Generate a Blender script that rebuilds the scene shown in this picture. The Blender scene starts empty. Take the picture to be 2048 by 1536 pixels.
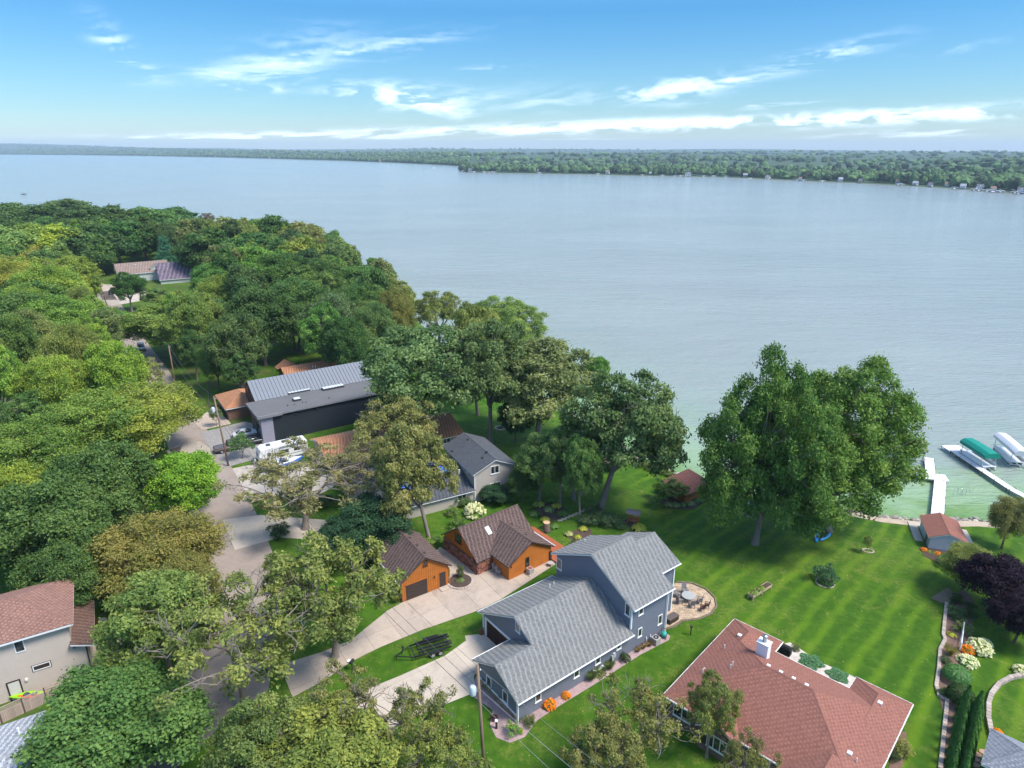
import bpy, bmesh, math, random
import numpy as np
from mathutils import Vector, Matrix
R = math.radians
random.seed(7); RNG = np.random.default_rng(7)
sc = bpy.context.scene
COL = sc.collection
# ------------------------------------------------------------------ camera
F, PIT, H = 1340.0, R(19.35), 52.0            # focal length in photo pixels (2048 wide), pitch, height above the yards
cam_d = bpy.data.cameras.new('camera'); cam = bpy.data.objects.new('camera', cam_d); COL.objects.link(cam)
cam.location = (0, 0, H); cam.rotation_euler = (R(90) - PIT, 0, 0)
cam_d.sensor_width = 36; cam_d.lens = 36 * F / 2048; cam_d.clip_start = 0.5; cam_d.clip_end = 900000
sc.camera = cam
# ------------------------------------------------------------------ light
SUN_AZ, SUN_EL = R(112), R(56)                # azimuth clockwise from +Y (straight ahead)
sun_d = bpy.data.lights.new('sun', 'SUN'); sun_d.energy = 2.1; sun_d.angle = R(18); sun_d.color = (1, .95, .87)
sun = bpy.data.objects.new('sun', sun_d); COL.objects.link(sun)
sd = Vector((math.sin(SUN_AZ) * math.cos(SUN_EL), math.cos(SUN_AZ) * math.cos(SUN_EL), math.sin(SUN_EL)))
sun.rotation_euler = sd.to_track_quat('Z', 'Y').to_euler()
sc.view_settings.view_transform = 'Standard'; sc.view_settings.look = 'None'
sc.view_settings.exposure = 1.42; sc.view_settings.gamma = 1.0
sc.cycles.max_bounces = 5; sc.cycles.diffuse_bounces = 3; sc.cycles.glossy_bounces = 2
sc.cycles.transmission_bounces = 3; sc.cycles.transparent_max_bounces = 4; sc.cycles.volume_bounces = 0
sc.cycles.use_denoising = True; sc.cycles.use_adaptive_sampling = True; sc.cycles.adaptive_threshold = .02
world = bpy.data.worlds.new('World'); sc.world = world; world.use_nodes = True
cS, sS = math.cos(PIT), math.sin(PIT)


def ray(px, py):
    x = (px - 1024) / F; y = (768 - py) / F
    return np.array([x, cS + y * sS, -sS + y * cS])


def build_world():
    nt = world.node_tree; N = nt.nodes; Lk = nt.links; N.clear()
    out = N.new('ShaderNodeOutputWorld'); bg = N.new('ShaderNodeBackground'); bg.inputs[1].default_value = 0.14
    sky = N.new('ShaderNodeTexSky'); sky.sky_type = 'NISHITA'; sky.sun_disc = False
    sky.sun_elevation = SUN_EL; sky.sun_rotation = SUN_AZ
    sky.air_density = 1.15; sky.dust_density = .35; sky.ozone_density = 2.2; sky.altitude = 300
    hs = N.new('ShaderNodeHueSaturation'); hs.inputs['Saturation'].default_value = 1.0; hs.inputs['Value'].default_value = 1.0
    Lk.new(sky.outputs[0], hs.inputs['Color'])
    # the air near the horizon is pale blue in the photograph, not yellow: tint by elevation
    tc = N.new('ShaderNodeTexCoord'); sep = N.new('ShaderNodeSeparateXYZ'); Lk.new(tc.outputs['Generated'], sep.inputs[0])
    rp = N.new('ShaderNodeValToRGB'); e = rp.color_ramp.elements; e.new(.5)
    e.new(.3); e.new(.6)
    for k, (p, c) in enumerate([(0., (.285, .35, .44)), (.05, (.21, .315, .405)), (.17, (.112, .275, .40)), (.34, (.50, .66, .80)), (.6, (1.0, .97, .93))]): e[k].position = p; e[k].color = (*c, 1)  # upper stops paler and neutral, added as soft fill light from overhead
    Lk.new(sep.outputs[2], rp.inputs[0])
    mu = N.new('ShaderNodeMix'); mu.data_type = 'RGBA'; mu.blend_type = 'MULTIPLY'; mu.inputs['Factor'].default_value = 1
    Lk.new(hs.outputs[0], mu.inputs['A']); Lk.new(rp.outputs[0], mu.inputs['B'])
    Lk.new(mu.outputs['Result'], bg.inputs[0]); Lk.new(bg.outputs[0], out.inputs[0])


build_world()

# ------------------------------------------------------------------ terrain and pixel helpers
SHORE = [(900, 20), (300, 66), (140, 82), (78, 89), (71, 90.8), (63.4, 90.3), (57, 91.4), (52, 94), (45, 96.5), (38, 99.5), (32.6, 103.6), (28.4, 106.6), (24, 110.5),
         (17, 128), (9, 140), (-2, 152), (-16, 180), (-32, 220), (-52, 265), (-75, 310), (-108, 352), (-170, 392), (-260, 424), (-400, 455), (-800, 560), (-3000, 900)]
_S = np.array(SHORE, float)


def shore_dist(x, y):
    """signed distance to the waterline, positive on land (numpy arrays)"""
    x = np.asarray(x, float); y = np.asarray(y, float)
    best = np.full(x.shape, 1e9); sign = np.ones(x.shape)
    for a, b in zip(_S[:-1], _S[1:]):
        e = b - a; l2 = e @ e
        t = np.clip(((x - a[0]) * e[0] + (y - a[1]) * e[1]) / l2, 0, 1)
        dx, dy = x - a[0] - t * e[0], y - a[1] - t * e[1]; d = np.hypot(dx, dy)
        s = np.sign(e[0] * dy - e[1] * dx)
        u = d < best; best = np.where(u, d, best); sign = np.where(u, s, sign)
    return best * sign


WATER = -2.2


def gz(x, y):
    d = shore_dist(x, y)
    t = np.clip((d - 1.6) / 26, 0, 1); land = -1.3 + 1.3 * (t * t * (3 - 2 * t))
    bank = -2.7 + 1.4 * np.clip(d / 1.6, 0, 1)
    return np.where(d > 1.6, land, np.where(d > 0, bank, -2.7 - np.clip(-d / 14, 0, 1) * 4))


def P(px, py, z=0.0):
    d = ray(px, py); t = (z - H) / d[2]; return np.array([0, 0, H]) + t * d


def G(px, py, dz=0.0):
    z = 0.0
    for _ in range(12):
        p = P(px, py, z + dz); z = .5 * z + .5 * float(gz(p[0], p[1]))
    return np.array([p[0], p[1], z])


def zon(py, X):
    k = (768 - py) / F; return X[1] * (k * cS - sS) / (cS + k * sS) + H


def depth(X):
    return X[1] * cS - (X[2] - H) * sS


class Fr:
    """local frame of a building: u along, v to the right of u; mesh coordinates are (u, -v, z)"""
    def __init__(s, A, ang):
        s.A = np.array([A[0], A[1], A[2] if len(A) > 2 else 0.]); s.ang = R(ang)
        s.u = np.array([math.cos(s.ang), math.sin(s.ang), 0]); s.v = np.array([s.u[1], -s.u[0], 0])

    def l(s, p): d = np.array(p) - s.A; return (float(d @ s.u), float(d @ s.v), float(d[2]))
    def pl(s, px, py, pt, n):
        d = ray(px, py); o = np.array([0, 0, H]); t = np.dot(pt - o, n) / np.dot(d, n); return s.l(o + t * d)
    def U(s, px, py, u): return s.pl(px, py, s.A + s.u * u, s.u)
    def V(s, px, py, v): return s.pl(px, py, s.A + s.v * v, s.v)
    def Z(s, px, py, z): return s.l(P(px, py, z))


# ------------------------------------------------------------------ materials
MATS = {}


def nodes_mat(name):
    m = bpy.data.materials.new(name); m.use_nodes = True; nt = m.node_tree
    b = nt.nodes['Principled BSDF']; return m, nt, b


def _n(nt, t, **kw):
    n = nt.nodes.new(t)
    for k, v in kw.items():
        if k.startswith('_'): setattr(n, k[1:], v)
        else: n.inputs[k].default_value = v
    return n


def mat(name, col, rough=.7, var=.12, scale=3.0, bump=0.0, bscale=None, metal=0.0, spec=.4, attr=None, attr_amt=.5, stretch=(1, 1, 1), coord='Object', grime=0.0):
    """procedural surface: base colour with two scales of noise, optional per-piece variation from a mesh attribute, optional relief"""
    if name in MATS: return MATS[name]
    m, nt, b = nodes_mat(name); lk = nt.links
    b.inputs['Roughness'].default_value = rough; b.inputs['Metallic'].default_value = metal; b.inputs['Specular IOR Level'].default_value = spec
    tc = _n(nt, 'ShaderNodeTexCoord'); mp = _n(nt, 'ShaderNodeMapping', Scale=stretch); lk.new(tc.outputs[coord], mp.inputs[0])
    n1 = _n(nt, 'ShaderNodeTexNoise', Scale=scale, Detail=6, Roughness=.6); lk.new(mp.outputs[0], n1.inputs['Vector'])
    n2 = _n(nt, 'ShaderNodeTexNoise', Scale=scale * .13, Detail=4, Roughness=.6); lk.new(mp.outputs[0], n2.inputs['Vector'])
    ad = _n(nt, 'ShaderNodeMath', _operation='ADD'); lk.new(n1.outputs[0], ad.inputs[0]); lk.new(n2.outputs[0], ad.inputs[1])
    mr = _n(nt, 'ShaderNodeMapRange', **{'From Min': .6, 'From Max': 1.4, 'To Min': 1 - var, 'To Max': 1 + var}); lk.new(ad.outputs[0], mr.inputs[0])
    fac = mr.outputs[0]
    if attr:
        a = _n(nt, 'ShaderNodeAttribute', _attribute_name=attr)
        r2 = _n(nt, 'ShaderNodeMapRange', **{'To Min': 1 - attr_amt, 'To Max': 1 + attr_amt}); lk.new(a.outputs['Fac'], r2.inputs[0])
        mu = _n(nt, 'ShaderNodeMath', _operation='MULTIPLY'); lk.new(fac, mu.inputs[0]); lk.new(r2.outputs[0], mu.inputs[1]); fac = mu.outputs[0]
    if grime:
        g1 = _n(nt, 'ShaderNodeTexNoise', Scale=.35, Detail=5, Roughness=.7, Distortion=.6); lk.new(tc.outputs[coord], g1.inputs['Vector'])
        g2 = _n(nt, 'ShaderNodeMapRange', **{'From Min': .5, 'From Max': .75, 'To Min': 1, 'To Max': 1 - grime}); lk.new(g1.outputs[0], g2.inputs[0])
        mu = _n(nt, 'ShaderNodeMath', _operation='MULTIPLY'); lk.new(fac, mu.inputs[0]); lk.new(g2.outputs[0], mu.inputs[1]); fac = mu.outputs[0]
    vm = _n(nt, 'ShaderNodeVectorMath', _operation='SCALE')
    oi = _n(nt, 'ShaderNodeObjectInfo'); oc = _n(nt, 'ShaderNodeVectorMath', _operation='MULTIPLY'); lk.new(oi.outputs['Color'], oc.inputs[0])
    oc.inputs[1].default_value = col; lk.new(oc.outputs[0], vm.inputs[0])
    lk.new(fac, vm.inputs['Scale']); lk.new(vm.outputs[0], b.inputs['Base Color'])
    if bump:
        bn = _n(nt, 'ShaderNodeTexNoise', Scale=bscale or scale * 3, Detail=5); lk.new(mp.outputs[0], bn.inputs['Vector'])
        bp = _n(nt, 'ShaderNodeBump', Strength=.8, Distance=bump); lk.new(bn.outputs[0], bp.inputs['Height']); lk.new(bp.outputs[0], b.inputs['Normal'])
    MATS[name] = m; return m


def siding_mat(name, col, board=.13, vertical=False, rough=.6, depth_=.012, var=.06):
    """lapped boards too fine to pick apart from the drone: relief from a saw wave in object z (or along the wall)"""
    if name in MATS: return MATS[name]
    m = mat(name, col, rough, var, 1.4); nt = m.node_tree; lk = nt.links; b = nt.nodes['Principled BSDF']
    tc = _n(nt, 'ShaderNodeTexCoord'); sp = _n(nt, 'ShaderNodeSeparateXYZ'); lk.new(tc.outputs['Object'], sp.inputs[0])
    src = sp.outputs[2]
    if vertical:
        a = _n(nt, 'ShaderNodeMath', _operation='ADD'); lk.new(sp.outputs[0], a.inputs[0]); lk.new(sp.outputs[1], a.inputs[1]); src = a.outputs[0]
    d = _n(nt, 'ShaderNodeMath', _operation='DIVIDE'); lk.new(src, d.inputs[0]); d.inputs[1].default_value = board
    f = _n(nt, 'ShaderNodeMath', _operation='FRACT'); lk.new(d.outputs[0], f.inputs[0])
    bp = _n(nt, 'ShaderNodeBump', Strength=.7, Distance=depth_); bp.invert = True; lk.new(f.outputs[0], bp.inputs['Height']); lk.new(bp.outputs[0], b.inputs['Normal'])
    return m


def leaf_mat(name, trans=.42, amt=.45, hue=.03):
    if name in MATS: return MATS[name]
    m = bpy.data.materials.new(name); m.use_nodes = True; nt = m.node_tree; lk = nt.links; nt.nodes.clear()
    o = _n(nt, 'ShaderNodeOutputMaterial'); oi = _n(nt, 'ShaderNodeObjectInfo'); at = _n(nt, 'ShaderNodeAttribute', _attribute_name='var')
    hs = _n(nt, 'ShaderNodeHueSaturation')
    r1 = _n(nt, 'ShaderNodeMapRange', **{'To Min': 1.42 * (1 - amt), 'To Max': 1.42 * (1 + amt)}); lk.new(at.outputs['Fac'], r1.inputs[0]); lk.new(r1.outputs[0], hs.inputs['Value'])
    r2 = _n(nt, 'ShaderNodeMapRange', **{'To Min': .488 + hue, 'To Max': .488 - hue}); lk.new(at.outputs['Fac'], r2.inputs[0]); lk.new(r2.outputs[0], hs.inputs['Hue'])
    lk.new(oi.outputs['Color'], hs.inputs['Color'])
    d = _n(nt, 'ShaderNodeBsdfDiffuse'); t = _n(nt, 'ShaderNodeBsdfTranslucent'); g = _n(nt, 'ShaderNodeBsdfGlossy', Roughness=.6)
    g.inputs['Color'].default_value = (.9, .95, .9, 1)
    mx = _n(nt, 'ShaderNodeMixShader', Fac=trans); m2 = _n(nt, 'ShaderNodeMixShader', Fac=.012)
    lk.new(hs.outputs[0], d.inputs[0]); lk.new(hs.outputs[0], t.inputs[0])
    lk.new(d.outputs[0], mx.inputs[1]); lk.new(t.outputs[0], mx.inputs[2]); lk.new(mx.outputs[0], m2.inputs[1]); lk.new(g.outputs[0], m2.inputs[2]); lk.new(m2.outputs[0], o.inputs[0])
    MATS[name] = m; return m


def glass_mat():
    if 'glass' in MATS: return MATS['glass']
    m, nt, b = nodes_mat('glass'); b.inputs['Base Color'].default_value = (.03, .04, .045, 1); b.inputs['Roughness'].default_value = .06; b.inputs['Specular IOR Level'].default_value = .8
    tc = _n(nt, 'ShaderNodeTexCoord'); n = _n(nt, 'ShaderNodeTexNoise', Scale=2.5, Detail=2); nt.links.new(tc.outputs['Object'], n.inputs['Vector'])
    r = _n(nt, 'ShaderNodeValToRGB'); r.color_ramp.elements[0].color = (.012, .016, .018, 1); r.color_ramp.elements[1].color = (.09, .10, .10, 1)
    r.color_ramp.elements[0].position = .4; r.color_ramp.elements[1].position = .75
    nt.links.new(n.outputs[0], r.inputs[0]); nt.links.new(r.outputs[0], b.inputs['Base Color']); MATS['glass'] = m; return m


# ------------------------------------------------------------------ mesh building
class MB:
    def __init__(s): s.v = []; s.f = []; s.mi = []; s.cur = 0

    def add(s, vs, fs):
        o = len(s.v); s.v += [tuple(map(float, p)) for p in vs]; s.f += [tuple(i + o for i in q) for q in fs]; s.mi += [s.cur] * len(fs); return s

    def box(s, c, d, rz=0., rx=0., ry=0.):
        M = Matrix.Rotation(rz, 3, 'Z') @ Matrix.Rotation(ry, 3, 'Y') @ Matrix.Rotation(rx, 3, 'X'); c = Vector(c)
        vs = [c + M @ Vector((sx * d[0] / 2, sy * d[1] / 2, sz * d[2] / 2)) for sx in (-1, 1) for sy in (-1, 1) for sz in (-1, 1)]
        return s.add(vs, [(0, 1, 3, 2), (4, 6, 7, 5), (0, 4, 5, 1), (2, 3, 7, 6), (0, 2, 6, 4), (1, 5, 7, 3)])

    def bx(s, x0, x1, y0, y1, z0, z1): return s.box(((x0 + x1) / 2, (y0 + y1) / 2, (z0 + z1) / 2), (abs(x1 - x0), abs(y1 - y0), abs(z1 - z0)))

    def prism(s, poly, off):
        """closed solid between a 3D polygon and the same polygon moved by off"""
        n = len(poly); off = Vector(off); vs = [Vector(p) for p in poly] + [Vector(p) + off for p in poly]
        return s.add(vs, [tuple(range(n))[::-1], tuple(range(n, 2 * n))] + [(i, (i + 1) % n, n + (i + 1) % n, n + i) for i in range(n)])

    def bar(s, a, b, r=.05, n=6, r2=None):
        return s.tube([a, b], [r, r if r2 is None else r2], n)

    def tube(s, pts, rad, n=6, cap=True):
        pts = [Vector(p) for p in pts]; rad = rad if hasattr(rad, '__len__') else [rad] * len(pts); rings = []; vs = []
        for i, p in enumerate(pts):
            t = (pts[min(i + 1, len(pts) - 1)] - pts[max(i - 1, 0)]).normalized()
            a = t.cross(Vector((0, 0, 1))) if abs(t.z) < .95 else t.cross(Vector((1, 0, 0))); a.normalize(); b = t.cross(a)
            rings.append(len(vs)); vs += [p + (a * math.cos(2 * math.pi * k / n) + b * math.sin(2 * math.pi * k / n)) * rad[i] for k in range(n)]
        fs = []
        for i in range(len(pts) - 1):
            for k in range(n): fs.append((i * n + k, i * n + (k + 1) % n, (i + 1) * n + (k + 1) % n, (i + 1) * n + k))
        if cap: fs += [tuple(range(n))[::-1], tuple(range((len(pts) - 1) * n, len(pts) * n))]
        return s.add(vs, fs)

    def lathe(s, prof, c=(0, 0, 0), n=12, sy=1.0):
        vs = []; fs = []; m = len(prof)
        for k in range(n):
            a = 2 * math.pi * k / n; vs += [(c[0] + r * math.cos(a), c[1] + sy * r * math.sin(a), c[2] + z) for r, z in prof]
        for k in range(n):
            for j in range(m - 1): fs.append((k * m + j, ((k + 1) % n) * m + j, ((k + 1) % n) * m + j + 1, k * m + j + 1))
        return s.add(vs, fs)

    def loft(s, secs, cap=True):
        n = len(secs[0]); vs = [p for q in secs for p in q]; fs = []
        for i in range(len(secs) - 1):
            for k in range(n): fs.append((i * n + k, i * n + (k + 1) % n, (i + 1) * n + (k + 1) % n, (i + 1) * n + k))
        if cap: fs += [tuple(range(n))[::-1], tuple(range((len(secs) - 1) * n, len(secs) * n))]
        return s.add(vs, fs)

    def build(s, name, mats, parent=None, smooth=False, bevel=0.0):
        me = bpy.data.meshes.new(name); me.from_pydata(s.v, [], s.f)
        for m in (mats if isinstance(mats, (list, tuple)) else [mats]): me.materials.append(m)
        if any(s.mi): me.polygons.foreach_set('material_index', s.mi)
        if smooth: me.polygons.foreach_set('use_smooth', [True] * len(me.polygons))
        me.update(); o = bpy.data.objects.new(name, me); COL.objects.link(o)
        if parent is not None: o.parent = parent
        if bevel:
            b = o.modifiers.new('bevel', 'BEVEL'); b.width = bevel; b.segments = 2
        return o


def tag(o, label=None, cat=None, group=None, kind=None):
    if label: o['label'] = label
    if cat: o['category'] = cat
    if group: o['group'] = group
    if kind: o['kind'] = kind
    return o


def thing(name, label, cat, loc=(0, 0, 0), rz=0., group=None):
    o = bpy.data.objects.new(name, None); COL.objects.link(o); o.location = [float(c) for c in loc]; o.rotation_euler = (0, 0, rz); o.empty_display_size = .2
    return tag(o, label, cat, group)


def copy_tree(o, parent=None):
    c = o.copy(); COL.objects.link(c); c.parent = parent
    for ch in list(o.children): copy_tree(ch, c)
    return c


def fattr(o, name, vals):
    a = o.data.attributes.new(name, 'FLOAT', 'FACE'); a.data.foreach_set('value', np.asarray(vals, np.float32))


def clip_cell(poly, x0, x1, y0, y1):
    def cl(pts, f, inter):
        out = []
        for i in range(len(pts)):
            a, b = pts[i - 1], pts[i]
            if f(b):
                if not f(a): out.append(inter(a, b))
                out.append(b)
            elif f(a): out.append(inter(a, b))
        return out
    def ix(x): return lambda a, b: (x, a[1] + (b[1] - a[1]) * (x - a[0]) / (b[0] - a[0]))
    def iy(y): return lambda a, b: (a[0] + (b[0] - a[0]) * (y - a[1]) / (b[1] - a[1]), y)
    for f, i in ((lambda p: p[0] >= x0, ix(x0)), (lambda p: p[0] <= x1, ix(x1)), (lambda p: p[1] >= y0, iy(y0)), (lambda p: p[1] <= y1, iy(y1))):
        poly = cl(poly, f, i)
        if len(poly) < 3: return []
    return poly


def area2(p): return abs(sum(p[i - 1][0] * p[i][1] - p[i][0] * p[i - 1][1] for i in range(len(p)))) / 2


def sheet(name, pts, m, z=.02, thick=.05, kind='structure', label=None, cat=None, parent=None):
    """flat slab following a polygon of ground points (x, y) on the flat inland ground"""
    mb = MB(); mb.prism([(p[0], p[1], z - thick) for p in pts], (0, 0, thick)); o = mb.build(name, m, parent)
    if parent is None: tag(o, label, cat, None, kind)
    return o


def slabs(name, poly_px, fr, sx, sy, m, ox=0., oy=0., gap=.025, z=.05, thick=.09, joint=None, piece='slab'):
    """paving of single slabs with recessed joints; the polygon is in photo pixels on the ground; slabs are parts of the paving"""
    root = tag(thing(name, None, None, fr.A, fr.ang), kind='structure')
    loc = [fr.l(P(*p))[:2] for p in poly_px]; loc = [(a, -b) for a, b in loc]
    mb = MB(); mb.prism([(a, b, z - thick - .02) for a, b in loc], (0, 0, thick)); mb.build('joint_bed', joint or mat('joint_dirt', (.16, .13, .10)), root)
    xs = [a for a, b in loc]; ys = [b for a, b in loc]
    i = math.floor((min(xs) - ox) / sx)
    while ox + i * sx < max(xs):
        j = math.floor((min(ys) - oy) / sy)
        while oy + j * sy < max(ys):
            c = clip_cell(loc, ox + i * sx + gap / 2, ox + (i + 1) * sx - gap / 2, oy + j * sy + gap / 2, oy + (j + 1) * sy - gap / 2)
            if len(c) >= 3 and area2(c) > .05:
                dz = random.uniform(-.006, .006); q = MB(); q.prism([(a, b, z - thick + dz) for a, b in c], (0, 0, thick))
                o = q.build(piece, m, root); k = random.uniform(.93, 1.06); o.color = (k, k, k, 1)
            j += 1
        i += 1
    return root
# ================================================================== THE SETTING
def grid_mesh(name, xs, ys, zf, m, smooth=True):
    X, Y = np.meshgrid(xs, ys); Z = zf(X, Y); nx, ny = len(xs), len(ys)
    v = np.stack([X.ravel(), Y.ravel(), Z.ravel()], 1)
    i = np.arange(ny - 1)[:, None] * nx + np.arange(nx - 1)[None]; i = i.ravel()
    f = np.stack([i, i + 1, i + nx + 1, i + nx], 1)
    me = bpy.data.meshes.new(name); me.from_pydata(v.tolist(), [], f.tolist()); me.materials.append(m)
    if smooth: me.polygons.foreach_set('use_smooth', [True] * len(me.polygons))
    o = bpy.data.objects.new(name, me); COL.objects.link(o); return o


def grass_mat():
    m, nt, b = nodes_mat('lawn_grass'); lk = nt.links; b.inputs['Roughness'].default_value = .85; b.inputs['Specular IOR Level'].default_value = .15
    g = _n(nt, 'ShaderNodeNewGeometry')

    def noise(s, d=5, r=.6, dist=0.): 
        n = _n(nt, 'ShaderNodeTexNoise', Scale=s, Detail=d, Roughness=r, Distortion=dist); lk.new(g.outputs['Position'], n.inputs['Vector']); return n.outputs[0]

    def ramp(src, stops):
        r = _n(nt, 'ShaderNodeValToRGB'); e = r.color_ramp.elements
        while len(e) < len(stops): e.new(.5)
        for k, (p, c) in enumerate(stops): e[k].position = p; e[k].color = (*c, 1)
        lk.new(src, r.inputs[0]); return r.outputs[0]

    def mix(f, a, bb, mode='MIX'):
        x = _n(nt, 'ShaderNodeMix', _data_type='RGBA', _blend_type=mode)
        if isinstance(f, (int, float)): x.inputs['Factor'].default_value = f
        else: lk.new(f, x.inputs['Factor'])
        for s_, v in (('A', a), ('B', bb)):
            if isinstance(v, tuple): x.inputs[s_].default_value = (*v, 1)
            else: lk.new(v, x.inputs[s_])
        return x.outputs['Result']

    def mth(op, a, b_=0., clamp=False):
        x = _n(nt, 'ShaderNodeMath', _operation=op, _use_clamp=clamp)
        for i_, v in enumerate((a, b_)):
            if isinstance(v, (int, float)): x.inputs[i_].default_value = v
            else: lk.new(v, x.inputs[i_])
        return x.outputs[0]
    fine = noise(9, 3, .7); mid = noise(.9, 3, .6); big = noise(.06, 2, .55)
    c = ramp(mid, [(.3, (.030, .088, .004)), (.52, (.050, .124, .006)), (.72, (.088, .162, .012))])
    c = mix(mth('MULTIPLY', ramp(fine, [(.3, (0, 0, 0)), (.75, (1, 1, 1))]), .5), c, (.028, .078, .004))
    # mown stripes on the lake lawn: the blades lie in two directions and look lighter and darker
    sp = _n(nt, 'ShaderNodeSeparateXYZ'); lk.new(g.outputs['Position'], sp.inputs[0])
    ca, sa = math.cos(R(46)), math.sin(R(46))
    w = mth('ADD', mth('MULTIPLY', sp.outputs[0], -sa), mth('MULTIPLY', sp.outputs[1], ca))
    w = mth('ADD', w, mth('MULTIPLY', noise(.12, 1), 1.6)); st = mth('ADD', mth('MULTIPLY', mth('SINE', mth('MULTIPLY', w, 2 * math.pi / 2.3)), .8), mth('MULTIPLY', mth('SINE', mth('MULTIPLY', w, 2 * math.pi / 6.1)), .3))
    msk = mth('MULTIPLY', mth('SUBTRACT', sp.outputs[0], 16., False), .10, True)
    st = mth('MULTIPLY', mth('MULTIPLY', st, msk), mth('MULTIPLY', noise(.10, 2), .78))
    c = mix(mth('MULTIPLY', mth('ADD', st, .0), 1.0, True), c, (.150, .245, .008))
    c = mix(mth('MULTIPLY', mth('MULTIPLY', st, -1.), .8, True), c, (.024, .074, .004))
    # thin dry patches
    dry = mth('MULTIPLY', mth('SUBTRACT', mth('ADD', mth('MULTIPLY', noise(.33, 4, .75, 1.0), .62), mth('MULTIPLY', big, .42)), .50), 5., True)
    dry = mth('MULTIPLY', dry, mth('ADD', mth('MULTIPLY', ramp(noise(3.2, 2, .7), [(.45, (0, 0, 0)), (.62, (1, 1, 1))]), .7), .12))
    c = mix(mth('MULTIPLY', dry, .85, True), c, (.33, .27, .075))
    c = mix(mth('MULTIPLY', mth('SUBTRACT', big, .42), 1.6, True), c, (.062, .150, .006))
    # bare soil and leaf litter well inland under the trees on the far side of the street
    lit = mth('MULTIPLY', mth('MULTIPLY', mth('SUBTRACT', -30., sp.outputs[0]), .03, True), mth('MULTIPLY', mth('SUBTRACT', noise(.22, 3, .6), .46), 6., True))
    c = mix(mth('MULTIPLY', lit, .7), c, (.085, .066, .035))
    lk.new(c, b.inputs['Base Color'])
    bp = _n(nt, 'ShaderNodeBump', Strength=.9, Distance=.06); lk.new(noise(14, 2, .7), bp.inputs['Height']); lk.new(bp.outputs[0], b.inputs['Normal'])
    MATS['grass'] = m; return m


def spaced(lo, hi, core_lo, core_hi, step, grow=1.22):
    core = list(np.arange(core_lo, core_hi, step)); a = []; x = core_lo; s = step
    while x > lo: s *= grow; x -= s; a.append(x)
    b = []; x = core[-1]; s = step
    while x < hi: s *= grow; x += s; b.append(x)
    return np.array(a[::-1] + core + b)


GX = spaced(-12000, 12000, -130, 150, 1.6); GY = spaced(-2000, 13500, -10, 210, 1.6)
ground = grid_mesh('ground', GX, GY, lambda X, Y: gz(X, Y) + np.where(Y > 2500, -5, 0), grass_mat()); tag(ground, 'mown green lawns and yards sloping to the lake', 'ground', None, 'structure')


def water_mat():
    m, nt, b = nodes_mat('lake_water'); lk = nt.links
    g = _n(nt, 'ShaderNodeNewGeometry'); at = _n(nt, 'ShaderNodeAttribute', _attribute_name='near')

    def noise(s, d, stretch=(1, 1, 1), rot=0., r=.55, dist=0.):
        mp = _n(nt, 'ShaderNodeMapping', Scale=stretch, Rotation=(0, 0, rot)); lk.new(g.outputs['Position'], mp.inputs[0])
        n = _n(nt, 'ShaderNodeTexNoise', Scale=s, Detail=d, Roughness=r, Distortion=dist); lk.new(mp.outputs[0], n.inputs['Vector']); return n.outputs[0]
    # algae: milky green in the shallows, grey blue farther out
    al = _n(nt, 'ShaderNodeMath', _operation='MULTIPLY_ADD'); lk.new(noise(.09, 3, (1, 1, 1), 0, .6, .8), al.inputs[0]); al.inputs[1].default_value = .7; al.inputs[2].default_value = -.35
    ad = _n(nt, 'ShaderNodeMath', _operation='ADD', _use_clamp=True); lk.new(al.outputs[0], ad.inputs[0]); lk.new(at.outputs['Fac'], ad.inputs[1])
    r = _n(nt, 'ShaderNodeValToRGB'); e = r.color_ramp.elements; e.new(.45); e.new(.75)
    for k, (p, c) in enumerate([(.0, (.255, .275, .245)), (.35, (.245, .295, .24)), (.70, (.23, .33, .17)), (1., (.125, .22, .05))]): e[k].position = p; e[k].color = (*c, 1)
    lk.new(ad.outputs[0], r.inputs[0])
    pt = _n(nt, 'ShaderNodeMapRange', **{'From Min': .3, 'From Max': .7, 'To Min': .90, 'To Max': 1.08}); lk.new(noise(.006, 4, (1, 2.6, 1), R(8), .6), pt.inputs[0])
    sc_ = _n(nt, 'ShaderNodeVectorMath', _operation='SCALE'); lk.new(r.outputs[0], sc_.inputs[0]); lk.new(pt.outputs[0], sc_.inputs['Scale']); lk.new(sc_.outputs[0], b.inputs['Base Color'])
    b.inputs['Roughness'].default_value = .16; b.inputs['IOR'].default_value = 1.33; b.inputs['Specular IOR Level'].default_value = .5
    n1 = noise(.9, 2, (.42, 1.5, 1), R(9)); n2 = noise(.16, 2, (.35, 1.2, 1), R(14))
    s = _n(nt, 'ShaderNodeMath', _operation='MULTIPLY_ADD'); lk.new(n2, s.inputs[0]); s.inputs[1].default_value = 1.8; lk.new(n1, s.inputs[2])
    bp = _n(nt, 'ShaderNodeBump', Strength=1., Distance=.42); lk.new(s.outputs[0], bp.inputs['Height']); lk.new(bp.outputs[0], b.inputs['Normal'])
    return m


WX = spaced(-11000, 11000, -60, 140, 3.0, 1.3); WY = spaced(-200, 12000, 60, 220, 3.0, 1.3)
lake = grid_mesh('lake_water', WX, WY, lambda X, Y: np.full(X.shape, WATER), water_mat()); tag(lake, 'wide pale lake with fine ripples, green near the shore', 'lake', None, 'structure')
vx = np.empty(len(lake.data.vertices) * 3); lake.data.vertices.foreach_get('co', vx); vx = vx.reshape(-1, 3)
dn = -shore_dist(vx[:, 0], vx[:, 1]); near = np.exp(-np.clip(dn, 0, None) / 22) * np.clip((vx[:, 0] + 40) / 60, .2, 1)
a_ = lake.data.attributes.new('near', 'FLOAT', 'POINT'); a_.data.foreach_set('value', near.astype(np.float32))

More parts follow.
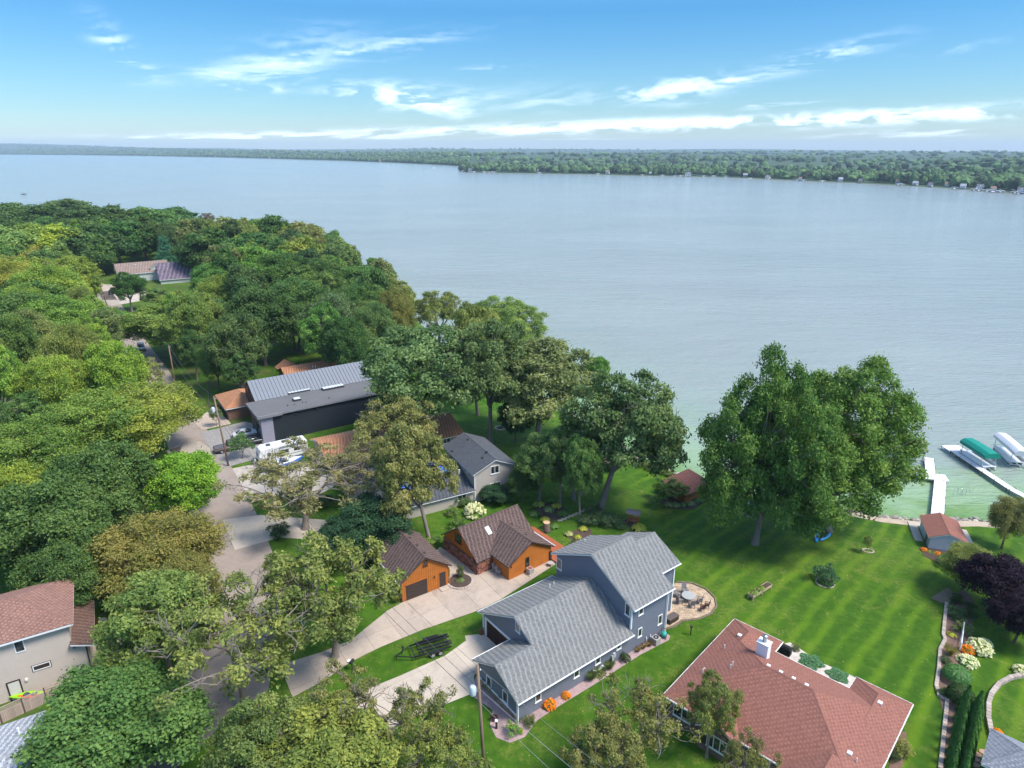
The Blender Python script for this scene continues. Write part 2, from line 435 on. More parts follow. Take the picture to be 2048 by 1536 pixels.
# ---- streets, drives, patios -------------------------------------------------
CONC = mat('concrete', (.42, .335, .262), .85, .10, 2.2, .004, grime=.3)
CONC2 = mat('concrete_pale', (.47, .395, .315), .85, .08, 2.2, .004, grime=.22)
ASPH = mat('worn_asphalt', (.29, .232, .19), .9, .14, 1.6, .006, grime=.22)
ASPH2 = mat('patched_asphalt', (.17, .145, .14), .9, .28, 1.1, .008, grime=.2)
GRAV = mat('pale_gravel', (.40, .345, .29), .95, .3, 9, .03)
gp = lambda pts: [P(*p)[:2] for p in pts]


def ribbon(name, px, widths, m, z=.02, label=None, cat=None):
    c = [Vector(P(*p)[:2]) for p in px]; Lf, Rt = [], []
    for i, p in enumerate(c):
        t = (c[min(i + 1, len(c) - 1)] - c[max(i - 1, 0)]).normalized(); n = Vector((-t.y, t.x)); w = widths[i] if hasattr(widths, '__len__') else widths
        Lf.append(p + n * w / 2); Rt.append(p - n * w / 2)
    mb = MB()
    for i in range(len(c) - 1):
        q = [Lf[i], Rt[i], Rt[i + 1], Lf[i + 1]]; mb.add([(a.x, a.y, z) for a in q] + [(a.x, a.y, z - .12) for a in q], [(0, 1, 2, 3), (0, 3, 7, 4), (1, 5, 6, 2)])
    return tag(mb.build(name, m), label, cat, None, 'structure')


ribbon('street', [(430, 1440), (468, 1300), (478, 1200), (470, 1120), (448, 1040), (425, 975), (400, 920), (352, 830), (308, 745), (282, 705), (250, 655), (222, 612), (195, 580), (150, 545)],
       [9, 9, 9.5, 9.5, 9, 8.5, 8, 7, 6.5, 6, 6, 6.5, 8, 8], ASPH, .02, 'tan paved street running between the trees', 'road')
ribbon('lower_street', [(250, 1545), (335, 1470), (420, 1395), (470, 1330)], 7.5, ASPH2, .016, 'dark patched asphalt street under the oaks', 'road')
FG = Fr(P(805, 1205), 34.0)
slabs('cottage_driveway', [(803, 1206), (775, 1222), (745, 1246), (700, 1282), (640, 1306), (560, 1330), (585, 1395), (650, 1360), (700, 1325), (760, 1295), (850, 1258), (955, 1222), (1000, 1200), (1112, 1128), (1098, 1108),
       (1060, 1115), (1018, 1160), (985, 1128), (952, 1149), (905, 1110), (880, 1094), (872, 1102), (900, 1140), (899, 1168), (853, 1187)], FG, 3.3, 3.1, CONC, .6, -.2)
FB = Fr(P(1035, 1445), 37.328)
slabs('garage_driveway', [(968, 1268), (930, 1272), (932, 1282), (890, 1312), (800, 1352), (722, 1384), (640, 1400), (600, 1460), (760, 1490), (790, 1452), (868, 1418), (950, 1385), (948, 1350), (1000, 1320), (1040, 1296)], FB, 4.4, 3.55, CONC2, .3, .9)
FK = Fr(P(*[527.8 + .2, 887.6]), 33.64)
slabs('car_pad', [(400, 866), (490, 843), (555, 862), (562, 905), (452, 935), (418, 895)], FK, .62, .62, mat('grey_paver', (.27, .25, .235), .9, .12, 3, .006), gap=.02, piece='paver')
sheet('concrete_apron', gp([(330, 902), (400, 882), (440, 912), (372, 925)]), CONC2)
sheet('gravel_drive', gp([(440, 942), (560, 918), (610, 925), (690, 960), (620, 1000), (480, 985), (440, 990)]), GRAV, .018)
slabs('brown_garage_apron', [(405, 860), (388, 845), (425, 815), (458, 842), (462, 848)], FK, 2.6, 2.6, CONC, gap=.03)
sheet('far_driveway', gp([(190, 575), (240, 565), (300, 585), (300, 598), (225, 612), (205, 600)]), CONC2)
sheet('far_side_drive', gp([(232, 700), (292, 695), (295, 706), (240, 715)]), CONC2)
sheet('far_garage_apron', gp([(185, 585), (192, 568), (235, 570), (240, 580)]), CONC, .024)
FE = Fr(P(*[q * 280 / 986 + o for q, o in ((70, 0), (1065, 1100))]), 31.23)
slabs('beige_house_drive', [(172, 1290), (182, 1268), (255, 1240), (330, 1235), (360, 1290), (250, 1345), (195, 1330)], FE, 3.2, 3.2, mat('stained_concrete', (.36, .31, .24), .9, .16, 1.5, .004, grime=.3), gap=.05)
sheet('oak_side_drive', gp([(445, 1040), (520, 1030), (650, 1040), (690, 1060), (640, 1080), (560, 1075), (470, 1100)]), CONC2, .022)
sheet('white_house_path', gp([(0, 838), (70, 818), (105, 815), (110, 825), (40, 848), (0, 856)]), CONC2)
sheet('left_court', gp([(0, 725), (50, 735), (60, 750), (0, 752)]), mat('clay_court', (.30, .2, .15), .95))


def paving_stuff(name, pts, m, size, gap, z=.03, parent=None, h=.04, kind='stuff'):
    """many small pavers, real blocks joined into one mesh"""
    xs = [p[0] for p in pts]; ys = [p[1] for p in pts]; mb = MB(); vals = []; j = 0; y = min(ys)
    while y < max(ys):
        x = min(xs) - (j % 2) * size / 2
        while x < max(xs):
            c = clip_cell(list(pts), x + gap / 2, x + size * 1.5 - gap / 2, y + gap / 2, y + size - gap / 2)
            if len(c) >= 3:
                n0 = len(mb.f); mb.prism([(a, b, z - h) for a, b in c], (0, 0, h + random.uniform(0, .006))); v = random.random(); vals += [v] * (len(mb.f) - n0)
            x += size * 1.5
        y += size; j += 1
    o = mb.build(name, m, parent); fattr(o, 'rnd', vals)
    if kind: o['kind'] = kind
    return o


# curved paver patio behind the blue-grey house
pat = [(1333, 1176), (1352, 1166), (1382, 1168), (1410, 1180), (1427, 1197), (1430, 1212), (1420, 1226), (1395, 1236), (1362, 1240), (1345, 1252), (1330, 1256), (1318, 1250)]
pc = P(1370, 1205); root = tag(thing('patio', None, None, (pc[0], pc[1], 0)), kind='structure')
pl_ = [(P(*p)[0] - pc[0], P(*p)[1] - pc[1]) for p in pat]
mb = MB(); mb.prism([(a, b, -.03) for a, b in pl_], (0, 0, .045)); mb.build('joint_bed', mat('joint_dirt', (.16, .13, .10)), root)
paving_stuff('pavers', pl_, mat('tan_paver', (.44, .32, .215), .9, .1, 4, attr='rnd', attr_amt=.22), .30, .022, .05, root, .05)


def border(name, pts, m, w, h, step, z=0., parent=None, label=None, cat=None, closed=False, jitter=.02, gap=.03, terr=True):
    """row of single edging stones along a line of ground points; every stone is a part"""
    P_ = [Vector(p[:2]) for p in pts]
    if closed: P_.append(P_[0])
    o0 = thing(name, label, cat, (P_[0].x, P_[0].y, 0)) if parent is None else parent
    seg = [(b - a).length for a, b in zip(P_[:-1], P_[1:])]; L = sum(seg); n = max(1, int(L / step)); me = None
    for k in range(n):
        d = (k + .5) * L / n
        for a, b, s in zip(P_[:-1], P_[1:], seg):
            if d <= s: break
            d -= s
        q = a.lerp(b, min(d / s, 1)) if s else a; t = b - a; zz = float(gz(q.x, q.y)) if terr else 0.
        if me is None:
            bm = MB().box((0, 0, h / 2), (L / n - gap, w, h)); o = bm.build('edging_stone', m, o0, bevel=.02); me = o.data
        else:
            o = bpy.data.objects.new('edging_stone', me); COL.objects.link(o); o.parent = o0
            bv = o.modifiers.new('bevel', 'BEVEL'); bv.width = .02
        o.location = (q.x - P_[0].x, q.y - P_[0].y, z + zz); o.rotation_euler = (random.uniform(-.03, .03), random.uniform(-.03, .03), math.atan2(t.y, t.x) + random.uniform(-jitter, jitter) * 2)
        c = random.uniform(.8, 1.15); o.color = (c, c, c, 1)
    return o0


STONE_EDGE = mat('edging_concrete', (.42, .34, .28), .9, .12, 3, .004)
border('patio_border', [P(*p) for p in [(1352, 1164), (1384, 1166), (1412, 1178), (1430, 1196), (1433, 1213), (1422, 1228), (1396, 1239), (1363, 1243), (1347, 1255), (1331, 1259)]], mat('brown_edging', (.20, .15, .10), .9), .22, .12, .34, label='brown stone border curving round the paver patio', cat='edging')


def bed(name, px, m, label, z=.03, terr=False):
    pts = [G(*p) if terr else P(*p) for p in px]; c = np.mean(pts, 0); mb = MB(); n = len(pts)
    mb.add([(p[0] - c[0], p[1] - c[1], (p[2] - c[2]) + z) for p in pts] + [(0, 0, z + .05)] + [(p[0] - c[0], p[1] - c[1], (p[2] - c[2]) - .15) for p in pts],
           [(i, (i + 1) % n, n) for i in range(n)] + [(i, n + 1 + i, n + 1 + (i + 1) % n, (i + 1) % n) for i in range(n)])
    o = mb.build(name, m); o.location = [float(t) for t in c]; return tag(o, label, 'flower bed', None, 'structure')


ROCKBED = mat('purple_gravel', (.37, .255, .245), .95, .35, 12, .03); MULCH = mat('dark_mulch', (.075, .048, .036), .95, .35, 8, .03); SOIL = mat('bare_soil', (.22, .16, .11), .95, .3, 5, .02)
bed('gravel_bed', [(952, 1352), (942, 1390), (985, 1420), (980, 1450), (992, 1475), (1020, 1486), (1050, 1474), (1060, 1450), (1125, 1408), (1200, 1362), (1280, 1310), (1338, 1280), (1340, 1272), (1326, 1262), (1035, 1446)], ROCKBED, 'purple gravel bed wrapping the blue-grey house')
bed('swing_mulch', [(1245, 1040), (1262, 1034), (1285, 1060), (1272, 1068)], MULCH, 'mulch pad under the garden swing', .02, True)
bed('hosta_bed_soil', [(1060, 1020), (1090, 1005), (1130, 1015), (1138, 1030), (1100, 1045)], MULCH, 'mulched hosta bed beyond the orange cottage', .02)
bed('hosta_island_soil', [(1130, 1070), (1160, 1055), (1180, 1056), (1185, 1070), (1150, 1085)], MULCH, 'small mulch island with hostas', .02)
bed('boathouse_bed_soil', [(1318, 1003), (1345, 995), (1420, 985), (1424, 996), (1385, 1020), (1340, 1018)], MULCH, 'dark planting bed round the boathouse', .03, True)
bed('garden_bed_soil', [(1902, 1190), (1928, 1180), (1948, 1200), (1945, 1250), (1945, 1310), (1935, 1360), (1930, 1420), (1910, 1536), (1884, 1545), (1890, 1440), (1880, 1400), (1872, 1380), (1880, 1330), (1886, 1280), (1892, 1240)], mat('bark_bed', (.17, .10, .075), .95, .3, 8, .03), 'long bark bed between the two lawns')
bed('shed_bed_soil', [(1838, 1095), (1856, 1092), (1940, 1110), (1940, 1125), (1880, 1128), (1848, 1112)], MULCH, 'flower bed along the lake shed', .03, True)
bed('white_stone_bed', [(1567, 1288), (1580, 1285), (1600, 1298), (1640, 1325), (1690, 1345), (1712, 1356), (1700, 1378), (1640, 1350), (1575, 1318)], mat('white_pebbles', (.52, .45, .38), .9, .3, 10, .03), 'pale pebble bed behind the red roofed house')
bed('red_house_side_bed', [(1795, 1470), (1812, 1462), (1815, 1500), (1800, 1545), (1775, 1545)], mat('bark_bed', (.17, .10, .075)), 'narrow shrub bed along the red roofed house')
bed('shade_soil', [(1862, 1195), (1895, 1175), (1912, 1190), (1898, 1206), (1880, 1204)], SOIL, 'bare soil patch under the purple maple')
sheet('fire_pit_pad', [G(*p)[:2] for p in [(1466, 1030), (1480, 1012), (1512, 1022), (1500, 1050)]], mat('sandy_pad', (.38, .27, .20), .95, .2, 5), float(G(1490, 1030)[2]) + .03, .12)
# tan gravel strip between lawn and shore boulders
beach = MB(); line = [(1462, 984), (1560, 998), (1680, 1024), (1760, 1040), (1850, 1050), (1950, 1048), (2048, 1056)]
bp_ = [G(*p) for p in line]
for a, b in zip(bp_[:-1], bp_[1:]): beach.add([(a[0], a[1] - .7, a[2] + .03), (b[0], b[1] - .7, b[2] + .03), (b[0], b[1] + .9, gz(b[0], b[1] + .9) + .04), (a[0], a[1] + .9, gz(a[0], a[1] + .9) + .04)], [(0, 1, 2, 3)])
tag(beach.build('shore_gravel', mat('shore_gravel', (.42, .33, .24), .95, .3, 6, .02)), 'tan gravel strip behind the shore boulders', 'gravel', None, 'structure')


# ---- boulders along the shore (riprap): every boulder its own mesh object
def rock_mesh(name, seed, m, sub=2):
    bm = bmesh.new(); bmesh.ops.create_icosphere(bm, subdivisions=sub, radius=1); r = random.Random(seed)
    ax = [Vector((r.gauss(0, 1), r.gauss(0, 1), r.gauss(0, 1))).normalized() for _ in range(9)]; dd = [r.uniform(.55, .95) for _ in ax]
    for v in bm.verts:
        for a, d in zip(ax, dd):
            t = v.co.dot(a)
            if t > d: v.co -= a * (t - d) * .9
        v.co *= r.uniform(.96, 1.04)
    me = bpy.data.meshes.new(name); bm.to_mesh(me); bm.free(); me.materials.append(m); return me


ROCK = mat('shore_rock', (.34, .30, .26), .9, .25, 3, .01); ROCKS = [rock_mesh('boulder', k, ROCK, 1) for k in range(6)]
rv = thing('rock_revetment', 'line of pale boulders edging the lake in front of the lawn', 'boulders', (52, 94, WATER))
seg = [(a, b) for a, b in zip(_S[:-1], _S[1:]) if -6 < a[0] < 110 and b[0] > -6]
cnt = 0
for a, b in seg:
    L = np.hypot(*(b - a)); d = 0
    while d < L and cnt < 290:
        q = a + (b - a) * d / L; nrm = np.array([-(b - a)[1], (b - a)[0]]) / L
        for row in range(2 if q[0] > 20 else 1):
            o = bpy.data.objects.new('boulder', random.choice(ROCKS)); COL.objects.link(o); o.parent = rv
            off = row * .75 + random.uniform(-.2, .3); s = random.uniform(.28, .62) * (1.15 if row == 0 else .8); p = q + nrm * off
            o.location = (p[0] - 52, p[1] - 94, float(gz(*p)) - WATER + s * .25 if row else .12 + s * .1); o.scale = (s * random.uniform(.8, 1.5), s * random.uniform(.8, 1.2), s * random.uniform(.6, .9))
            o.rotation_euler = (random.uniform(-.3, .3), random.uniform(-.3, .3), random.uniform(0, 6.3)); c = random.uniform(.6, 1.45); o.color = (c, c * random.uniform(.95, 1), c * random.uniform(.88, 1), 1); cnt += 1
        d += random.uniform(.55, 1.0)

# ---- the far shores: rolling wooded land
def far_noise(x, y, s):
    return np.sin(x / s + 1.3) * np.cos(y / s * 1.1 + .4) + .5 * np.sin(x / s * 2.3 + y / s * 1.7) + .3 * np.cos(x / s * 4.1 - y / s * 3.3)


SH2 = [P(px, py, WATER) for px, py in [(-60, 309), (0, 309), (150, 310), (300, 312), (450, 315), (560, 318), (700, 322), (800, 326), (900, 331), (930, 333), (922, 343), (940, 345), (1050, 347), (1180, 349), (1300, 352), (1420, 354), (1500, 357), (1600, 362), (1700, 366), (1800, 371), (1900, 377), (1980, 383), (2048, 388), (2120, 396), (2300, 420)]]
SH2 = np.array(SH2)


def far_land():
    vs = []; fs = []; n = len(SH2); steps = [0, 12, 60, 160, 320, 600, 1000, 1600, 2600, 4200, 7000, 10000]; m = len(steps)
    fw = np.array([0, 1.0])
    for p in SH2:
        dirn = np.array([p[0], p[1]]) / np.hypot(p[0], p[1])
        for s in steps:
            q = p[:2] + dirn * s
            z = WATER - 1 if s == 0 else -1.0 + min(s, 1800) / 1800 * 14 + (far_noise(q[0], q[1], 700.) * min(s / 900, 1) * 11) + max(0, s - 1600) / 8400 * (26 + 22 * far_noise(q[0], q[1], 1900.))
            if q[0] / q[1] < -.35: z += min(s / 3500, 1.4) * 78 * np.clip((-.35 - q[0] / q[1]) / .4, 0, 1)
            vs.append((q[0], q[1], z))
    for i in range(n - 1):
        for j in range(m - 1): fs.append((i * m + j, i * m + j + 1, (i + 1) * m + j + 1, (i + 1) * m + j))
    me = bpy.data.meshes.new('far_shore_hills'); me.from_pydata(vs, [], fs); me.materials.append(mat('far_fields', (.040, .070, .026), .95, .5, .004)); me.polygons.foreach_set('use_smooth', [True] * len(me.polygons))
    o = bpy.data.objects.new('hills', me); COL.objects.link(o); tag(o, 'low wooded hills across the lake', 'hills', None, 'structure')
    return np.array(vs).reshape(n, m, 3), steps


FARV, FSTEPS = far_land()


def far_point(i, t, s):
    """point on the far land: shore segment i, fraction t, distance inland s"""
    j = int(np.searchsorted(FSTEPS, s, side='right') - 1); j = min(j, len(FSTEPS) - 2); w = (s - FSTEPS[j]) / (FSTEPS[j + 1] - FSTEPS[j])
    a = FARV[i, j] * (1 - w) + FARV[i, j + 1] * w; b = FARV[i + 1, j] * (1 - w) + FARV[i + 1, j + 1] * w
    return a * (1 - t) + b * t


def far_woods():
    rng = np.random.default_rng(3)
    bm = bmesh.new(); bmesh.ops.create_icosphere(bm, subdivisions=2, radius=1); base = np.array([v.co[:] for v in bm.verts]); tri = np.array([[v.index for v in f.verts] for f in bm.faces]); bm.free()
    keep = base[tri].mean(1)[:, 2] > -.45; tri = tri[keep]
    bm = bmesh.new(); bmesh.ops.create_icosphere(bm, subdivisions=1, radius=1); base1 = np.array([v.co[:] for v in bm.verts]); tri1 = np.array([[v.index for v in f.verts] for f in bm.faces]); bm.free()
    tri1 = tri1[base1[tri1].mean(1)[:, 2] > -.3]
    V, T, C = [], [], []; o = 0
    for i in range(len(SH2) - 1):
        L = np.hypot(*(SH2[i + 1] - SH2[i])[:2]); d0 = np.hypot(*SH2[i][:2])
        if i == 9: continue
        for (s0, s1, dens, big) in ((34, 70, 1.0, 1), (70, 200, .62, 1), (200, 600, .34, 1), (600, 1600, .22, 0), (1600, 4200, .085, 0), (4200, 8000, .04, 0)):
            n = int(min(L, 1500) / 9 * dens * (s1 - s0) ** .5 * (1.0 if d0 < 3500 else .55) * .62); n = min(n, 950)
            for _ in range(n):
                p = far_point(i, rng.random(), s0 + (s1 - s0) * rng.random() ** 1.0)
                if far_noise(p[0], p[1], 260.) > .8 and s0 > 60: continue      # fields
                big_ = big and d0 < 3200; k = base if big_ else base1; t = tri if big_ else tri1
                r = rng.uniform(4.2, 8.5) * (1.0 if s0 < 600 else 1.5 if s0 < 1600 else 2.6); h = rng.uniform(7, 15) * (1 if s0 < 600 else 1.2)
                v = k * (1 + rng.normal(0, .17, (len(k), 1))) * [r, r, h * .62] + [p[0], p[1], p[2] + h * .52]
                V.append(v); T.append(t + o); o += len(k); C.append(np.full(len(t), rng.random()))
    V = np.concatenate(V); T = np.concatenate(T); C = np.concatenate(C)
    me = bpy.data.meshes.new('far_woods'); me.from_pydata(V.tolist(), [], T.tolist()); me.materials.append(mat('far_foliage', (.060, .105, .034), .95, .35, .25, attr='rnd', attr_amt=.75))
    ob = bpy.data.objects.new('far_woods', me); COL.objects.link(ob); fattr(ob, 'rnd', C); tag(ob, 'dense green woods along the far shore', 'woods', None, 'stuff')
    print('far woods tris', len(T))


far_woods()


# ---- clouds: a thin high layer of cirrus far beyond the hills, lit by the sun and sky
def fbm(x, y, octv=6, seed=0, rough=.55):
    rng = np.random.default_rng(seed); out = 0; amp = 1; tot = 0
    for o in range(octv):
        g = rng.random((64, 64)); X = x * 2 ** o; Y = y * 2 ** o; xi = np.floor(X).astype(int); yi = np.floor(Y).astype(int); fx = X - xi; fy = Y - yi
        fx = fx * fx * (3 - 2 * fx); fy = fy * fy * (3 - 2 * fy); A = lambda i, j: g[(xi + i) % 64, (yi + j) % 64]
        out = out + amp * ((A(0, 0) * (1 - fx) + A(1, 0) * fx) * (1 - fy) + (A(0, 1) * (1 - fx) + A(1, 1) * fx) * fy); tot += amp; amp *= rough
    return out / tot


def clouds():
    az = np.linspace(-1.25, 1.25, 900); el = np.concatenate([np.linspace(.012, .10, 120), np.linspace(.102, .42, 130)]); A, E_ = np.meshgrid(az, el)
    wx = fbm(A * 8, E_ * 30, 4, 5) - .5; wy = fbm(A * 8 + 9, E_ * 30, 4, 6) - .5
    streak = fbm((A + wx * .05) * 16 - E_ * 20, (E_ + wy * .012 - A * .05) * 170, 6, 1, .6); wisp = fbm((A + wx * .12) * 12 - E_ * 25, (E_ + wy * .05 - A * .12) * 80, 7, 2, .62); puff = fbm((A + wx * .04) * 30, (E_ + wy * .02) * 95, 6, 3, .58)
    tex = dict(s=streak, w=wisp, p=puff); D = np.zeros(A.shape)
    # each cloud of the picture: centre and half size in photo pixels (turned into directions), tilt, strength, texture
    for (px, py, hx, hy, tilt, k, t) in [(232, 95, 32, 34, -.9, .6, 'w'), (270, 125, 50, 20, -.6, .5, 'w'), (560, 125, 100, 36, .25, .8, 'w'), (690, 108, 160, 15, .17, .8, 's'), (580, 160, 130, 8, -.05, .9, 's'), (790, 190, 105, 17, -.05, 1.5, 'p'), (855, 208, 65, 14, -.2, 1.4, 'p'),
            (1050, 200, 150, 20, .03, .35, 'w'), (1350, 178, 100, 15, .13, 1.6, 'p'), (1450, 160, 70, 6, .05, .8, 's'), (1650, 112, 85, 13, .2, 1.2, 's'), (435, 151, 35, 6, 0, 1.3, 'p'), (545, 177, 18, 7, 0, 1.2, 'p'), (465, 173, 25, 5, 0, 1.1, 'p'), (1310, 250, 470, 9, .03, 2.2, 'p'), (1780, 236, 330, 9, .035, 2.2, 'p'),
            (900, 264, 500, 8, .035, 1.8, 's'), (1140, 281, 110, 5, 0, 1.4, 's'), (1890, 265, 180, 6, .02, 1.4, 's'), (490, 272, 230, 5, .02, 1.2, 's'), (1665, 206, 45, 3, 0, .9, 's'), (985, 135, 45, 4, 0, .8, 's'), (1560, 212, 200, 6, -.03, .8, 's'), (1900, 100, 60, 6, .1, .5, 's')]:
        d = ray(px, py); d = d / np.linalg.norm(d); a0 = math.atan2(d[0], d[1]); e0 = math.asin(d[2]); ppr = F / cS * (1 + ((px - 1024) / F) ** 2) ** .5
        du = (A - a0) / (hx / ppr); dv = (E_ - e0 - (A - a0) * tilt) / (hy / ppr); D += k * np.exp(-.9 * (du * du + dv * dv)) * np.clip((tex[t] - .43) * 3.6, 0, 1)
    D += np.clip((fbm(A * 3.2, E_ * 9, 6, 8) - .56) * 1.5, 0, 1) * .3 * np.clip((np.abs(A) - .9) * 3 + (E_ - .24) * 5, 0, 1)
    D = .76 * (1 - np.exp(-.9 * D))
    hgt = 1500.0; rr = hgt / np.tan(E_); X = np.sin(A) * rr; Y = np.cos(A) * rr; Z = H + rr * np.tan(E_)
    v = np.stack([X.ravel(), Y.ravel(), Z.ravel()], 1); nx, ny = len(az), len(el); i = (np.arange(ny - 1)[:, None] * nx + np.arange(nx - 1)[None]).ravel(); Dr = D.ravel()
    f = np.stack([i, i + 1, i + nx + 1, i + nx], 1); f = f[Dr[f].max(1) > .004]
    used = np.unique(f); remap = np.zeros(len(v), int); remap[used] = np.arange(len(used))
    me = bpy.data.meshes.new('clouds'); me.from_pydata(v[used].tolist(), [], remap[f].tolist()); o = bpy.data.objects.new('clouds', me); COL.objects.link(o)
    a = me.attributes.new('dens', 'FLOAT', 'POINT'); a.data.foreach_set('value', Dr[used].astype(np.float32)); me.polygons.foreach_set('use_smooth', [True] * len(me.polygons))
    m = bpy.data.materials.new('cirrus'); m.use_nodes = True; nt = m.node_tree; nt.nodes.clear(); lk = nt.links
    out = _n(nt, 'ShaderNodeOutputMaterial'); tr = _n(nt, 'ShaderNodeBsdfTransparent'); d1 = _n(nt, 'ShaderNodeBsdfTranslucent'); d2 = _n(nt, 'ShaderNodeBsdfDiffuse'); ad = _n(nt, 'ShaderNodeAddShader'); at = _n(nt, 'ShaderNodeAttribute', _attribute_name='dens'); mx = _n(nt, 'ShaderNodeMixShader')
    d1.inputs[0].default_value = (.95, .95, .95, 1); d2.inputs[0].default_value = (.3, .3, .3, 1)
    lk.new(d1.outputs[0], ad.inputs[0]); lk.new(d2.outputs[0], ad.inputs[1]); lk.new(at.outputs['Fac'], mx.inputs[0]); lk.new(tr.outputs[0], mx.inputs[1]); lk.new(ad.outputs[0], mx.inputs[2]); lk.new(mx.outputs[0], out.inputs[0]); me.materials.append(m)
    tag(o, 'thin white cirrus clouds low over the lake', 'clouds', None, 'stuff')


clouds()
# ================================================================== BUILDINGS
WHITE = mat('white_trim', (.74, .74, .72), .5, .05, 3); GLASS = glass_mat()
DARKW = mat('dark_interior', (.02, .02, .02), .9)


def vloc(p): return (p[0], -p[1], p[2])


def shingles(planes, m, parent, w=.30, ex=.21, name='shingles', lift=.03, seed=1):
    """overlapping roof shingles as real tabs, laid in courses on each roof plane, joined into one part"""
    r = random.Random(seed); V = []; Fc = []; C = []
    for pts in planes:
        p = [Vector(vloc(q)) for q in pts]; e = (p[1] - p[0]).normalized(); nrm = None
        for k in range(2, len(p)):
            c = e.cross(p[k] - p[0])
            if c.length > 1e-4: nrm = c.normalized(); break
        if nrm.z < 0: nrm = -nrm
        t = nrm.cross(e); t = t if t.z >= 0 else -t
        q = [((a - p[0]).dot(e), (a - p[0]).dot(t)) for a in p]; smax = max(b for a, b in q); k = 0
        while k * ex < smax - .03:
            s0 = k * ex; s1 = min(s0 + ex, smax); sm = (s0 + s1) / 2; xs = []
            for i in range(len(q)):
                (ax, ay), (bx, by) = q[i - 1], q[i]
                if (ay - sm) * (by - sm) < 0: xs.append(ax + (bx - ax) * (sm - ay) / (by - ay))
            xs.sort()
            for x0, x1 in zip(xs[::2], xs[1::2]):
                x = x0 - ((k * 7) % 5) * w * .34 - r.random() * .05; tick = (k * 3) % 2
                while x < x1:
                    a = max(x, x0); b = min(x + w * (1.0 if tick % 2 else .7), x1); tick += 1; x = b if b > a else x + w
                    if b - a < .02: continue
                    h0 = lift + r.uniform(0, .012); g = .008; o = len(V)
                    V += [p[0] + e * (a + g) + t * s0 + nrm * h0, p[0] + e * (b - g) + t * s0 + nrm * h0, p[0] + e * (b - g) + t * (s1 + .01) + nrm * .012, p[0] + e * (a + g) + t * (s1 + .01) + nrm * .012,
                          p[0] + e * (a + g) + t * s0 + nrm * .004, p[0] + e * (b - g) + t * s0 + nrm * .004]
                    Fc += [(o, o + 1, o + 2, o + 3), (o + 4, o + 5, o + 1, o)]; v = (.64 if tick % 2 else .12) + r.uniform(-.14, .18); C += [v, v * .5]  # front edge at half tone: shadow line put into the tab colour
            k += 1
    me = bpy.data.meshes.new(name); me.from_pydata([tuple(v) for v in V], [], Fc); me.materials.append(m); o = bpy.data.objects.new(name, me); COL.objects.link(o); o.parent = parent
    fattr(o, 'rnd', C); o['kind'] = 'stuff'; return o


def roof(th, planes, m, trim, fas=.18, name='roof', tabs=True, w=.34, ex=.20, ridge=None, ridge_m=None):
    """planes: polygons of (u, v, z), first edge along the eave. Builds the deck, its fascia and the shingles on it"""
    d = MB(); fa = MB()
    for pts in planes:
        p = [vloc(q) for q in pts]; d.prism([(a, b, c - .03) for a, b, c in p], (0, 0, .035))
        ct = np.mean(p, 0); p2 = [tuple(np.array(q) + (ct - np.array(q)) * .004) for q in p]; fa.prism([(a, b, c - fas) for a, b, c in p2], (0, 0, fas - .035))
    o = d.build(name, m, th); fa.build('fascia', trim, th)
    if tabs: shingles(planes, m, o, w, ex, seed=len(planes) + int(w * 100))
    if ridge:
        rb = MB()
        for a, b in ridge:
            a, b = Vector(vloc(a)), Vector(vloc(b)); n = max(1, int((b - a).length / .3)); sd_ = Vector((-(b - a).y, (b - a).x, 0)).normalized() * .15
            for k in range(n):
                s, e_ = a.lerp(b, k / n), a.lerp(b, (k + 1.08) / n); up = Vector((0, 0, .055)); dn = Vector((0, 0, -.03))
                rb.add([s + sd_ + dn, s + up, s - sd_ + dn, e_ + sd_ + dn, e_ + up + Vector((0, 0, .012)), e_ - sd_ + dn], [(0, 1, 4, 3), (1, 2, 5, 4)])
        q = rb.build('ridge_cap', ridge_m or m, o); fattr(q, 'rnd', RNG.random(len(q.data.polygons)) * .4); q['kind'] = 'stuff'
    return o


def gable_planes(u0, u1, v0, v1, zr, k, ov=.5, rk=.4, axis='u', rk2=None, vr=None):
    """two planes of a gable roof over a rectangle; ridge along axis; k = rise per run; returns planes and ridge ends"""
    rk2 = rk if rk2 is None else rk2
    if axis == 'u':
        vm = (v0 + v1) / 2 if vr is None else vr; a, b = u0 - rk, u1 + rk2
        zA, zB = zr - k * (vm - v0 + ov), zr - k * (v1 + ov - vm)
        return [[(a, v1 + ov, zB), (b, v1 + ov, zB), (b, vm, zr), (a, vm, zr)], [(b, v0 - ov, zA), (a, v0 - ov, zA), (a, vm, zr), (b, vm, zr)]], [((a, vm, zr), (b, vm, zr))]
    um = (u0 + u1) / 2 if vr is None else vr; a, b = v0 - rk, v1 + rk2
    zA, zB = zr - k * (um - u0 + ov), zr - k * (u1 + ov - um)
    return [[(u1 + ov, a, zB), (u1 + ov, b, zB), (um, b, zr), (um, a, zr)], [(u0 - ov, b, zA), (u0 - ov, a, zA), (um, a, zr), (um, b, zr)]], [((um, a, zr), (um, b, zr))]


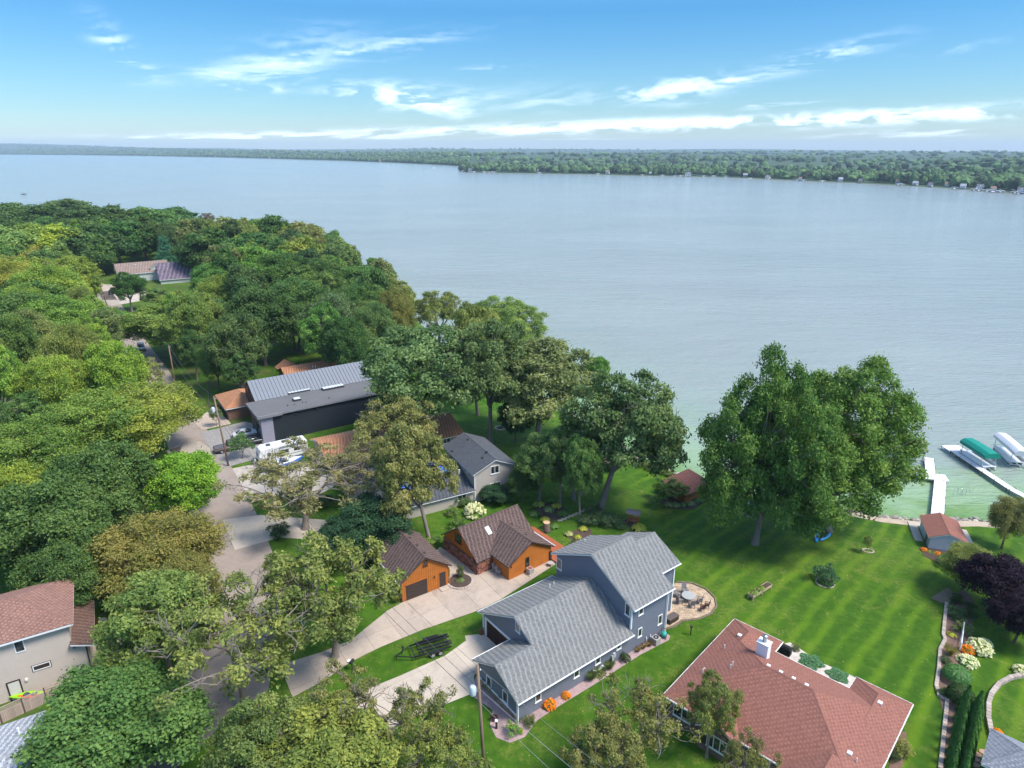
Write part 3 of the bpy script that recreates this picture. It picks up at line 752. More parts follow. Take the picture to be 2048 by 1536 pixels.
def hip_planes(u0, u1, v0, v1, ze, k):
    w = min(u1 - u0, v1 - v0) / 2; zr = ze + k * w
    if u1 - u0 >= v1 - v0:
        vm = (v0 + v1) / 2; A, B = (u0 + w, vm, zr), (u1 - w, vm, zr)
        return [[(u0, v1, ze), (u1, v1, ze), B, A], [(u1, v0, ze), (u0, v0, ze), A, B], [(u1, v1, ze), (u1, v0, ze), B], [(u0, v0, ze), (u0, v1, ze), A]], [(A, B), ((u0, v0, ze), A), ((u0, v1, ze), A), ((u1, v0, ze), B), ((u1, v1, ze), B)]
    um = (u0 + u1) / 2; A, B = (um, v0 + w, zr), (um, v1 - w, zr)
    return [[(u1, v1, ze), (u1, v0, ze), A, B], [(u0, v0, ze), (u0, v1, ze), B, A], [(u0, v1, ze), (u1, v1, ze), B], [(u1, v0, ze), (u0, v0, ze), A]], [(A, B), ((u0, v0, ze), A), ((u1, v0, ze), A), ((u0, v1, ze), B), ((u1, v1, ze), B)]


def body(mb, u0, u1, v0, v1, zr, k, axis='u', vr=None, z0=-.3, drop=.2):
    """closed wall body with gable ends tucked under the roof planes"""
    if axis == 'u':
        vm = (v0 + v1) / 2 if vr is None else vr; prof = [(v0, z0), (v1, z0), (v1, zr - k * (v1 - vm) - drop), (vm, zr - drop), (v0, zr - k * (vm - v0) - drop)]
        mb.prism([vloc((u0, v, z)) for v, z in prof], (u1 - u0, 0, 0))
    else:
        um = (u0 + u1) / 2 if vr is None else vr; prof = [(u0, z0), (u1, z0), (u1, zr - k * (u1 - um) - drop), (um, zr - drop), (u0, zr - k * (um - u0) - drop)]
        mb.prism([vloc((u, v0, z)) for u, z in prof], (0, -(v1 - v0), 0))
    return mb


def window(th, c, nrm, w, h, m=None, mull=0, sill=True, name='window', glass=None, fr=.09):
    """c centre (u,v,z) on the wall plane, nrm 'u+','u-','v+','v-': frame ring with a recessed pane (and mullions)"""
    s = 1 if nrm[1] == '+' else -1; M = m or WHITE; b = MB(); g = MB()

    def bar(a0, a1, z0, z1, d0, d1, mb_):
        if nrm[0] == 'v': mb_.bx(c[0] + a0, c[0] + a1, -(c[1] + s * d0), -(c[1] + s * d1), c[2] + z0, c[2] + z1)
        else: mb_.bx(c[0] + s * d0, c[0] + s * d1, -(c[1] + a0), -(c[1] + a1), c[2] + z0, c[2] + z1)
    W, Hh = w / 2, h / 2
    bar(-W, -W + fr, -Hh, Hh, -.02, .06, b); bar(W - fr, W, -Hh, Hh, -.02, .06, b); bar(-W + fr, W - fr, Hh - fr, Hh, -.02, .06, b); bar(-W + fr, W - fr, -Hh, -Hh + fr, -.02, .06, b)
    for k in range(mull):
        x = -W + w * (k + 1) / (mull + 1); bar(x - .035, x + .035, -Hh + fr, Hh - fr, -.02, .05, b)
    if sill: bar(-W - .05, W + .05, -Hh - .06, -Hh - .003, -.02, .10, b)
    bar(-W + fr * .9, W - fr * .9, -Hh + fr * .9, Hh - fr * .9, -.02, .018, g)
    o = b.build(name, M, th); g.build('pane', glass or GLASS, o); return o


def panel(th, name, u0, u1, v0, v1, z0, z1, m): return MB().bx(u0, u1, -v0, -v1, z0, z1).build(name, m, th)


def sect_door(th, name, fr_axis, c, a0, a1, z1, m, rows=4, cols=0, out=1):
    """overhead garage door: separate sections with grooves between; fr_axis 'v' wall at v=c else wall at u=c"""
    root = None; hh = z1 / rows
    for r_ in range(rows):
        b = MB(); n = max(cols, 1)
        for k in range(n):
            x0 = a0 + (a1 - a0) * k / n + (.03 if cols else 0); x1 = a0 + (a1 - a0) * (k + 1) / n - (.03 if cols else 0); z0 = r_ * hh + .02
            if fr_axis == 'v': b.bx(x0, x1, -(c - .05), -(c + out * .05), z0, r_ * hh + hh - .01)
            else: b.bx(c - .05, c + out * .05, -x0, -x1, z0, r_ * hh + hh - .01)
        if root is None: root = b.build(name, m, th)
        else: b.build('door_section', m, root)
    return root


def vents(th, pts, m, size=(.35, .3, .14), name='roof_vent'):
    for p in pts: MB().box(vloc((p[0], p[1], p[2] + size[2] / 2)), size).build(name, m, th, bevel=.03)


def pipe(th, p, h=.45, r=.05, m=None, name='vent_pipe', hook=False):
    b = MB(); x, y, z = vloc(p)
    if hook: b.tube([(x, y, z - .1), (x, y, z + h), (x + .05, y + .08, z + h + .12), (x + .12, y + .16, z + h + .04)], r, 8)
    else: b.bar((x, y, z - .1), (x, y, z + h), r, 8)
    return b.build(name, m or WHITE, th)


def gutter(th, a, b, m=None, name='gutter'):
    A, B = Vector(vloc(a)), Vector(vloc(b)); MB().bar(A, B, .075, 6).build(name, m or WHITE, th)


def downspout(th, u, v, z, m=None): MB().box(vloc((u, v, z / 2)), (.09, .09, z)).build('downspout', m or WHITE, th)


# ------------------------------------------------------------------ the blue-grey house
BLUE = siding_mat('blue_grey_siding', (.15, .165, .205), .14)
GREYSH = mat('grey_shingle', (.21, .208, .197), .95, .06, 6, .004, attr='rnd', attr_amt=.34, grime=.05)
BRICKST = mat('field_stone', (.30, .235, .19), .9, .25, 4, .01)
house = thing('blue_grey_house', 'large blue-grey sided house with grey shingle roofs and two-storey rear block', 'house', FB.A, FB.ang)
w_ = MB(); body(w_, 4.64, 15.4, -12.2, 0, 6.35, .53); body(w_, 0, 4.66, -6.5, 0, 4.70, .53, vr=-3.12); body(w_, 15.4, 21.1, -12.2, 0, 9.5, .5, z0=-.28); body(w_, 21.05, 24.6, -9.4, -2.0, 8.85, .5, vr=-5.6, z0=-.29)
w_.build('wall', BLUE, house)
pA, rA = gable_planes(4.64, 15.4, -12.2, 0, 6.35, .53, .55, .42, rk2=-.02)
pA[0] = [(-.42, .55, 6.35 - .53 * 6.65), (15.38, .55, 6.35 - .53 * 6.65), (15.38, -6.1, 6.35), (4.22, -6.1, 6.35), (4.22, -3.12, 4.77), (-.42, -3.12, 4.77)]
pB = [[(4.6, -7.05, 4.77 - .53 * 3.93), (-.42, -7.05, 4.77 - .53 * 3.93), (-.42, -3.12, 4.77), (4.6, -3.12, 4.77)]]
pC, rC = gable_planes(15.4, 21.1, -12.2, 0, 9.5, .5, .65, .42)
pD, rD = gable_planes(21.1, 24.6, -9.4, -2.0, 8.85, .5, .55, .0, rk2=.42, vr=-5.6)
pD[0][0] = (19.5, pD[0][0][1], pD[0][0][2]); pD[0][3] = (19.5, pD[0][3][1], pD[0][3][2])
roof(house, pA + pB + pC + pD, GREYSH, WHITE, .2, ridge=rA + [((-.42, -3.12, 4.77), (4.6, -3.12, 4.77))] + rC + [((21.5, -5.6, 8.85), (25.0, -5.6, 8.85))])
q1 = lambda x, y: (700 + x * .3418, 980 + y * .3418)
for (x, y, w, h) in ((1100, 1208, .75, 1.15), (1325, 1067, .75, 1.15), (1450, 990, .75, 1.15), (1573, 908, .7, 1.0), (1695, 832, .65, 1.15), (1702, 706, .75, 1.0), (1813, 757, .7, 1.25)):
    c = FB.V(*q1(x, y), 0.0); window(house, (c[0], .0, c[2]), 'v+', w, h)
for (x, y, u, w, h) in ((814, 1122, 0, .85, 1.35), (909, 1210, 0, .85, 1.35), (984, 800, 4.64, .75, 1.3), (1225, 432, 15.4, .9, 1.45), (1626, 700, 15.4, .75, 1.5)):
    c = FB.U(*q1(x, y), u); window(house, (u, c[1], c[2]), 'u-', w, h)
BROWN_DOOR = mat('brown_garage_door', (.075, .030, .020), .5, .15, 3)
sect_door(house, 'garage_door', 'u', 4.64, -11.55, -6.62, 2.35, BROWN_DOOR, 4, 4, -1)
MB().bx(4.52, 4.66, 11.85, 11.6, 0, 2.6).bx(4.52, 4.66, 11.6, 6.55, 2.38, 2.6).build('garage_door_trim', WHITE, house)
for (u, v, z0, z1) in ((0, 0, -.1, 3.0), (21.1, 0, -.1, 6.2), (15.38, 0.0, 3.25, 6.2), (24.6, -2.0, -.1, 6.7), (4.62, -12.2, .9, 2.9)):
    MB().box(vloc((u, v, (z0 + z1) / 2)), (.17, .17, z1 - z0)).build('corner_trim', WHITE, house)
gutter(house, (-.42, .62, 2.83), (15.4, .62, 2.83)); gutter(house, (15, .72, 6.1), (21.5, .72, 6.1)); gutter(house, (-.42, -7.12, 2.66), (4.6, -7.12, 2.66)); gutter(house, (4.2, -12.82, 2.77), (15.4, -12.82, 2.77)); gutter(house, (21.6, -1.4, 6.72), (25, -1.4, 6.72))
downspout(house, 21.15, .14, 6.0); downspout(house, -.05, .14, 2.8)
# stone wainscot on the front, each stone its own block
wain = None; st_me = None
wain = MB().bx(-.08, -.01, -.1, 6.45, 0, .8).build('wainscot', mat('mortar', (.33, .29, .25), .95), house); z = 0.
for r_ in range(5):
    v = -6.4
    while v < -.15:
        L = random.choice((.28, .4, .52)); L = min(L, -.12 - v)
        if L > .08:
            o = MB().bx(-.12, -.05, -v, -(v + L - .03), r_ * .16 + .02, r_ * .16 + .15).build('stone', BRICKST, wain); k = random.uniform(.6, 1.4); o.color = (k, k * .97, k * .92, 1)
        v += L
MB().bx(-.14, -.01, -.1, 6.45, .8, .88).build('ledge', WHITE, house)
MB().bx(4.5, 4.63, 12.25, 11.9, 0, .8).build('pier_stone', BRICKST, house)
for x, y in ((1170, 538), (1194, 522)):
    c = FB.Z(*q1(x, y), 5.4); pipe(house, (c[0], c[1], 6.35 - .53 * abs(c[1] + 6.1)), .35, .05, hook=True)
c = FB.Z(*q1(1375, 283), 7.3); pipe(house, (c[0], c[1], 9.5 - .5 * abs(c[1] + 6.1)), .3)
for x, y, kind_ in ((1545, 965, 'meter'), (1535, 985, 'cabinet')):
    c = FB.V(*q1(x, y), .1)
    MB().box(vloc((c[0], .12, c[2])), (.35 if kind_ == 'meter' else .28, .2, .8 if kind_ == 'cabinet' else .5)).build('utility_box', mat('meter_grey', (.42, .42, .42), .5), house)
panel(house, 'window_well_ledge', *[FB.V(*q1(1450, 1040), 0)[0] - .7 + t for t in (0, 1.4)], 0.01, .35, .55, .72, WHITE)

# ------------------------------------------------------------------ the orange garage
ORANGE = siding_mat('orange_siding', (.43, .135, .020), .30, True, .65, .02, .2)
BRSH = mat('brown_shingle', (.135, .088, .074), .95, .08, 6, .004, attr='rnd', attr_amt=.5, grime=.15)
BROWN = mat('dark_brown_paint', (.045, .030, .024), .55, .1, 3)
gar = thing('orange_garage', 'orange wooden garage with steep brown shingle roof and brown overhead door', 'garage', FG.A, FG.ang)
w_ = MB(); body(w_, 0, 6.4, -8.6, 0, 5.3, .70, 'v'); w_.build('wall', ORANGE, gar)
pp, rr = gable_planes(0, 6.4, -8.6, 0, 5.3, .70, .35, .3, 'v'); roof(gar, pp, BRSH, BROWN, .14, ridge=rr)
sect_door(gar, 'garage_door', 'v', 0, .55, 3.4, 2.15, BROWN, 4, 0); window(gar, (3.25, 0, 4.3), 'v+', .62, .72, BROWN, 1)
panel(gar, 'side_door', 5.1, 5.95, -.03, .05, .08, 2.15, BROWN); panel(gar, 'door_casing', 5.0, 5.09, -.02, .04, .05, 2.3, ORANGE)
bt = MB()
for k in range(22): bt.bx(.05 + k * .3, .09 + k * .3, -.005, -.03, 2.3 if .4 < k * .3 < 3.5 else .05, min(5.05, 5.3 - .7 * abs(.07 + k * .3 - 3.2) - .25))
bt.build('batten', ORANGE, gar)['kind'] = 'stuff'
vents(gar, [(3.75, v, 4.93) for v in (-1.2, -3.2, -5.2, -7)], BROWN)
gutter(gar, (-.40, -8.8, 2.73), (-.40, .3, 2.73), WHITE); downspout(gar, 6.47, .08, 2.6, ORANGE)
MB().bx(.5, 3.45, -.05, -.09, 2.2, 2.34).build('lintel', ORANGE, gar); panel(gar, 'doorstep', 4.9, 6.1, .1, 1.0, 0, .16, CONC)
MB().box((4.4, -.12, 1.95), (.12, .15, .22)).build('wall_lamp', BROWN, gar)

# ------------------------------------------------------------------ the orange cottage
FC = Fr((-.3936, 72.365, 0), 38.19)
cot = thing('orange_cottage', 'orange cottage with brown shingle cross-gable roof and red stone end wall', 'house', FC.A, FC.ang)
w_ = MB(); body(w_, -2.35, 7.0, -11.4, -3.55, 5.1, .72); body(w_, 0, 7.1, -3.6, 0, 4.45, .56, 'v', z0=-.28); w_.build('wall', ORANGE, cot)
p1, r1 = gable_planes(-2.35, 7.0, -11.4, -3.55, 5.1, .72, .35, .35); p2, r2 = gable_planes(0, 7.1, -6.6, 0, 4.45, .56, .35, 0, 'v', rk2=.35)
roof(cot, p1 + p2, BRSH, BROWN, .14, ridge=r1 + r2)
stone = mat('red_flagstone', (.235, .105, .070), .9, .35, 3, .012)
sw = MB().bx(-2.44, -2.34, 3.45, 11.45, -.1, 1.75).bx(-2.44, .0, 3.44, 3.56, -.1, 2.05).build('stone_wall', mat('dark_mortar', (.05, .035, .03), .95), cot)
sh = [MB().box((0, 0, 0), (1, 1, 1)).build('stone', stone, sw, bevel=.1) for _ in range(1)][0]
ste = sh.data; first = sh
def put_stone(loc, dim):
    global first
    if first is not None: o = first; first = None
    else:
        o = bpy.data.objects.new('stone', ste); COL.objects.link(o); o.parent = sw
        bv = o.modifiers.new('bevel', 'BEVEL'); bv.width = .1
    o.location = loc; o.scale = dim; k = random.uniform(.45, 1.7); o.color = (k, k * random.uniform(.8, 1.15), k * random.uniform(.75, 1.1), 1)
z = 0.
for r_ in range(9):
    h = .2; v = -11.4
    while v < -3.5:
        L = random.uniform(.3, .7); put_stone((-2.47 - random.uniform(0, .03), -(v + L / 2), z + h / 2), (.12, L - .05, h - .04)); v += L
    u = -2.4
    while u < -.1:
        L = min(random.uniform(.3, .6), -.05 - u)
        if L > .1: put_stone((u + L / 2, 3.42 - random.uniform(0, .03), z + h / 2), (L - .05, .12, h - .04))
        u += L
    z += h
q4 = lambda x, y: (720 + x * .1953, 1000 + y * .1953)
c = FC.V(*q4(1713, 620), 0); window(cot, (c[0], 0, 1.55), 'v+', .62, 1.35, BROWN, sill=False)
panel(cot, 'entry_door', .02, .12, -2.9, -1.9, .05, 2.1, BROWN); window(cot, (-2.35, -7.9, 3.2), 'u-', 1.5, 1.3, BROWN, 1)
sk = MB()
def on_plane(pl, px, py, fr):
    a, b, c_ = [fr.A + fr.u * p[0] + fr.v * p[1] + np.array([0, 0, p[2]]) for p in (pl[0], pl[1], pl[2])]; n = np.cross(b - a, c_ - a); return fr.pl(px, py, a, n)
c = on_plane(p1[0], *q4(1315, 315), FC); MB().box(vloc((c[0], c[1], c[2] + .06)), (.62, 1.15, .1), 0, math.atan(.72)).build('skylight', mat('skylight_dome', (.62, .66, .66), .25), cot)
c = on_plane(p2[0], *q4(1633, 292), FC); pipe(cot, c, .55, .09, mat('galvanised', (.45, .46, .47), .35, metal=.8), 'flue')
for x, y in ((1550, 250), (1697, 355)): vents(cot, [on_plane(p2[0], *q4(x, y), FC)], BROWN, (.3, .3, .15))
for z in (1.9,): MB().box(vloc((.35, .06, z)), (.12, .12, .2)).build('wall_lamp', BROWN, cot)
gutter(cot, (7.5, -6, 2.3), (7.5, .35, 2.3), WHITE)
MB().box(vloc((6.95, .08, .9)), (.35, .12, 1.4)).build('electric_meter', BROWN, cot)
dk = tag(thing('deck', 'red-orange wooden deck along the far side of the orange cottage', 'deck', FC.A, FC.ang))
me_ = None
for k in range(21):
    u0 = 7.15 + k * .16; L0, L1 = -9.0 + max(0, (k - 14)) * .25, 1.1 - k * .1
    MB().bx(u0, u0 + .145, -L0, -L1, .22, .30).build('plank', mat('deck_stain', (.38, .11, .045), .6, .12, 3), dk)
MB().bx(7.2, 10.2, 8.7, -.2, -.2, .21).build('joist_frame', BROWN, dk)

# ------------------------------------------------------------------ the red roofed house
REDSH = mat('red_shingle', (.268, .112, .080), .95, .06, 6, .004, attr='rnd', attr_amt=.24, grime=.08)
FD = Fr((24.6836, 61.4847, 0), -43.10)
BRK = mat('brown_brick', (.17, .10, .075), .9, .3, 6, .01); CREAM = mat('cream_trim', (.72, .70, .64), .5, .05)
red = thing('red_roofed_house', 'low brick house with broad red hipped roof and white chimney', 'house', FD.A, FD.ang)
w_ = MB(); w_.bx(.5, 17.2, -2.5, -14.6, -.3, 2.75).bx(.52, 4.9, -.5, -2.6, -.3, 2.72).bx(13.2, 17.18, -.5, -2.6, -.3, 2.72).bx(11.9, 17.15, -14.5, -21, -.3, 2.7)
w_.build('wall', BRK, red)
k_ = .52
h1, e1 = hip_planes(0, 17.72, 2.0, 15.1, 2.8, k_); h2, e2 = hip_planes(0, 5.42, 0, 9.0, 2.805, k_); h3, e3 = hip_planes(12.73, 17.74, 0, 9.0, 2.805, k_); h4, e4 = hip_planes(11.3, 17.7, 9.5, 21.5, 2.81, k_)
g5, e5 = gable_planes(4.2, 7.6, 10.5, 15.6, 4.15, .75, .35, 0, 'v', rk2=.25)
roof(red, h1 + h2 + h3 + h4 + g5, REDSH, CREAM, .2, ridge=e1 + e2[:3] + e3[:3] + [e4[0]] + e5)
for a_g, b_g in (((0, 0), (5.42, 0)), ((5.42, 0), (5.42, 2)), ((5.42, 2), (12.73, 2)), ((12.73, 2), (12.73, 0)), ((12.73, 0), (17.74, 0)), ((17.74, 0), (17.74, 21.5)), ((0, 0), (0, 15.1)), ((0, 15.1), (4.0, 15.1)), ((7.8, 15.1), (11.3, 15.1)), ((11.3, 15.1), (11.3, 21.5))): gutter(red, (*a_g, 2.78), (*b_g, 2.78), CREAM)
w_ = MB(); body(w_, 4.2, 7.6, 13, 15.6, 4.15, .75, 'v'); w_.build('bay_wall', BRK, red)
window(red, (5.95, 15.6, 1.6), 'v+', 1.9, 1.5, CREAM, 2); window(red, (1.9, 14.6, 1.6), 'v+', 1.8, 1.4, CREAM, 1); window(red, (9.8, 14.6, 1.6), 'v+', 1.2, 1.4, CREAM, 0)
panel(red, 'shutter', 4.45, 4.9, 15.58, 15.66, .85, 2.35, BROWN); panel(red, 'shutter', 7.0, 7.4, 15.58, 15.66, .85, 2.35, BROWN)
q2 = lambda x, y: (1300 + x * .3652, 1180 + y * .3652)
c = FD.Z(*q2(603, 362), 5.0); cx, cy = c[0] + .1, c[1] - .35
ch = MB(); ch.bx(cx - .55, cx + .55, -(cy - .42), -(cy + .42), 3.6, 6.5); ch.build('chimney', mat('white_siding', (.74, .75, .76), .5, .04), red)
MB().bx(cx - .62, cx + .62, -(cy - .49), -(cy + .49), 6.5, 6.58).build('chimney_cap', WHITE, red)
MB().lathe([(.0, 6.58), (.2, 6.58), (.2, 7.1), (.27, 7.12), (.27, 7.3), (.0, 7.36)], (cx, -cy, 0), 14).build('flue', mat('galvanised', (.45, .46, .47), .35, metal=.8), red, True)
VW = mat('vent_white', (.72, .68, .64), .5)
for i_, (x, y) in enumerate(((655, 415), (724, 452), (795, 487), (867, 523))): vents(red, [(6.95 + i_ * 1.18, 8.2, 6.0)], VW, (.34, .3, .16))
for x, y, pl in ((490, 252, h1[3]), (1258, 622, h1[2]), (1092, 898, h4[0])): vents(red, [on_plane(pl, *q2(x, y), FD)], VW, (.4, .4, .2))
for x, y, pl in ((407, 322, h1[3]), (440, 430, h1[3]), (452, 415, h1[3]), (288, 455, h1[3]), (1130, 945, h4[0])): pipe(red, on_plane(pl, *q2(x, y), FD), .5, .05, hook=(x == 288))
MB().tube([vloc((17.75, 7.0, 2.7)), vloc((17.4, 7.2, 2.3)), vloc((17.3, 7.2, .2))], .06, 6).build('downspout', WHITE, red)

# ------------------------------------------------------------------ corner house, bottom right
SLATE = mat('slate_shingle', (.23, .24, .26), .95, .12, 5, attr='rnd', attr_amt=.3)
FQ = Fr(P(1962, 1527, 2.8), 48); FQ.A[2] = 0
cn = thing('slate_roofed_house', 'grey hip roof corner with white fascia at the bottom right edge', 'house', FQ.A, FQ.ang)
hq, eq = hip_planes(0, 4.9, 0, 9.0, 2.8, .5); MB().bx(.5, 4.4, -.5, -8.5, -.3, 2.7).build('wall', CREAM, cn); roof(cn, hq, SLATE, WHITE, .2, ridge=eq[:3])

# ------------------------------------------------------------------ beige house on the left edge
BEIGE = siding_mat('beige_siding', (.52, .44, .37), .2, depth_=.016)
RED2 = mat('rust_shingle', (.265, .14, .105), .95, .14, 6, .004, attr='rnd', attr_amt=.32, grime=.1); RED3 = mat('dark_rust_shingle', (.135, .078, .06), .95, .2, 6, .004, attr='rnd', attr_amt=.4)
bh = thing('beige_house', 'beige two-storey house with rust red hip roof beside the kayaks', 'house', FE.A, FE.ang)
MB().bx(-12, 6.05, 0, 8.2, -.3, 7.0).bx(6.0, 7.25, .02, 7.5, -.3, 3.7).build('wall', BEIGE, bh)
hh, eh = hip_planes(-13, 6.65, -8.8, .6, 7.05, .42); roof(bh, hh, RED2, WHITE, .26, ridge=eh)
roof(bh, [[(8.0, .6, 3.85), (8.0, -7.8, 3.85), (5.95, -7.8, 4.7), (5.95, .6, 4.7)]], RED3, WHITE, .22, name='porch_roof')
qe = lambda x, y: (x * 280 / 986, 1100 + y * 280 / 986)
window(bh, (1.95, 0, 6.0), 'v+', .85, 1.6, WHITE, 0, False); window(bh, (3.2, 0, 2.85), 'v+', 1.5, .65, WHITE, 0, False); MB().bx(2.38, 4.02, -.005, -.03, 2.46, 3.24).build('window_casing', BROWN, bh)
panel(bh, 'back_door', .22, 1.15, -.02, .05, 0, 2.1, mat('door_cream', (.6, .57, .5), .5)); MB().bx(.1, .22, 0, -.07, 0, 2.2).bx(1.15, 1.27, 0, -.07, 0, 2.2).bx(.22, 1.15, 0, -.07, 2.1, 2.22).build('door_casing', BROWN, bh)
MB().bx(7.1, 7.2, -.02, -.13, 0, 3.7).build('downspout', BROWN, bh); MB().box((1.75, -.08, 1.9), (.2, .16, .25)).build('wall_lamp', CREAM, bh)
# fence with lattice top: every board a part
FW = mat('weathered_fence', (.40, .305, .26), .9, .15, 3); fe = thing('lattice_fence', 'weathered board fence with lattice top beside the beige house', 'fence', FE.A, FE.ang)
A0, A1 = np.array([-2.2, 3.35]), np.array([5.2, 1.65]); L = np.hypot(*(A1 - A0)); dv_ = (A1 - A0) / L; fa_ = math.atan2(-dv_[1], dv_[0]); pm = None
for k in range(int(L / .15)):
    c = A0 + dv_ * (k + .5) * .15
    if pm is None: o = MB().box((0, 0, .62), (.14, .025, 1.24)).build('board', FW, fe); pm = o.data
    else: o = bpy.data.objects.new('board', pm); COL.objects.link(o); o.parent = fe
    o.location = (c[0], -c[1], 0); o.rotation_euler = (0, 0, fa_); s = random.uniform(.85, 1.12); o.color = (s, s, s, 1)
for k in range(5):
    c = A0 + dv_ * k * 1.85; MB().box((c[0], -c[1], .9), (.11, .11, 1.8), fa_).build('post', mat('dark_post', (.10, .075, .06), .9), fe)
for z in (1.26, 1.76): MB().box(((A0[0] + A1[0]) / 2, -(A0[1] + A1[1]) / 2, z), (L, .05, .07), fa_).build('rail', FW, fe)
lt = MB()
for k in range(int(L / .12)):
    for s in (-1, 1):
        c = A0 + dv_ * (k * .12); e_ = A0 + dv_ * (k * .12 + s * .45)
        lt.bar((c[0], -c[1], 1.3), (e_[0], -e_[1], 1.74), .012, 4)
lt.build('lattice', FW, fe)['kind'] = 'stuff'

# grey roof bottom left
FL = Fr(FE.A + FE.u * -14 + FE.v * 6.75, 31.23); FL.A[2] = 0
GRL = mat('light_grey_shingle', (.36, .37, .39), .95, .15, 5, attr='rnd', attr_amt=.42)
gl = thing('grey_roofed_house', 'pale grey shingle roof with white vent pipe at the bottom left', 'house', FL.A, FL.ang)
pg, rg = gable_planes(0, 17.4, .4, 12.4, 4.6, .3, .4, .4); MB().bx(.2, 17.2, -.6, -12.2, -.3, 2.6).build('wall', WHITE, gl); roof(gl, pg, GRL, WHITE, .2, ridge=rg)
c = on_plane(pg[1], *qe(135, 1290), FL); pipe(gl, c, .6, .09)

# ------------------------------------------------------------------ grey house with blue tarps
GREYS = siding_mat('putty_siding', (.44, .39, .335), .16); DKSH = mat('charcoal_shingle', (.088, .094, .105), .95, .14, 6, .004, attr='rnd', attr_amt=.35)
FH = Fr((-5.7665, 92.498, 0), 28.39)
gh = thing('putty_house', 'putty grey two-storey house with charcoal roof and blue tarps on its low wing', 'house', FH.A, FH.ang)
w_ = MB(); body(w_, 0, 7.0, -11.3, 0, 6.65, .45, 'v'); body(w_, -17, .02, -14.6, -.1, 4.45, .29, 'u', z0=-.28, vr=-7.4); w_.build('wall', GREYS, gh)
p1, r1 = gable_planes(0, 7, -11.3, 0, 6.65, .45, .4, .35, 'v'); p2, r2 = gable_planes(-17, -.02, -14.6, -.1, 4.45, .29, .45, .4, 'u', rk2=0, vr=-7.4)
roof(gh, p1 + p2, DKSH, WHITE, .2, ridge=r1 + r2)
q3 = lambda x, y: (740 + x * .17578, 780 + y * .17578)
for x, y, w, h, u_ in ((1420, 905, 1.5, 1.35, 0), (1425, 1097, 1.85, 1.45, 0)):
    c = FH.V(*q3(x, y), 0); window(gh, (c[0], 0, c[2]), 'v+', w, h, WHITE, 1)
c = FH.V(*q3(1045, 1195), -.1); window(gh, (c[0], -.1, 1.45), 'v+', 1.5, 1.1, WHITE, 1); window(gh, (0, -2.6, 4.3), 'u-', .6, .5, WHITE)
for u, v, z in ((0, 0, 4.9), (7, 0, 4.9)): MB().box(vloc((u, v, z / 2)), (.14, .14, z)).build('corner_trim', WHITE, gh)
c = on_plane(p2[0], *q3(1018, 950), FH); pipe(gh, c, .7, .14, WHITE, 'flue')
for x, y, pl in ((1112, 570, p1[0]), (1325, 708, p1[0]), (1280, 775, p1[1]), (935, 700, p1[1])): vents(gh, [on_plane(pl, *q3(x, y), FH)], DARKW, (.35, .35, .15))
TARP = mat('blue_tarp', (.055, .16, .50), .45, .2, 2.5, .02)
for (x0, y0, w, h) in ((725, 860, 2.3, 1.5), (858, 888, 2.4, 2.0), (290, 1080, 4.2, 3.4), (575, 1095, 2.1, 1.9)):
    c = on_plane(p2[0] if y0 > 850 else p2[0], *q3(x0, y0), FH); MB().box(vloc((c[0], c[1], c[2] + .06)), (w, h, .03), random.uniform(-.1, .1), math.atan(.29)).build('tarp', TARP, gh)

# ------------------------------------------------------------------ black modern building
FM = Fr((-46.3156, 114.3645, 0), 33.64)
BLK = siding_mat('black_cladding', (.022, .026, .034), .28, True, .5, .02); SLT = mat('standing_seam', (.20, .21, .225), .45, .05, 1, metal=.15); MEM = mat('roof_membrane', (.125, .12, .118), .9, .1, 1.5, grime=.12); LAV = mat('lavender_panel', (.27, .26, .31), .6, .05, 2)
mo = thing('black_modern_house', 'black clad modern house with grey standing seam roof and flat roof wing', 'house', FM.A, FM.ang)
MB().bx(0, 24, 0, 8, -.3, 5.2).build('wall', BLK, mo); w_ = MB(); body(w_, 1.4, 24.8, -18, -8.02, 8.4, .55, drop=.12); w_.build('gable_wall', BLK, mo)
fr_ = MB().bx(-.6, 24.3, -.35, 8.3, 5.2, 5.62).build('flat_roof', MEM, mo)
MB().bx(-.64, 3.9, -.6, -.36, 5.15, 5.66).bx(-.68, -.61, -.6, 8.3, 5.15, 5.66).bx(3.9, 24.34, -.42, -.355, 5.3, 5.68).build('roof_edge', mat('roof_edge_grey', (.20, .20, .21), .5), mo)
MB().bx(-.03, 2.1, -.04, -.08, 0, 5.1).bx(-.07, -.03, -.08, 1.5, 0, 5.1).build('entry_panel', LAV, mo)
k_ = .62; zr = 8.4; ve = -8.1; vr = -13.0; n = 34; pan = None
for s_, v_e in ((1, -8.0), (-1, -18.3)):
    for k in range(n):
        u0 = 1.0 + k * 24.2 / n; z_e = zr - .55 * abs(v_e - vr); a, b = Vector(vloc((u0 + .02, v_e, z_e))), Vector(vloc((u0 + 24.2 / n - .03, v_e, z_e))); a2, b2 = Vector(vloc((u0 + .02, vr, zr))), Vector(vloc((u0 + 24.2 / n - .03, vr, zr)))
        m_ = MB().prism([a, b, b2, a2], (0, 0, .05)); m_.prism([a, a + Vector((.035, 0, 0)), a2 + Vector((.035, 0, 0)), a2], (0, 0, .11)); m_.build('roof_panel', SLT, mo)
SKY_ = mat('skylight_pane', (.62, .64, .64), .2)
def skylight(u, v, n, w=.52, d=1.5):
    o = MB().bx(u, u + n * w + .1, -(v), -(v - d), 5.6, 6.0).build('skylight', mat('dark_frame', (.05, .05, .055), .5), mo)
    for k in range(n): MB().box(vloc((u + .08 + (k + .5) * w, v - d / 2, 6.05)), (w - .09, d - .12, .05)).build('pane', SKY_, o)
qm = lambda x, y: (400 + x * .18555, 690 + y * .18555)
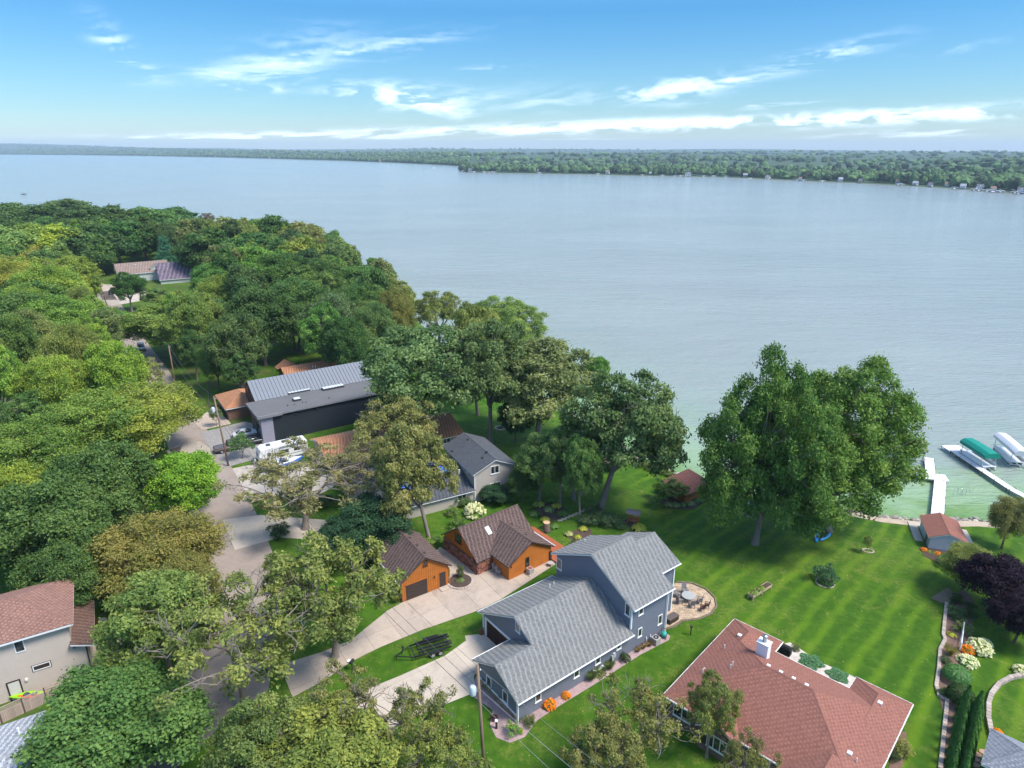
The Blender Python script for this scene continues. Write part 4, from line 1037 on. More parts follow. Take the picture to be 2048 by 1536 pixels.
for x, y, n_, w, d in ((950, 535, 7, .62, 1.3), (1325, 490, 7, .62, 1.3), (1010, 605, 1, 1.3, 1.2)):
    c = FM.Z(*qm(x, y), 5.7); skylight(c[0], c[1] + d * .2, n_, w, d)
for x, y in ((945, 655), (1018, 645), (1107, 622), (1143, 620), (1392, 576)): c = FM.Z(*qm(x, y), 5.65); pipe(mo, (c[0], c[1], 5.62), .25, .07, DARKW)
for x, y, w, h in ((1040, 738, .75, .5), (1255, 690, .9, .5), (1340, 675, .9, .5), (1102, 922, .9, .55)): c = FM.V(*qm(x, y), 0); window(mo, (c[0], 0, c[2]), 'v+', w, h, DARKW, 0, False)
window(mo, (-.05, -2.0, 1.6), 'u-', 1.6, 2.8, DARKW, 1, False); window(mo, (-.05, -5.2, 1.6), 'u-', 2.6, 2.6, DARKW, 2, False); window(mo, (1.4, -11, 5), 'u-', .8, .8, DARKW, 0, False); window(mo, (1.4, -14, 6), 'u-', .7, .9, DARKW, 0, False)
# brown garage beside it
ORSH = mat('orange_shingle', (.44, .205, .105), .95, .14, 6, .004, attr='rnd', attr_amt=.32); BRB = siding_mat('brown_board', (.175, .095, .065), .2, True)
bg_ = thing('brown_garage', 'brown garage with orange hip roof beside the black house', 'garage', FM.A + FM.u * -2.9 + FM.v * -15.6, FM.ang)
MB().bx(0, 7.0, 0, 9, -.3, 2.6).build('wall', BRB, bg_); hp, ep = hip_planes(-.5, 7.5, -9.5, .5, 2.65, .45); roof(bg_, hp, ORSH, WHITE, .2, ridge=ep); sect_door(bg_, 'garage_door', 'u', 0, -8, -1.2, 2.1, BROWN, 4, 0, -1)
# orange roofed house behind
oh = thing('orange_roofed_house', 'orange roofed house partly hidden behind the metal roof', 'house', FM.A + FM.u * 12.5 + FM.v * -34.4, FM.ang)
w_ = MB(); body(w_, 0, 16, 0, 8.4, 4.6, .42); w_.build('wall', BRB, oh); po, ro = gable_planes(0, 16, 0, 8.4, 4.6, .42, .5, .5); po2, ro2 = gable_planes(.3, 4.3, -2.5, 4, 4.3, .6, .4, .4, 'v'); roof(oh, po + po2, ORSH, BROWN, .18, ridge=ro + ro2)
for u in (6.3, 7.0): pipe(oh, (u, 6, 3.8), .6, .07)
# long tan house with orange roof, half under the oaks
FT = Fr(P(640, 968), 30.5); th_ = thing('long_tan_house', 'long tan house with orange roof mostly under the leaning oak', 'house', FT.A, FT.ang)
TAN = siding_mat('tan_siding', (.46, .36, .265), .2)
w_ = MB(); body(w_, 2.5, 27, -13, -2.2, 4.3, .33); w_.build('wall', TAN, th_); pt, rt = gable_planes(2.5, 27, -13, -2.2, 4.3, .33, .6, .5); roof(th_, pt, ORSH, WHITE, .2, ridge=rt)
sect_door(th_, 'garage_door', 'v', -2.2, 4.2, 9.2, 2.15, mat('tan_door', (.42, .33, .25), .5), 4, 0); window(th_, (24, -2.2, 1.6), 'v+', 1.6, 1.3, WHITE, 1)
# ------------------------------------------------------------------ far houses on the left
FI = Fr((-160.5, 272.5, 0), 35.0)
fh = thing('tan_roofed_far_house', 'pale grey house with tan roof and dormer among the far trees', 'house', FI.A, FI.ang)
PGS = siding_mat('pale_grey_siding', (.42, .44, .40), .2); TANSH = mat('tan_shingle', (.255, .185, .15), .95, .14, 3, attr='rnd', attr_amt=.25); PURSH = mat('purple_shingle', (.165, .13, .165), .95, .2, 2, attr='rnd', attr_amt=.5)
w_ = MB(); body(w_, 0, 19, -11, 0, 7.2, .62); w_.build('wall', PGS, fh); p1, r1 = gable_planes(0, 19, -11, 0, 7.2, .62, .5, .5); roof(fh, p1, TANSH, WHITE, .25, w=.6, ex=.4, ridge=r1)
w_ = MB(); body(w_, 12, 17.5, -5, -.6, 6.5, .5, 'v', z0=3); w_.build('dormer_wall', PGS, fh); p3, r3 = gable_planes(12, 17.5, -5.2, -.6, 6.5, .5, .4, 0, 'v', rk2=.3); roof(fh, p3, TANSH, WHITE, .2, 'dormer_roof', w=.6, ex=.4)
window(fh, (14.75, -.6, 5.0), 'v+', 1.8, 1.3, WHITE, 1); window(fh, (6.5, 0, 1.7), 'v+', 1.2, 1.2, WHITE); window(fh, (15.5, 0, 1.8), 'v+', 1.1, 1.3, WHITE); sect_door(fh, 'garage_door', 'u', 0, -7.5, -3, 2.3, WHITE, 4, 0, -1)
MB().box(vloc((7, -4, 6.35)), (1, .9, .15)).build('skylight', SKY_, fh)
FJ = Fr((-143.5, 272.0, 0), 30.0); fj = thing('purple_roofed_far_house', 'house with broad mottled purple roof among the far trees', 'house', FJ.A, FJ.ang)
w_ = MB(); body(w_, 0, 25, -15, 2, 7.4, .62); w_.build('wall', PGS, fj); p1, r1 = gable_planes(0, 25, -15, 2, 7.4, .62, .5, .5); roof(fj, p1, PURSH, WHITE, .25, w=.9, ex=.5, ridge=r1)
FJ2 = Fr((-125, 303, 0), 34.0); f2 = thing('brown_roofed_far_house', 'brown roof with small chimney behind the purple roof', 'house', FJ2.A, FJ2.ang)
w_ = MB(); body(w_, 0, 17, -9, 0, 6.3, .55); w_.build('wall', TAN, f2); p1, r1 = gable_planes(0, 17, -9, 0, 6.3, .55, .5, .5); roof(f2, p1, TANSH, WHITE, .25, w=.6, ex=.4); MB().bx(11, 12, 4, 5, 5, 7.3).build('chimney', CREAM, f2)
# white house at the left edge
FO = Fr(P(50, 845), 36.0); fo = thing('white_cottage', 'white sided cottage with grey roof at the left edge', 'house', FO.A, FO.ang)
MB().bx(-14, 0, 0, 9, -.3, 2.7).build('wall', siding_mat('white_lap', (.62, .64, .66), .18), fo); ph, eh_ = hip_planes(-14.5, .6, -9.5, .6, 2.75, .42); roof(fo, ph, mat('warm_grey_shingle', (.20, .17, .165), .95, .14, 5, attr='rnd', attr_amt=.35), WHITE, .2, ridge=eh_)
window(fo, (-2.2, 0, 1.5), 'v+', 2.0, 1.3, WHITE, 1)
# ------------------------------------------------------------------ lake sheds
FS = Fr(G(1856, 1096), -20.0); FS.A[2] = float(gz(FS.A[0] + 2, FS.A[1] + 2)) - .1
ls = thing('lake_shed', 'grey sided lake shed with red shingle roof beside the white dock', 'shed', FS.A, FS.ang)
SHG = siding_mat('grey_shed_siding', (.40, .43, .46), .2, depth_=.02); w_ = MB(); body(w_, 0, 4.3, -6.0, 0, 2.95, .38, 'v'); w_.build('wall', SHG, ls); p1, r1 = gable_planes(0, 4.3, -6, 0, 2.95, .38, .3, .15, 'v'); roof(ls, p1, REDSH, WHITE, .14, ridge=r1)
panel(ls, 'side_door', -.05, .02, -2.2, -1.2, 0, 2.0, mat('door_brown', (.12, .09, .08), .6))
sheet('shed_path', [tuple((FS.A + FS.u * u + FS.v * v)[:2]) for u, v in ((-1.3, .5), (-.2, .5), (-.2, -6.4), (5.6, -6.6), (5.6, -1), (6.4, -1), (6.4, -7.6), (-1.3, -7.4))], CONC2, FS.A[2] + .12, .3)
FN = Fr(G(1369, 1008), 38.0); FN.A[2] = float(gz(FN.A[0], FN.A[1])) - .1
bo = thing('boathouse', 'brown boathouse with reddish brown roof at the water edge', 'shed', FN.A, FN.ang)
BRR = mat('maroon_shingle', (.165, .068, .055), .95, .15, 5, attr='rnd', attr_amt=.3); WOOD = siding_mat('cedar_board', (.27, .105, .035), .25, True)
w_ = MB(); w_.prism([vloc(p) for p in ((0, 0, -.2), (0, -4.2, -.2), (0, -4.2, 2.3), (0, 0, 1.75))], (6.2, 0, 0)); w_.build('wall', WOOD, bo); roof(bo, [[(-.4, .4, 1.78), (6.6, .4, 1.78), (6.6, -4.6, 2.45), (-.4, -4.6, 2.45)]], BRR, BROWN, .14)
FV = Fr(G(1168, 940), 34.0); gs = thing('lakeside_cabin', 'small tan cabin with dark roof behind the oaks near the water', 'shed', FV.A, FV.ang)
w_ = MB(); body(w_, -1, 6, -7, 0, 4.2, .5); w_.build('wall', TAN, gs); p1, r1 = gable_planes(-1, 6, -7, 0, 4.2, .5, .4, .4); roof(gs, p1, DKSH, WHITE, .2, ridge=r1)
print('buildings done')
# ================================================================== VEGETATION
BARK = mat('bark', (.115, .085, .062), .95, .3, 5, .03, stretch=(1, 1, .3)); BARKP = mat('pale_bark', (.21, .175, .145), .95, .3, 4, .03, stretch=(1, 1, .25))
LEAF = leaf_mat('leaf'); LEAFD = leaf_mat('needle', .12, .4, .02); BLOOM = leaf_mat('bloom', .3, .25, .01)


def leaves_mesh(name, C, N, size, aspect, var, mats, mi=None, rng=None):
    """one mesh of leaf-shaped faces: centres C, normals N; var per leaf"""
    rng = rng or RNG; n = len(C); N = N / (np.linalg.norm(N, axis=1, keepdims=True) + 1e-9)
    T = rng.normal(size=(n, 3)); T -= (T * N).sum(1, keepdims=True) * N; T /= np.linalg.norm(T, axis=1, keepdims=True) + 1e-9; B = np.cross(N, T)
    s = (size * rng.uniform(.7, 1.3, n))[:, None]; a = T * s; b = B * s * aspect
    V = np.stack([C - a, C + b * .9 - a * .1 + N * s * .12, C + a, C - b * .9 - a * .1 + N * s * .12], 1).reshape(-1, 3)
    me = bpy.data.meshes.new(name); me.vertices.add(4 * n); me.vertices.foreach_set('co', V.astype(np.float32).ravel())
    me.loops.add(4 * n); me.loops.foreach_set('vertex_index', np.arange(4 * n, dtype=np.int32)); me.polygons.add(n)
    me.polygons.foreach_set('loop_start', np.arange(0, 4 * n, 4, dtype=np.int32)); me.polygons.foreach_set('loop_total', np.full(n, 4, np.int32))
    for m in mats: me.materials.append(m)
    if mi is not None: me.polygons.foreach_set('material_index', np.asarray(mi, np.int32))
    a_ = me.attributes.new('var', 'FLOAT', 'FACE'); a_.data.foreach_set('value', np.clip(var, 0, 1).astype(np.float32)); me.update(calc_edges=True); me.validate(); return me


def crown_leaves(seed, lobes, spr, lv, leaf, aspect=.55, up=.7, droop=0., tight=.42, jit=.16):
    """lobes: rows of centre xyz, radius. Sprays of leaves spread over the outer, upper shell of every lobe"""
    rng = np.random.default_rng(seed); C, N, V = [], [], []; cc = lobes[:, :3].mean(0)
    for l in lobes:
        r = l[3]; lv_ = rng.normal(0, .13); ns = max(3, int(spr * r * r)); d = rng.normal(size=(ns, 3)); out = (l[:3] - cc); out = out / (np.linalg.norm(out) + .01)
        d = d / np.linalg.norm(d, axis=1, keepdims=True) + out * .45 + [0, 0, .35]; d /= np.linalg.norm(d, axis=1, keepdims=True)
        sp = l[:3] + d * r * rng.uniform(.62, 1.02, (ns, 1)) * [1, 1, .8]; sp[:, 2] -= droop * r * (np.hypot(d[:, 0], d[:, 1]) ** 2)
        sv = rng.normal(0, jit, ns)
        k = lv; off = rng.normal(size=(ns, k, 3)) * tight * [1, 1, .6]
        if droop: off[:, :, 2] -= np.abs(rng.normal(size=(ns, k))) * droop * .9
        c = sp[:, None] + off; nn = d[:, None] * (1 - up) + np.array([0, 0, 1]) * up + rng.normal(size=(ns, k, 3)) * .55
        C.append(c.reshape(-1, 3)); N.append(nn.reshape(-1, 3)); V.append((.5 + lv_ + sv[:, None] + rng.normal(0, .14, (ns, k))).ravel())
    return np.concatenate(C), np.concatenate(N), np.concatenate(V)


def limb_path(rng, a, b, bend, n=6):
    a, b = np.array(a, float), np.array(b, float); L = np.linalg.norm(b - a); k1 = rng.normal(size=3) * L * bend; k1[2] = abs(k1[2]) * .6; pts = []
    for i in range(n + 1):
        t = i / n; p = a * (1 - t) + b * t; p = p + k1 * math.sin(math.pi * t) + rng.normal(size=3) * L * .02 * (0 < t < 1); p[2] += -.08 * L * math.sin(math.pi * t) if b[2] > a[2] else 0; pts.append(p)
    return pts


def proto(name, seed, h, r, zc, rz, nl, lr, spr, lv, leaf, kind='round', trunk_r=.32, fork=.35, barkm=None, up=.6, droop=0., dead=0, aspect=.55, tight=.42, shell=(.55, 1.), jit=.16):
    """one tree: tapered trunk with limbs, crown of leaf sprays grouped in clumps; returns (trunk mesh, crown mesh, h, r)"""
    rng = np.random.default_rng(seed); L = []; tries = 0
    while len(L) < nl and tries < 6000:
        tries += 1; d = rng.normal(size=3); d /= np.linalg.norm(d)
        if d[2] < -.55: continue
        amp = 1.5 if kind == 'vase' else 1.; wob = 1 + amp * .22 * math.sin(3 * math.atan2(d[1], d[0]) + seed) + .12 * math.sin(5 * math.atan2(d[1], d[0]) + 2 * seed)
        rho = rng.uniform(*shell); p = np.array([d[0] * r * rho * wob, d[1] * r * rho * wob, zc + d[2] * rz * rho])
        if kind == 'vase': f = np.clip((p[2] - (zc - rz)) / (2 * rz), 0, 1); k = .78 + .32 * math.sin(math.pi * min(f * .9 + .05, 1)); p[0] *= k; p[1] *= k
        if kind == 'cone': f = np.clip((p[2] - (zc - rz)) / (2 * rz), 0, 1); k = (1 - f) * 1.1 + .06; p[0] *= k; p[1] *= k
        q = lr * rng.uniform(.6, 1.45)
        if all(np.linalg.norm((p - m[:3])) > (q + m[3]) * (.74 if kind == 'vase' else .62) for m in L): L.append(np.array([*p, q]))
    L = np.array(L); C, N, V = crown_leaves(seed, L, spr, lv, leaf, aspect, up, droop, tight, jit)
    crown = leaves_mesh(name + '_crown', C, N, leaf, aspect, V, [LEAF if kind != 'cone' else LEAFD], rng=rng)
    mb = MB(); zf = h * fork; lean = rng.normal(size=2) * .03 * h; ax = lambda t: np.array([lean[0] * t, lean[1] * t, zf * t])
    mb.tube([(0, 0, -.3), (0, 0, .0), tuple(ax(.12)), tuple(ax(.5)), tuple(ax(1.))], [trunk_r * 1.8, trunk_r * 1.45, trunk_r * 1.05, trunk_r * .9, trunk_r * .78], 9)
    if kind == 'cone': mb.tube([tuple(ax(1.)), (0, 0, h * .95)], [trunk_r * .7, .04], 6)
    else:
        mains = []; nm = 5 if kind != 'vase' else 6
        for i in range(nm):
            a = 2 * math.pi * (i + rng.uniform(-.25, .25)) / nm; e = np.array([math.cos(a) * r * .5, math.sin(a) * r * .5, zc + rng.uniform(-.15, .35) * rz]); p = limb_path(rng, ax(rng.uniform(.82, 1)), e, .10)
            rr_ = np.linspace(trunk_r * .62, trunk_r * .26, len(p)); mb.tube(p, list(rr_), 7); mains += [(q, w) for q, w in zip(p[1:], rr_[1:])]
        mains.append((ax(1.), trunk_r * .7)); mp = np.array([m[0] for m in mains])
        for l in L:
            dd = np.linalg.norm(mp - l[:3], axis=1) + np.maximum(0, mp[:, 2] - l[2]) * 1.5; k = int(np.argmin(dd)); p = limb_path(rng, mp[k], l[:3], .12, 4); r0 = min(mains[k][1] * .7, trunk_r * .3)
            mb.tube(p, list(np.linspace(r0, .035, len(p))), 5)
            for _ in range(2):
                d = rng.normal(size=3); d[2] = abs(d[2]); d /= np.linalg.norm(d); mb.tube([l[:3], l[:3] + d * l[3] * .8], [.035, .012], 4)
        for _ in range(dead):
            d = rng.normal(size=3); d[2] = abs(d[2]) * .9 + .2; d /= np.linalg.norm(d); e = np.array([d[0] * r * 1.04, d[1] * r * 1.04, zc + d[2] * rz * 1.04]); k = int(np.argmin(np.linalg.norm(mp - e, axis=1))); p = limb_path(rng, mp[k], e, .12, 5); mb.tube(p, list(np.linspace(.08, .018, len(p))), 4)
            for _ in range(3):
                f = rng.normal(size=3); f[2] = abs(f[2]); mb.tube([p[-2], np.array(p[-2]) + f / np.linalg.norm(f) * rng.uniform(.6, 1.4)], [.028, .01], 4)
    me = bpy.data.meshes.new(name + '_trunk'); me.from_pydata(mb.v, [], mb.f); me.materials.append(barkm or BARK); me.polygons.foreach_set('use_smooth', [True] * len(me.polygons))
    return me, crown, h, r


PR = {
    'oak': [proto('oak', s, 14, 6.6, 8.9, 4.6, 74, 1.02, 15, 16, .19, 'round', .38, .33, BARKP, .35, 0., 12, .6, .27, (.35, 1.0), .17) for s in (11, 12, 13)],
    'airy': [proto('airyoak', s, 13, 6.8, 8.0, 4.4, 56, .85, 17, 14, .165, 'round', .36, .3, BARKP, .3, 0., 34, .6, .22, (.3, 1.0), .18) for s in (15, 16)],
    'oakd': [proto('oakd', s, 15, 6.0, 9.2, 5.3, 84, 1.2, 16, 17, .20, 'round', .38, .36, BARKP, .35, 0., 4, .6, .32, (.4, 1.0), .16) for s in (21, 22, 23)],
    'maple': [proto('maple', s, 14, 5.4, 8.3, 5.6, 90, 1.35, 20, 17, .175, 'round', .33, .3, BARK, .35, .0, 0, .7, .42, (.5, 1.0), .12) for s in (31, 32)],
    'fine': [proto('fine', s, 13, 5.6, 7.9, 5.1, 95, 1.15, 17, 17, .17, 'round', .3, .3, BARK, .45, .1, 2, .5, .42, (.45, 1.0), .16) for s in (41, 42)],
    'silver': [proto('silver', s, 20, 6.6, 10.1, 9.2, 160, 1.4, 19, 19, .185, 'vase', .46, .2, BARKP, .4, .28, 4, .55, .34, (.3, 1.08), .17) for s in (51, 52)],
    'far': [proto('fartree', s, 15, 6.0, 8.8, 6.0, 64, 1.6, 8, 14, .33, 'round', .3, .3, BARK, .4, 0., 0, .75, .55, (.5, 1.0), .13) for s in (61, 62, 63)],
    'pine': [proto('pine', s, 14, 3.6, 7.2, 7.0, 70, 1.0, 16, 16, .25, 'cone', .25, .2, BARK, .5, .45, 0, .3, .34, (.55, 1.0), .1) for s in (71,)],
    'small': [proto('small', s, 4, 1.6, 2.6, 1.2, 26, .55, 42, 12, .11, 'round', .07, .3, BARK, .5, 0., 0, .6, .16, (.3, 1.), .12) for s in (81, 82)],
    'bush': [proto('bush', s, 1.5, 1.0, .65, .75, 22, .38, 75, 12, .075, 'round', .04, .1, BARK, .5, 0., 0, .6, .1, (.35, 1.), .12) for s in (91, 92)],
}
print('leaf faces', {k: [len(p[1].polygons) for p in v] for k, v in PR.items()})
NTREE = [0]


def tree(kind, X, h, rad, col, label, name='oak_tree', group=None, cat='tree', crown_name='crown', trunk_name='trunk', lean=None, var=None, rot=None, sz=None):
    tm, cm, h0, r0 = PR[kind][(NTREE[0] if var is None else var) % len(PR[kind])]; NTREE[0] += 1
    o = thing(name, label, cat, X, random.uniform(0, 6.28) if rot is None else rot, group); s = rad * .80 / r0; zs = h / h0
    if lean is not None: o.rotation_mode = 'XYZ'; o.rotation_euler = Vector(lean).to_track_quat('Z', 'Y').to_euler()
    for nm, me in ((trunk_name, tm), (crown_name, cm)):
        p = bpy.data.objects.new(nm, me); COL.objects.link(p); p.parent = o; p.scale = (s, s, zs)
        if nm == crown_name: p.color = (*col, 1)
    return o


def TC(kind, cx, cy, w, h, col, label, **kw):
    """tree given by the crown centre in the photo, crown width in pixels and height in metres; it stands on the ground below that centre"""
    zc = .62 * h; z = 0.
    for _ in range(8): p = P(cx, cy, zc + z); z = float(gz(p[0], p[1]))
    X = np.array([p[0], p[1], z]); rad = w * depth(np.array([p[0], p[1], zc + z])) / F / 2; return tree(kind, X, h, rad, col, label, **kw)


def TB(kind, bx, by, top, w, col, label, **kw):
    """tree given by its foot and its top in the photo"""
    X = G(bx, by); h = zon(top, X) - X[2]; h = h * .93; rad = w * depth(X + np.array([0, 0, h * .6])) / F / 2; return tree(kind, X, h, rad, col, label, **kw)


# foliage colours (base reflectance)
OLIVE = (0.184, 0.196, 0.052); KHAKI = (0.215, 0.212, 0.075); OAKG = (0.165, 0.205, 0.050); GREEN = (0.088, 0.178, 0.042); DARK = (0.056, 0.120, 0.030); DEEP = (0.033, 0.084, 0.035); YEL = (0.219, 0.289, 0.038); BRIGHT = (0.149, 0.298, 0.028); GOLD = (0.215, 0.205, 0.045); SILV = (0.085, 0.175, 0.032); BLUEG = (0.052, 0.149, 0.079)
T_ = TC
# --- foreground
T_('maple', 225, 1450, 330, 9.0, GREEN, 'dense round dark green maple at the bottom left beside the grey roof', name='maple_tree', var=0)
TB('airy', 492, 1420, 1150, 430, OAKG, 'thick-trunked oak standing on the grass beside the dark patched street', name='oak_tree', var=0)
T_('oak', 655, 1180, 320, 14, OAKG, 'spreading grey-green oak left of the orange garage drive', name='oak_tree', var=1)
T_('oakd', 318, 1240, 240, 13, (0.149, 0.219, 0.052), 'bright-topped oak over the beige house drive', name='oak_tree', var=1)
T_('oakd', 520, 1490, 230, 10, (0.131, 0.184, 0.045), 'olive oak at the bottom edge next to the dark maple', name='oak_tree', var=2)
T_('airy', 690, 1430, 240, 10, OLIVE, 'ragged olive oak in front of the blue-grey house drive', name='oak_tree', var=0)
T_('airy', 835, 1440, 200, 9.5, (0.175, 0.201, 0.052), 'thin oak with bare twigs between the drive and the pole', name='oak_tree', var=2)
T_('oakd', 650, 1530, 330, 9.5, (0.175, 0.219, 0.042), 'yellow-green oak crown cut by the bottom edge', name='oak_tree', var=1)
T_('oak', 880, 1540, 220, 8, (0.166, 0.210, 0.045), 'low oak crown at the bottom edge left of the pole', name='oak_tree', var=1)
T_('airy', 1275, 1445, 250, 9.5, OLIVE, 'sparse yellowish oak between the blue-grey and red roofed houses', name='oak_tree', var=0)
T_('oak', 1215, 1520, 200, 8.5, OLIVE, 'low olive oak at the bottom edge beside the red roofed house', name='oak_tree', var=1)
T_('oak', 1425, 1418, 125, 9, OAKG, 'narrow oak top in front of the red roof', name='oak_tree', var=2)
T_('airy', 1490, 1525, 130, 8, OLIVE, 'oak top at the bottom edge against the red roof', name='oak_tree', var=2)
T_('pine', 1158, 1500, 42, 3.2, DEEP, 'small dark spruce on the lawn below the gravel bed', name='spruce_tree')
# --- left of the street
T_('fine', 310, 1110, 255, 11, GOLD, 'golden brown tree beside the street above the beige house', name='honey_locust_tree', var=0)
T_('fine', 375, 1170, 140, 9.5, (0.19, 0.195, 0.045), 'smaller golden tree under the golden brown one', name='honey_locust_tree', var=1)
T_('maple', 365, 965, 150, 10.5, BRIGHT, 'bright green maple beside the street near the gravel drive', name='maple_tree', var=1)
T_('maple', 110, 1050, 230, 14, (.078, .145, .034), 'dark maple above the parked white pickup', name='maple_tree', var=0)
T_('maple', 205, 975, 200, 14, (.078, .145, .034), 'dark maple behind the golden brown tree', name='maple_tree', var=1)
T_('maple', 25, 1010, 150, 13, YEL, 'bright yellow-green maple at the left edge', name='maple_tree', var=0)
T_('fine', 70, 905, 220, 13, (0.131, 0.219, 0.038), 'green tree at the left edge below the white cottage', name='walnut_tree', var=0)
T_('fine', 190, 850, 210, 14, (0.140, 0.228, 0.038), 'broad fresh green tree beside the street', name='walnut_tree', var=1)
T_('fine', 290, 830, 220, 13, (0.210, 0.263, 0.042), 'broad yellow-green tree left of the utility pole', name='walnut_tree', var=0)
T_('airy', 150, 730, 240, 14, (0.184, 0.196, 0.060), 'olive oak with dead twigs above the yellow-green tree', name='oak_tree', var=0)
T_('airy', 260, 755, 190, 12, (0.175, 0.213, 0.049), 'olive oak near the street behind the yellow-green tree', name='oak_tree', var=1)
T_('oakd', 345, 650, 180, 14, (0.149, 0.228, 0.045), 'green oak with visible trunk by the far side drive', name='oak_tree', var=1)
T_('fine', 20, 740, 150, 12, (0.149, 0.210, 0.052), 'loose green tree at the left edge by the clay court', name='walnut_tree')
T_('oakd', 60, 830, 110, 11, GREEN, 'green oak beside the white cottage', name='oak_tree')
T_('maple', 10, 900, 110, 10, (0.123, 0.210, 0.038), 'round green tree below the white cottage path', name='maple_tree')
T_('maple', 130, 1150, 150, 10, (.078, .145, .034), 'dark tree over the parked pickup truck', name='maple_tree')
# --- middle oaks
T_('airy', 600, 965, 330, 12, KHAKI, 'wide sparse khaki oak in front of the travel trailer', name='oak_tree', var=0, sz=1)
T_('airy', 730, 930, 170, 11, KHAKI, 'khaki oak with bare grey twigs beside the blue tarps', name='oak_tree', var=1)
TB('oakd', 860, 1085, 830, 170, (0.196, 0.210, 0.060), 'tall leaning oak in front of the blue tarped house', name='oak_tree', var=0, lean=(-.22, .0, 1))
T_('oak', 790, 850, 190, 15, (0.206, 0.219, 0.063), 'khaki oak crown over the long tan house', name='oak_tree', var=2)
T_('maple', 745, 1045, 150, 8, DEEP, 'very dark bushy tree behind the orange garage', name='maple_tree', var=0)
T_('maple', 690, 1075, 110, 6.5, DEEP, 'dark shrubby tree left of the orange garage', name='maple_tree', var=1)
TB('oakd', 845, 895, 640, 260, (0.108, 0.184, 0.060), 'big oak beside the black house roof edge', name='oak_tree', var=1)
TB('oakd', 980, 885, 625, 190, (0.116, 0.175, 0.056), 'tall oak behind the putty house near the fire ring', name='oak_tree', var=2)
TB('oakd', 1075, 885, 665, 250, (0.149, 0.189, 0.063), 'wide oak with pale trunk near the shore', name='oak_tree', var=0)
TB('oakd', 955, 830, 590, 130, OAKG, 'oak by the shore left of the fire ring', name='oak_tree', var=1)
TB('oakd', 1200, 1020, 730, 250, (0.096, 0.158, 0.049), 'oak leaning toward the water beyond the orange cottage', name='oak_tree', var=2, lean=(.30, .08, 1))
T_('oakd', 1150, 905, 150, 13, (0.096, 0.166, 0.049), 'dark oak beside the lakeside cabin', name='oak_tree', var=0)
TB('oakd', 1160, 1042, 860, 90, GREEN, 'slim green tree among the hosta beds', name='oak_tree', var=1)
TB('oakd', 1120, 1012, 850, 100, (0.102, 0.178, 0.049), 'slim tree beyond the cottage ridge', name='oak_tree', var=0)
TB('oakd', 1078, 1000, 860, 110, (0.108, 0.189, 0.052), 'slim tree right of the putty house', name='oak_tree', var=2)
T_('maple', 1032, 835, 75, 8, DEEP, 'very dark tree behind the fire ring', name='maple_tree')
T_('maple', 990, 985, 60, 2.6, DEEP, 'dark round shrub at the putty house corner', name='shrub', cat='shrub', crown_name='foliage', trunk_name='stem')
T_('maple', 1045, 960, 60, 6, DARK, 'dark small tree beside the putty house windows', name='maple_tree')
# --- the two big silver maples on the lawn
TB('silver', 1510, 1088, 685, 228, SILV, 'tall silver maple with flared trunk on the lake lawn', name='silver_maple_tree', var=0)
TB('silver', 1655, 1062, 695, 268, (0.095, 0.185, 0.032), 'broad silver maple behind the blue kayaks', name='silver_maple_tree', var=1, rot=2.2)
# --- right edge
T_('fine', 1938, 1128, 110, 6.0, (0.175, 0.219, 0.052), 'yellow-green tree beside the lake shed', name='tamarack_tree', var=0)
T_('fine', 2020, 1035, 90, 8, (0.166, 0.175, 0.052), 'olive tree at the right edge by the dock', name='tamarack_tree', var=1)
T_('maple', 2010, 1165, 150, 7, (.020, .010, .018), 'dark purple maple at the right edge', name='purple_maple_tree', var=1)
T_('maple', 2045, 1230, 110, 6, (.020, .010, .018), 'lower purple maple bough at the right edge', name='purple_maple_tree', var=0)
T_('small', 1342, 980, 74, 4.2, DARK, 'rounded dark crabapple in front of the boathouse', name='crabapple_tree', var=0)
T_('small', 1736, 1085, 22, 2.6, (0.158, 0.228, 0.052), 'thin young sapling in a stone ring on the lawn', name='sapling', var=1)
T_('small', 480, 888, 48, 4.6, (0.088, 0.175, 0.052), 'small round street tree beside the utility pole', name='maple_tree', var=0)
T_('small', 430, 830, 26, 4.0, (0.105, 0.175, 0.061), 'small young tree beside the brown garage apron', name='maple_tree', var=1)
# --- shore trees behind the oaks
T_('silver', 1005, 640, 150, 17, (0.149, 0.236, 0.052), 'feathery bright tree standing tallest at the shore', name='willow_tree', var=1)
T_('oak', 875, 625, 130, 16, OAKG, 'thin see-through oak against the water', name='oak_tree', var=2)
T_('oakd', 790, 600, 110, 16, OAKG, 'grey-green oak against the water left of the thin one', name='oak_tree')
T_('maple', 725, 575, 120, 16, GREEN, 'rounded green tree at the shore behind the metal roof', name='maple_tree')
T_('oakd', 745, 650, 130, 15, OAKG, 'grey-green oak behind the metal roof', name='oak_tree')
T_('maple', 1195, 740, 60, 8, (0.096, 0.210, 0.035), 'small bright bush tree at the water beside the oaks', name='maple_tree')
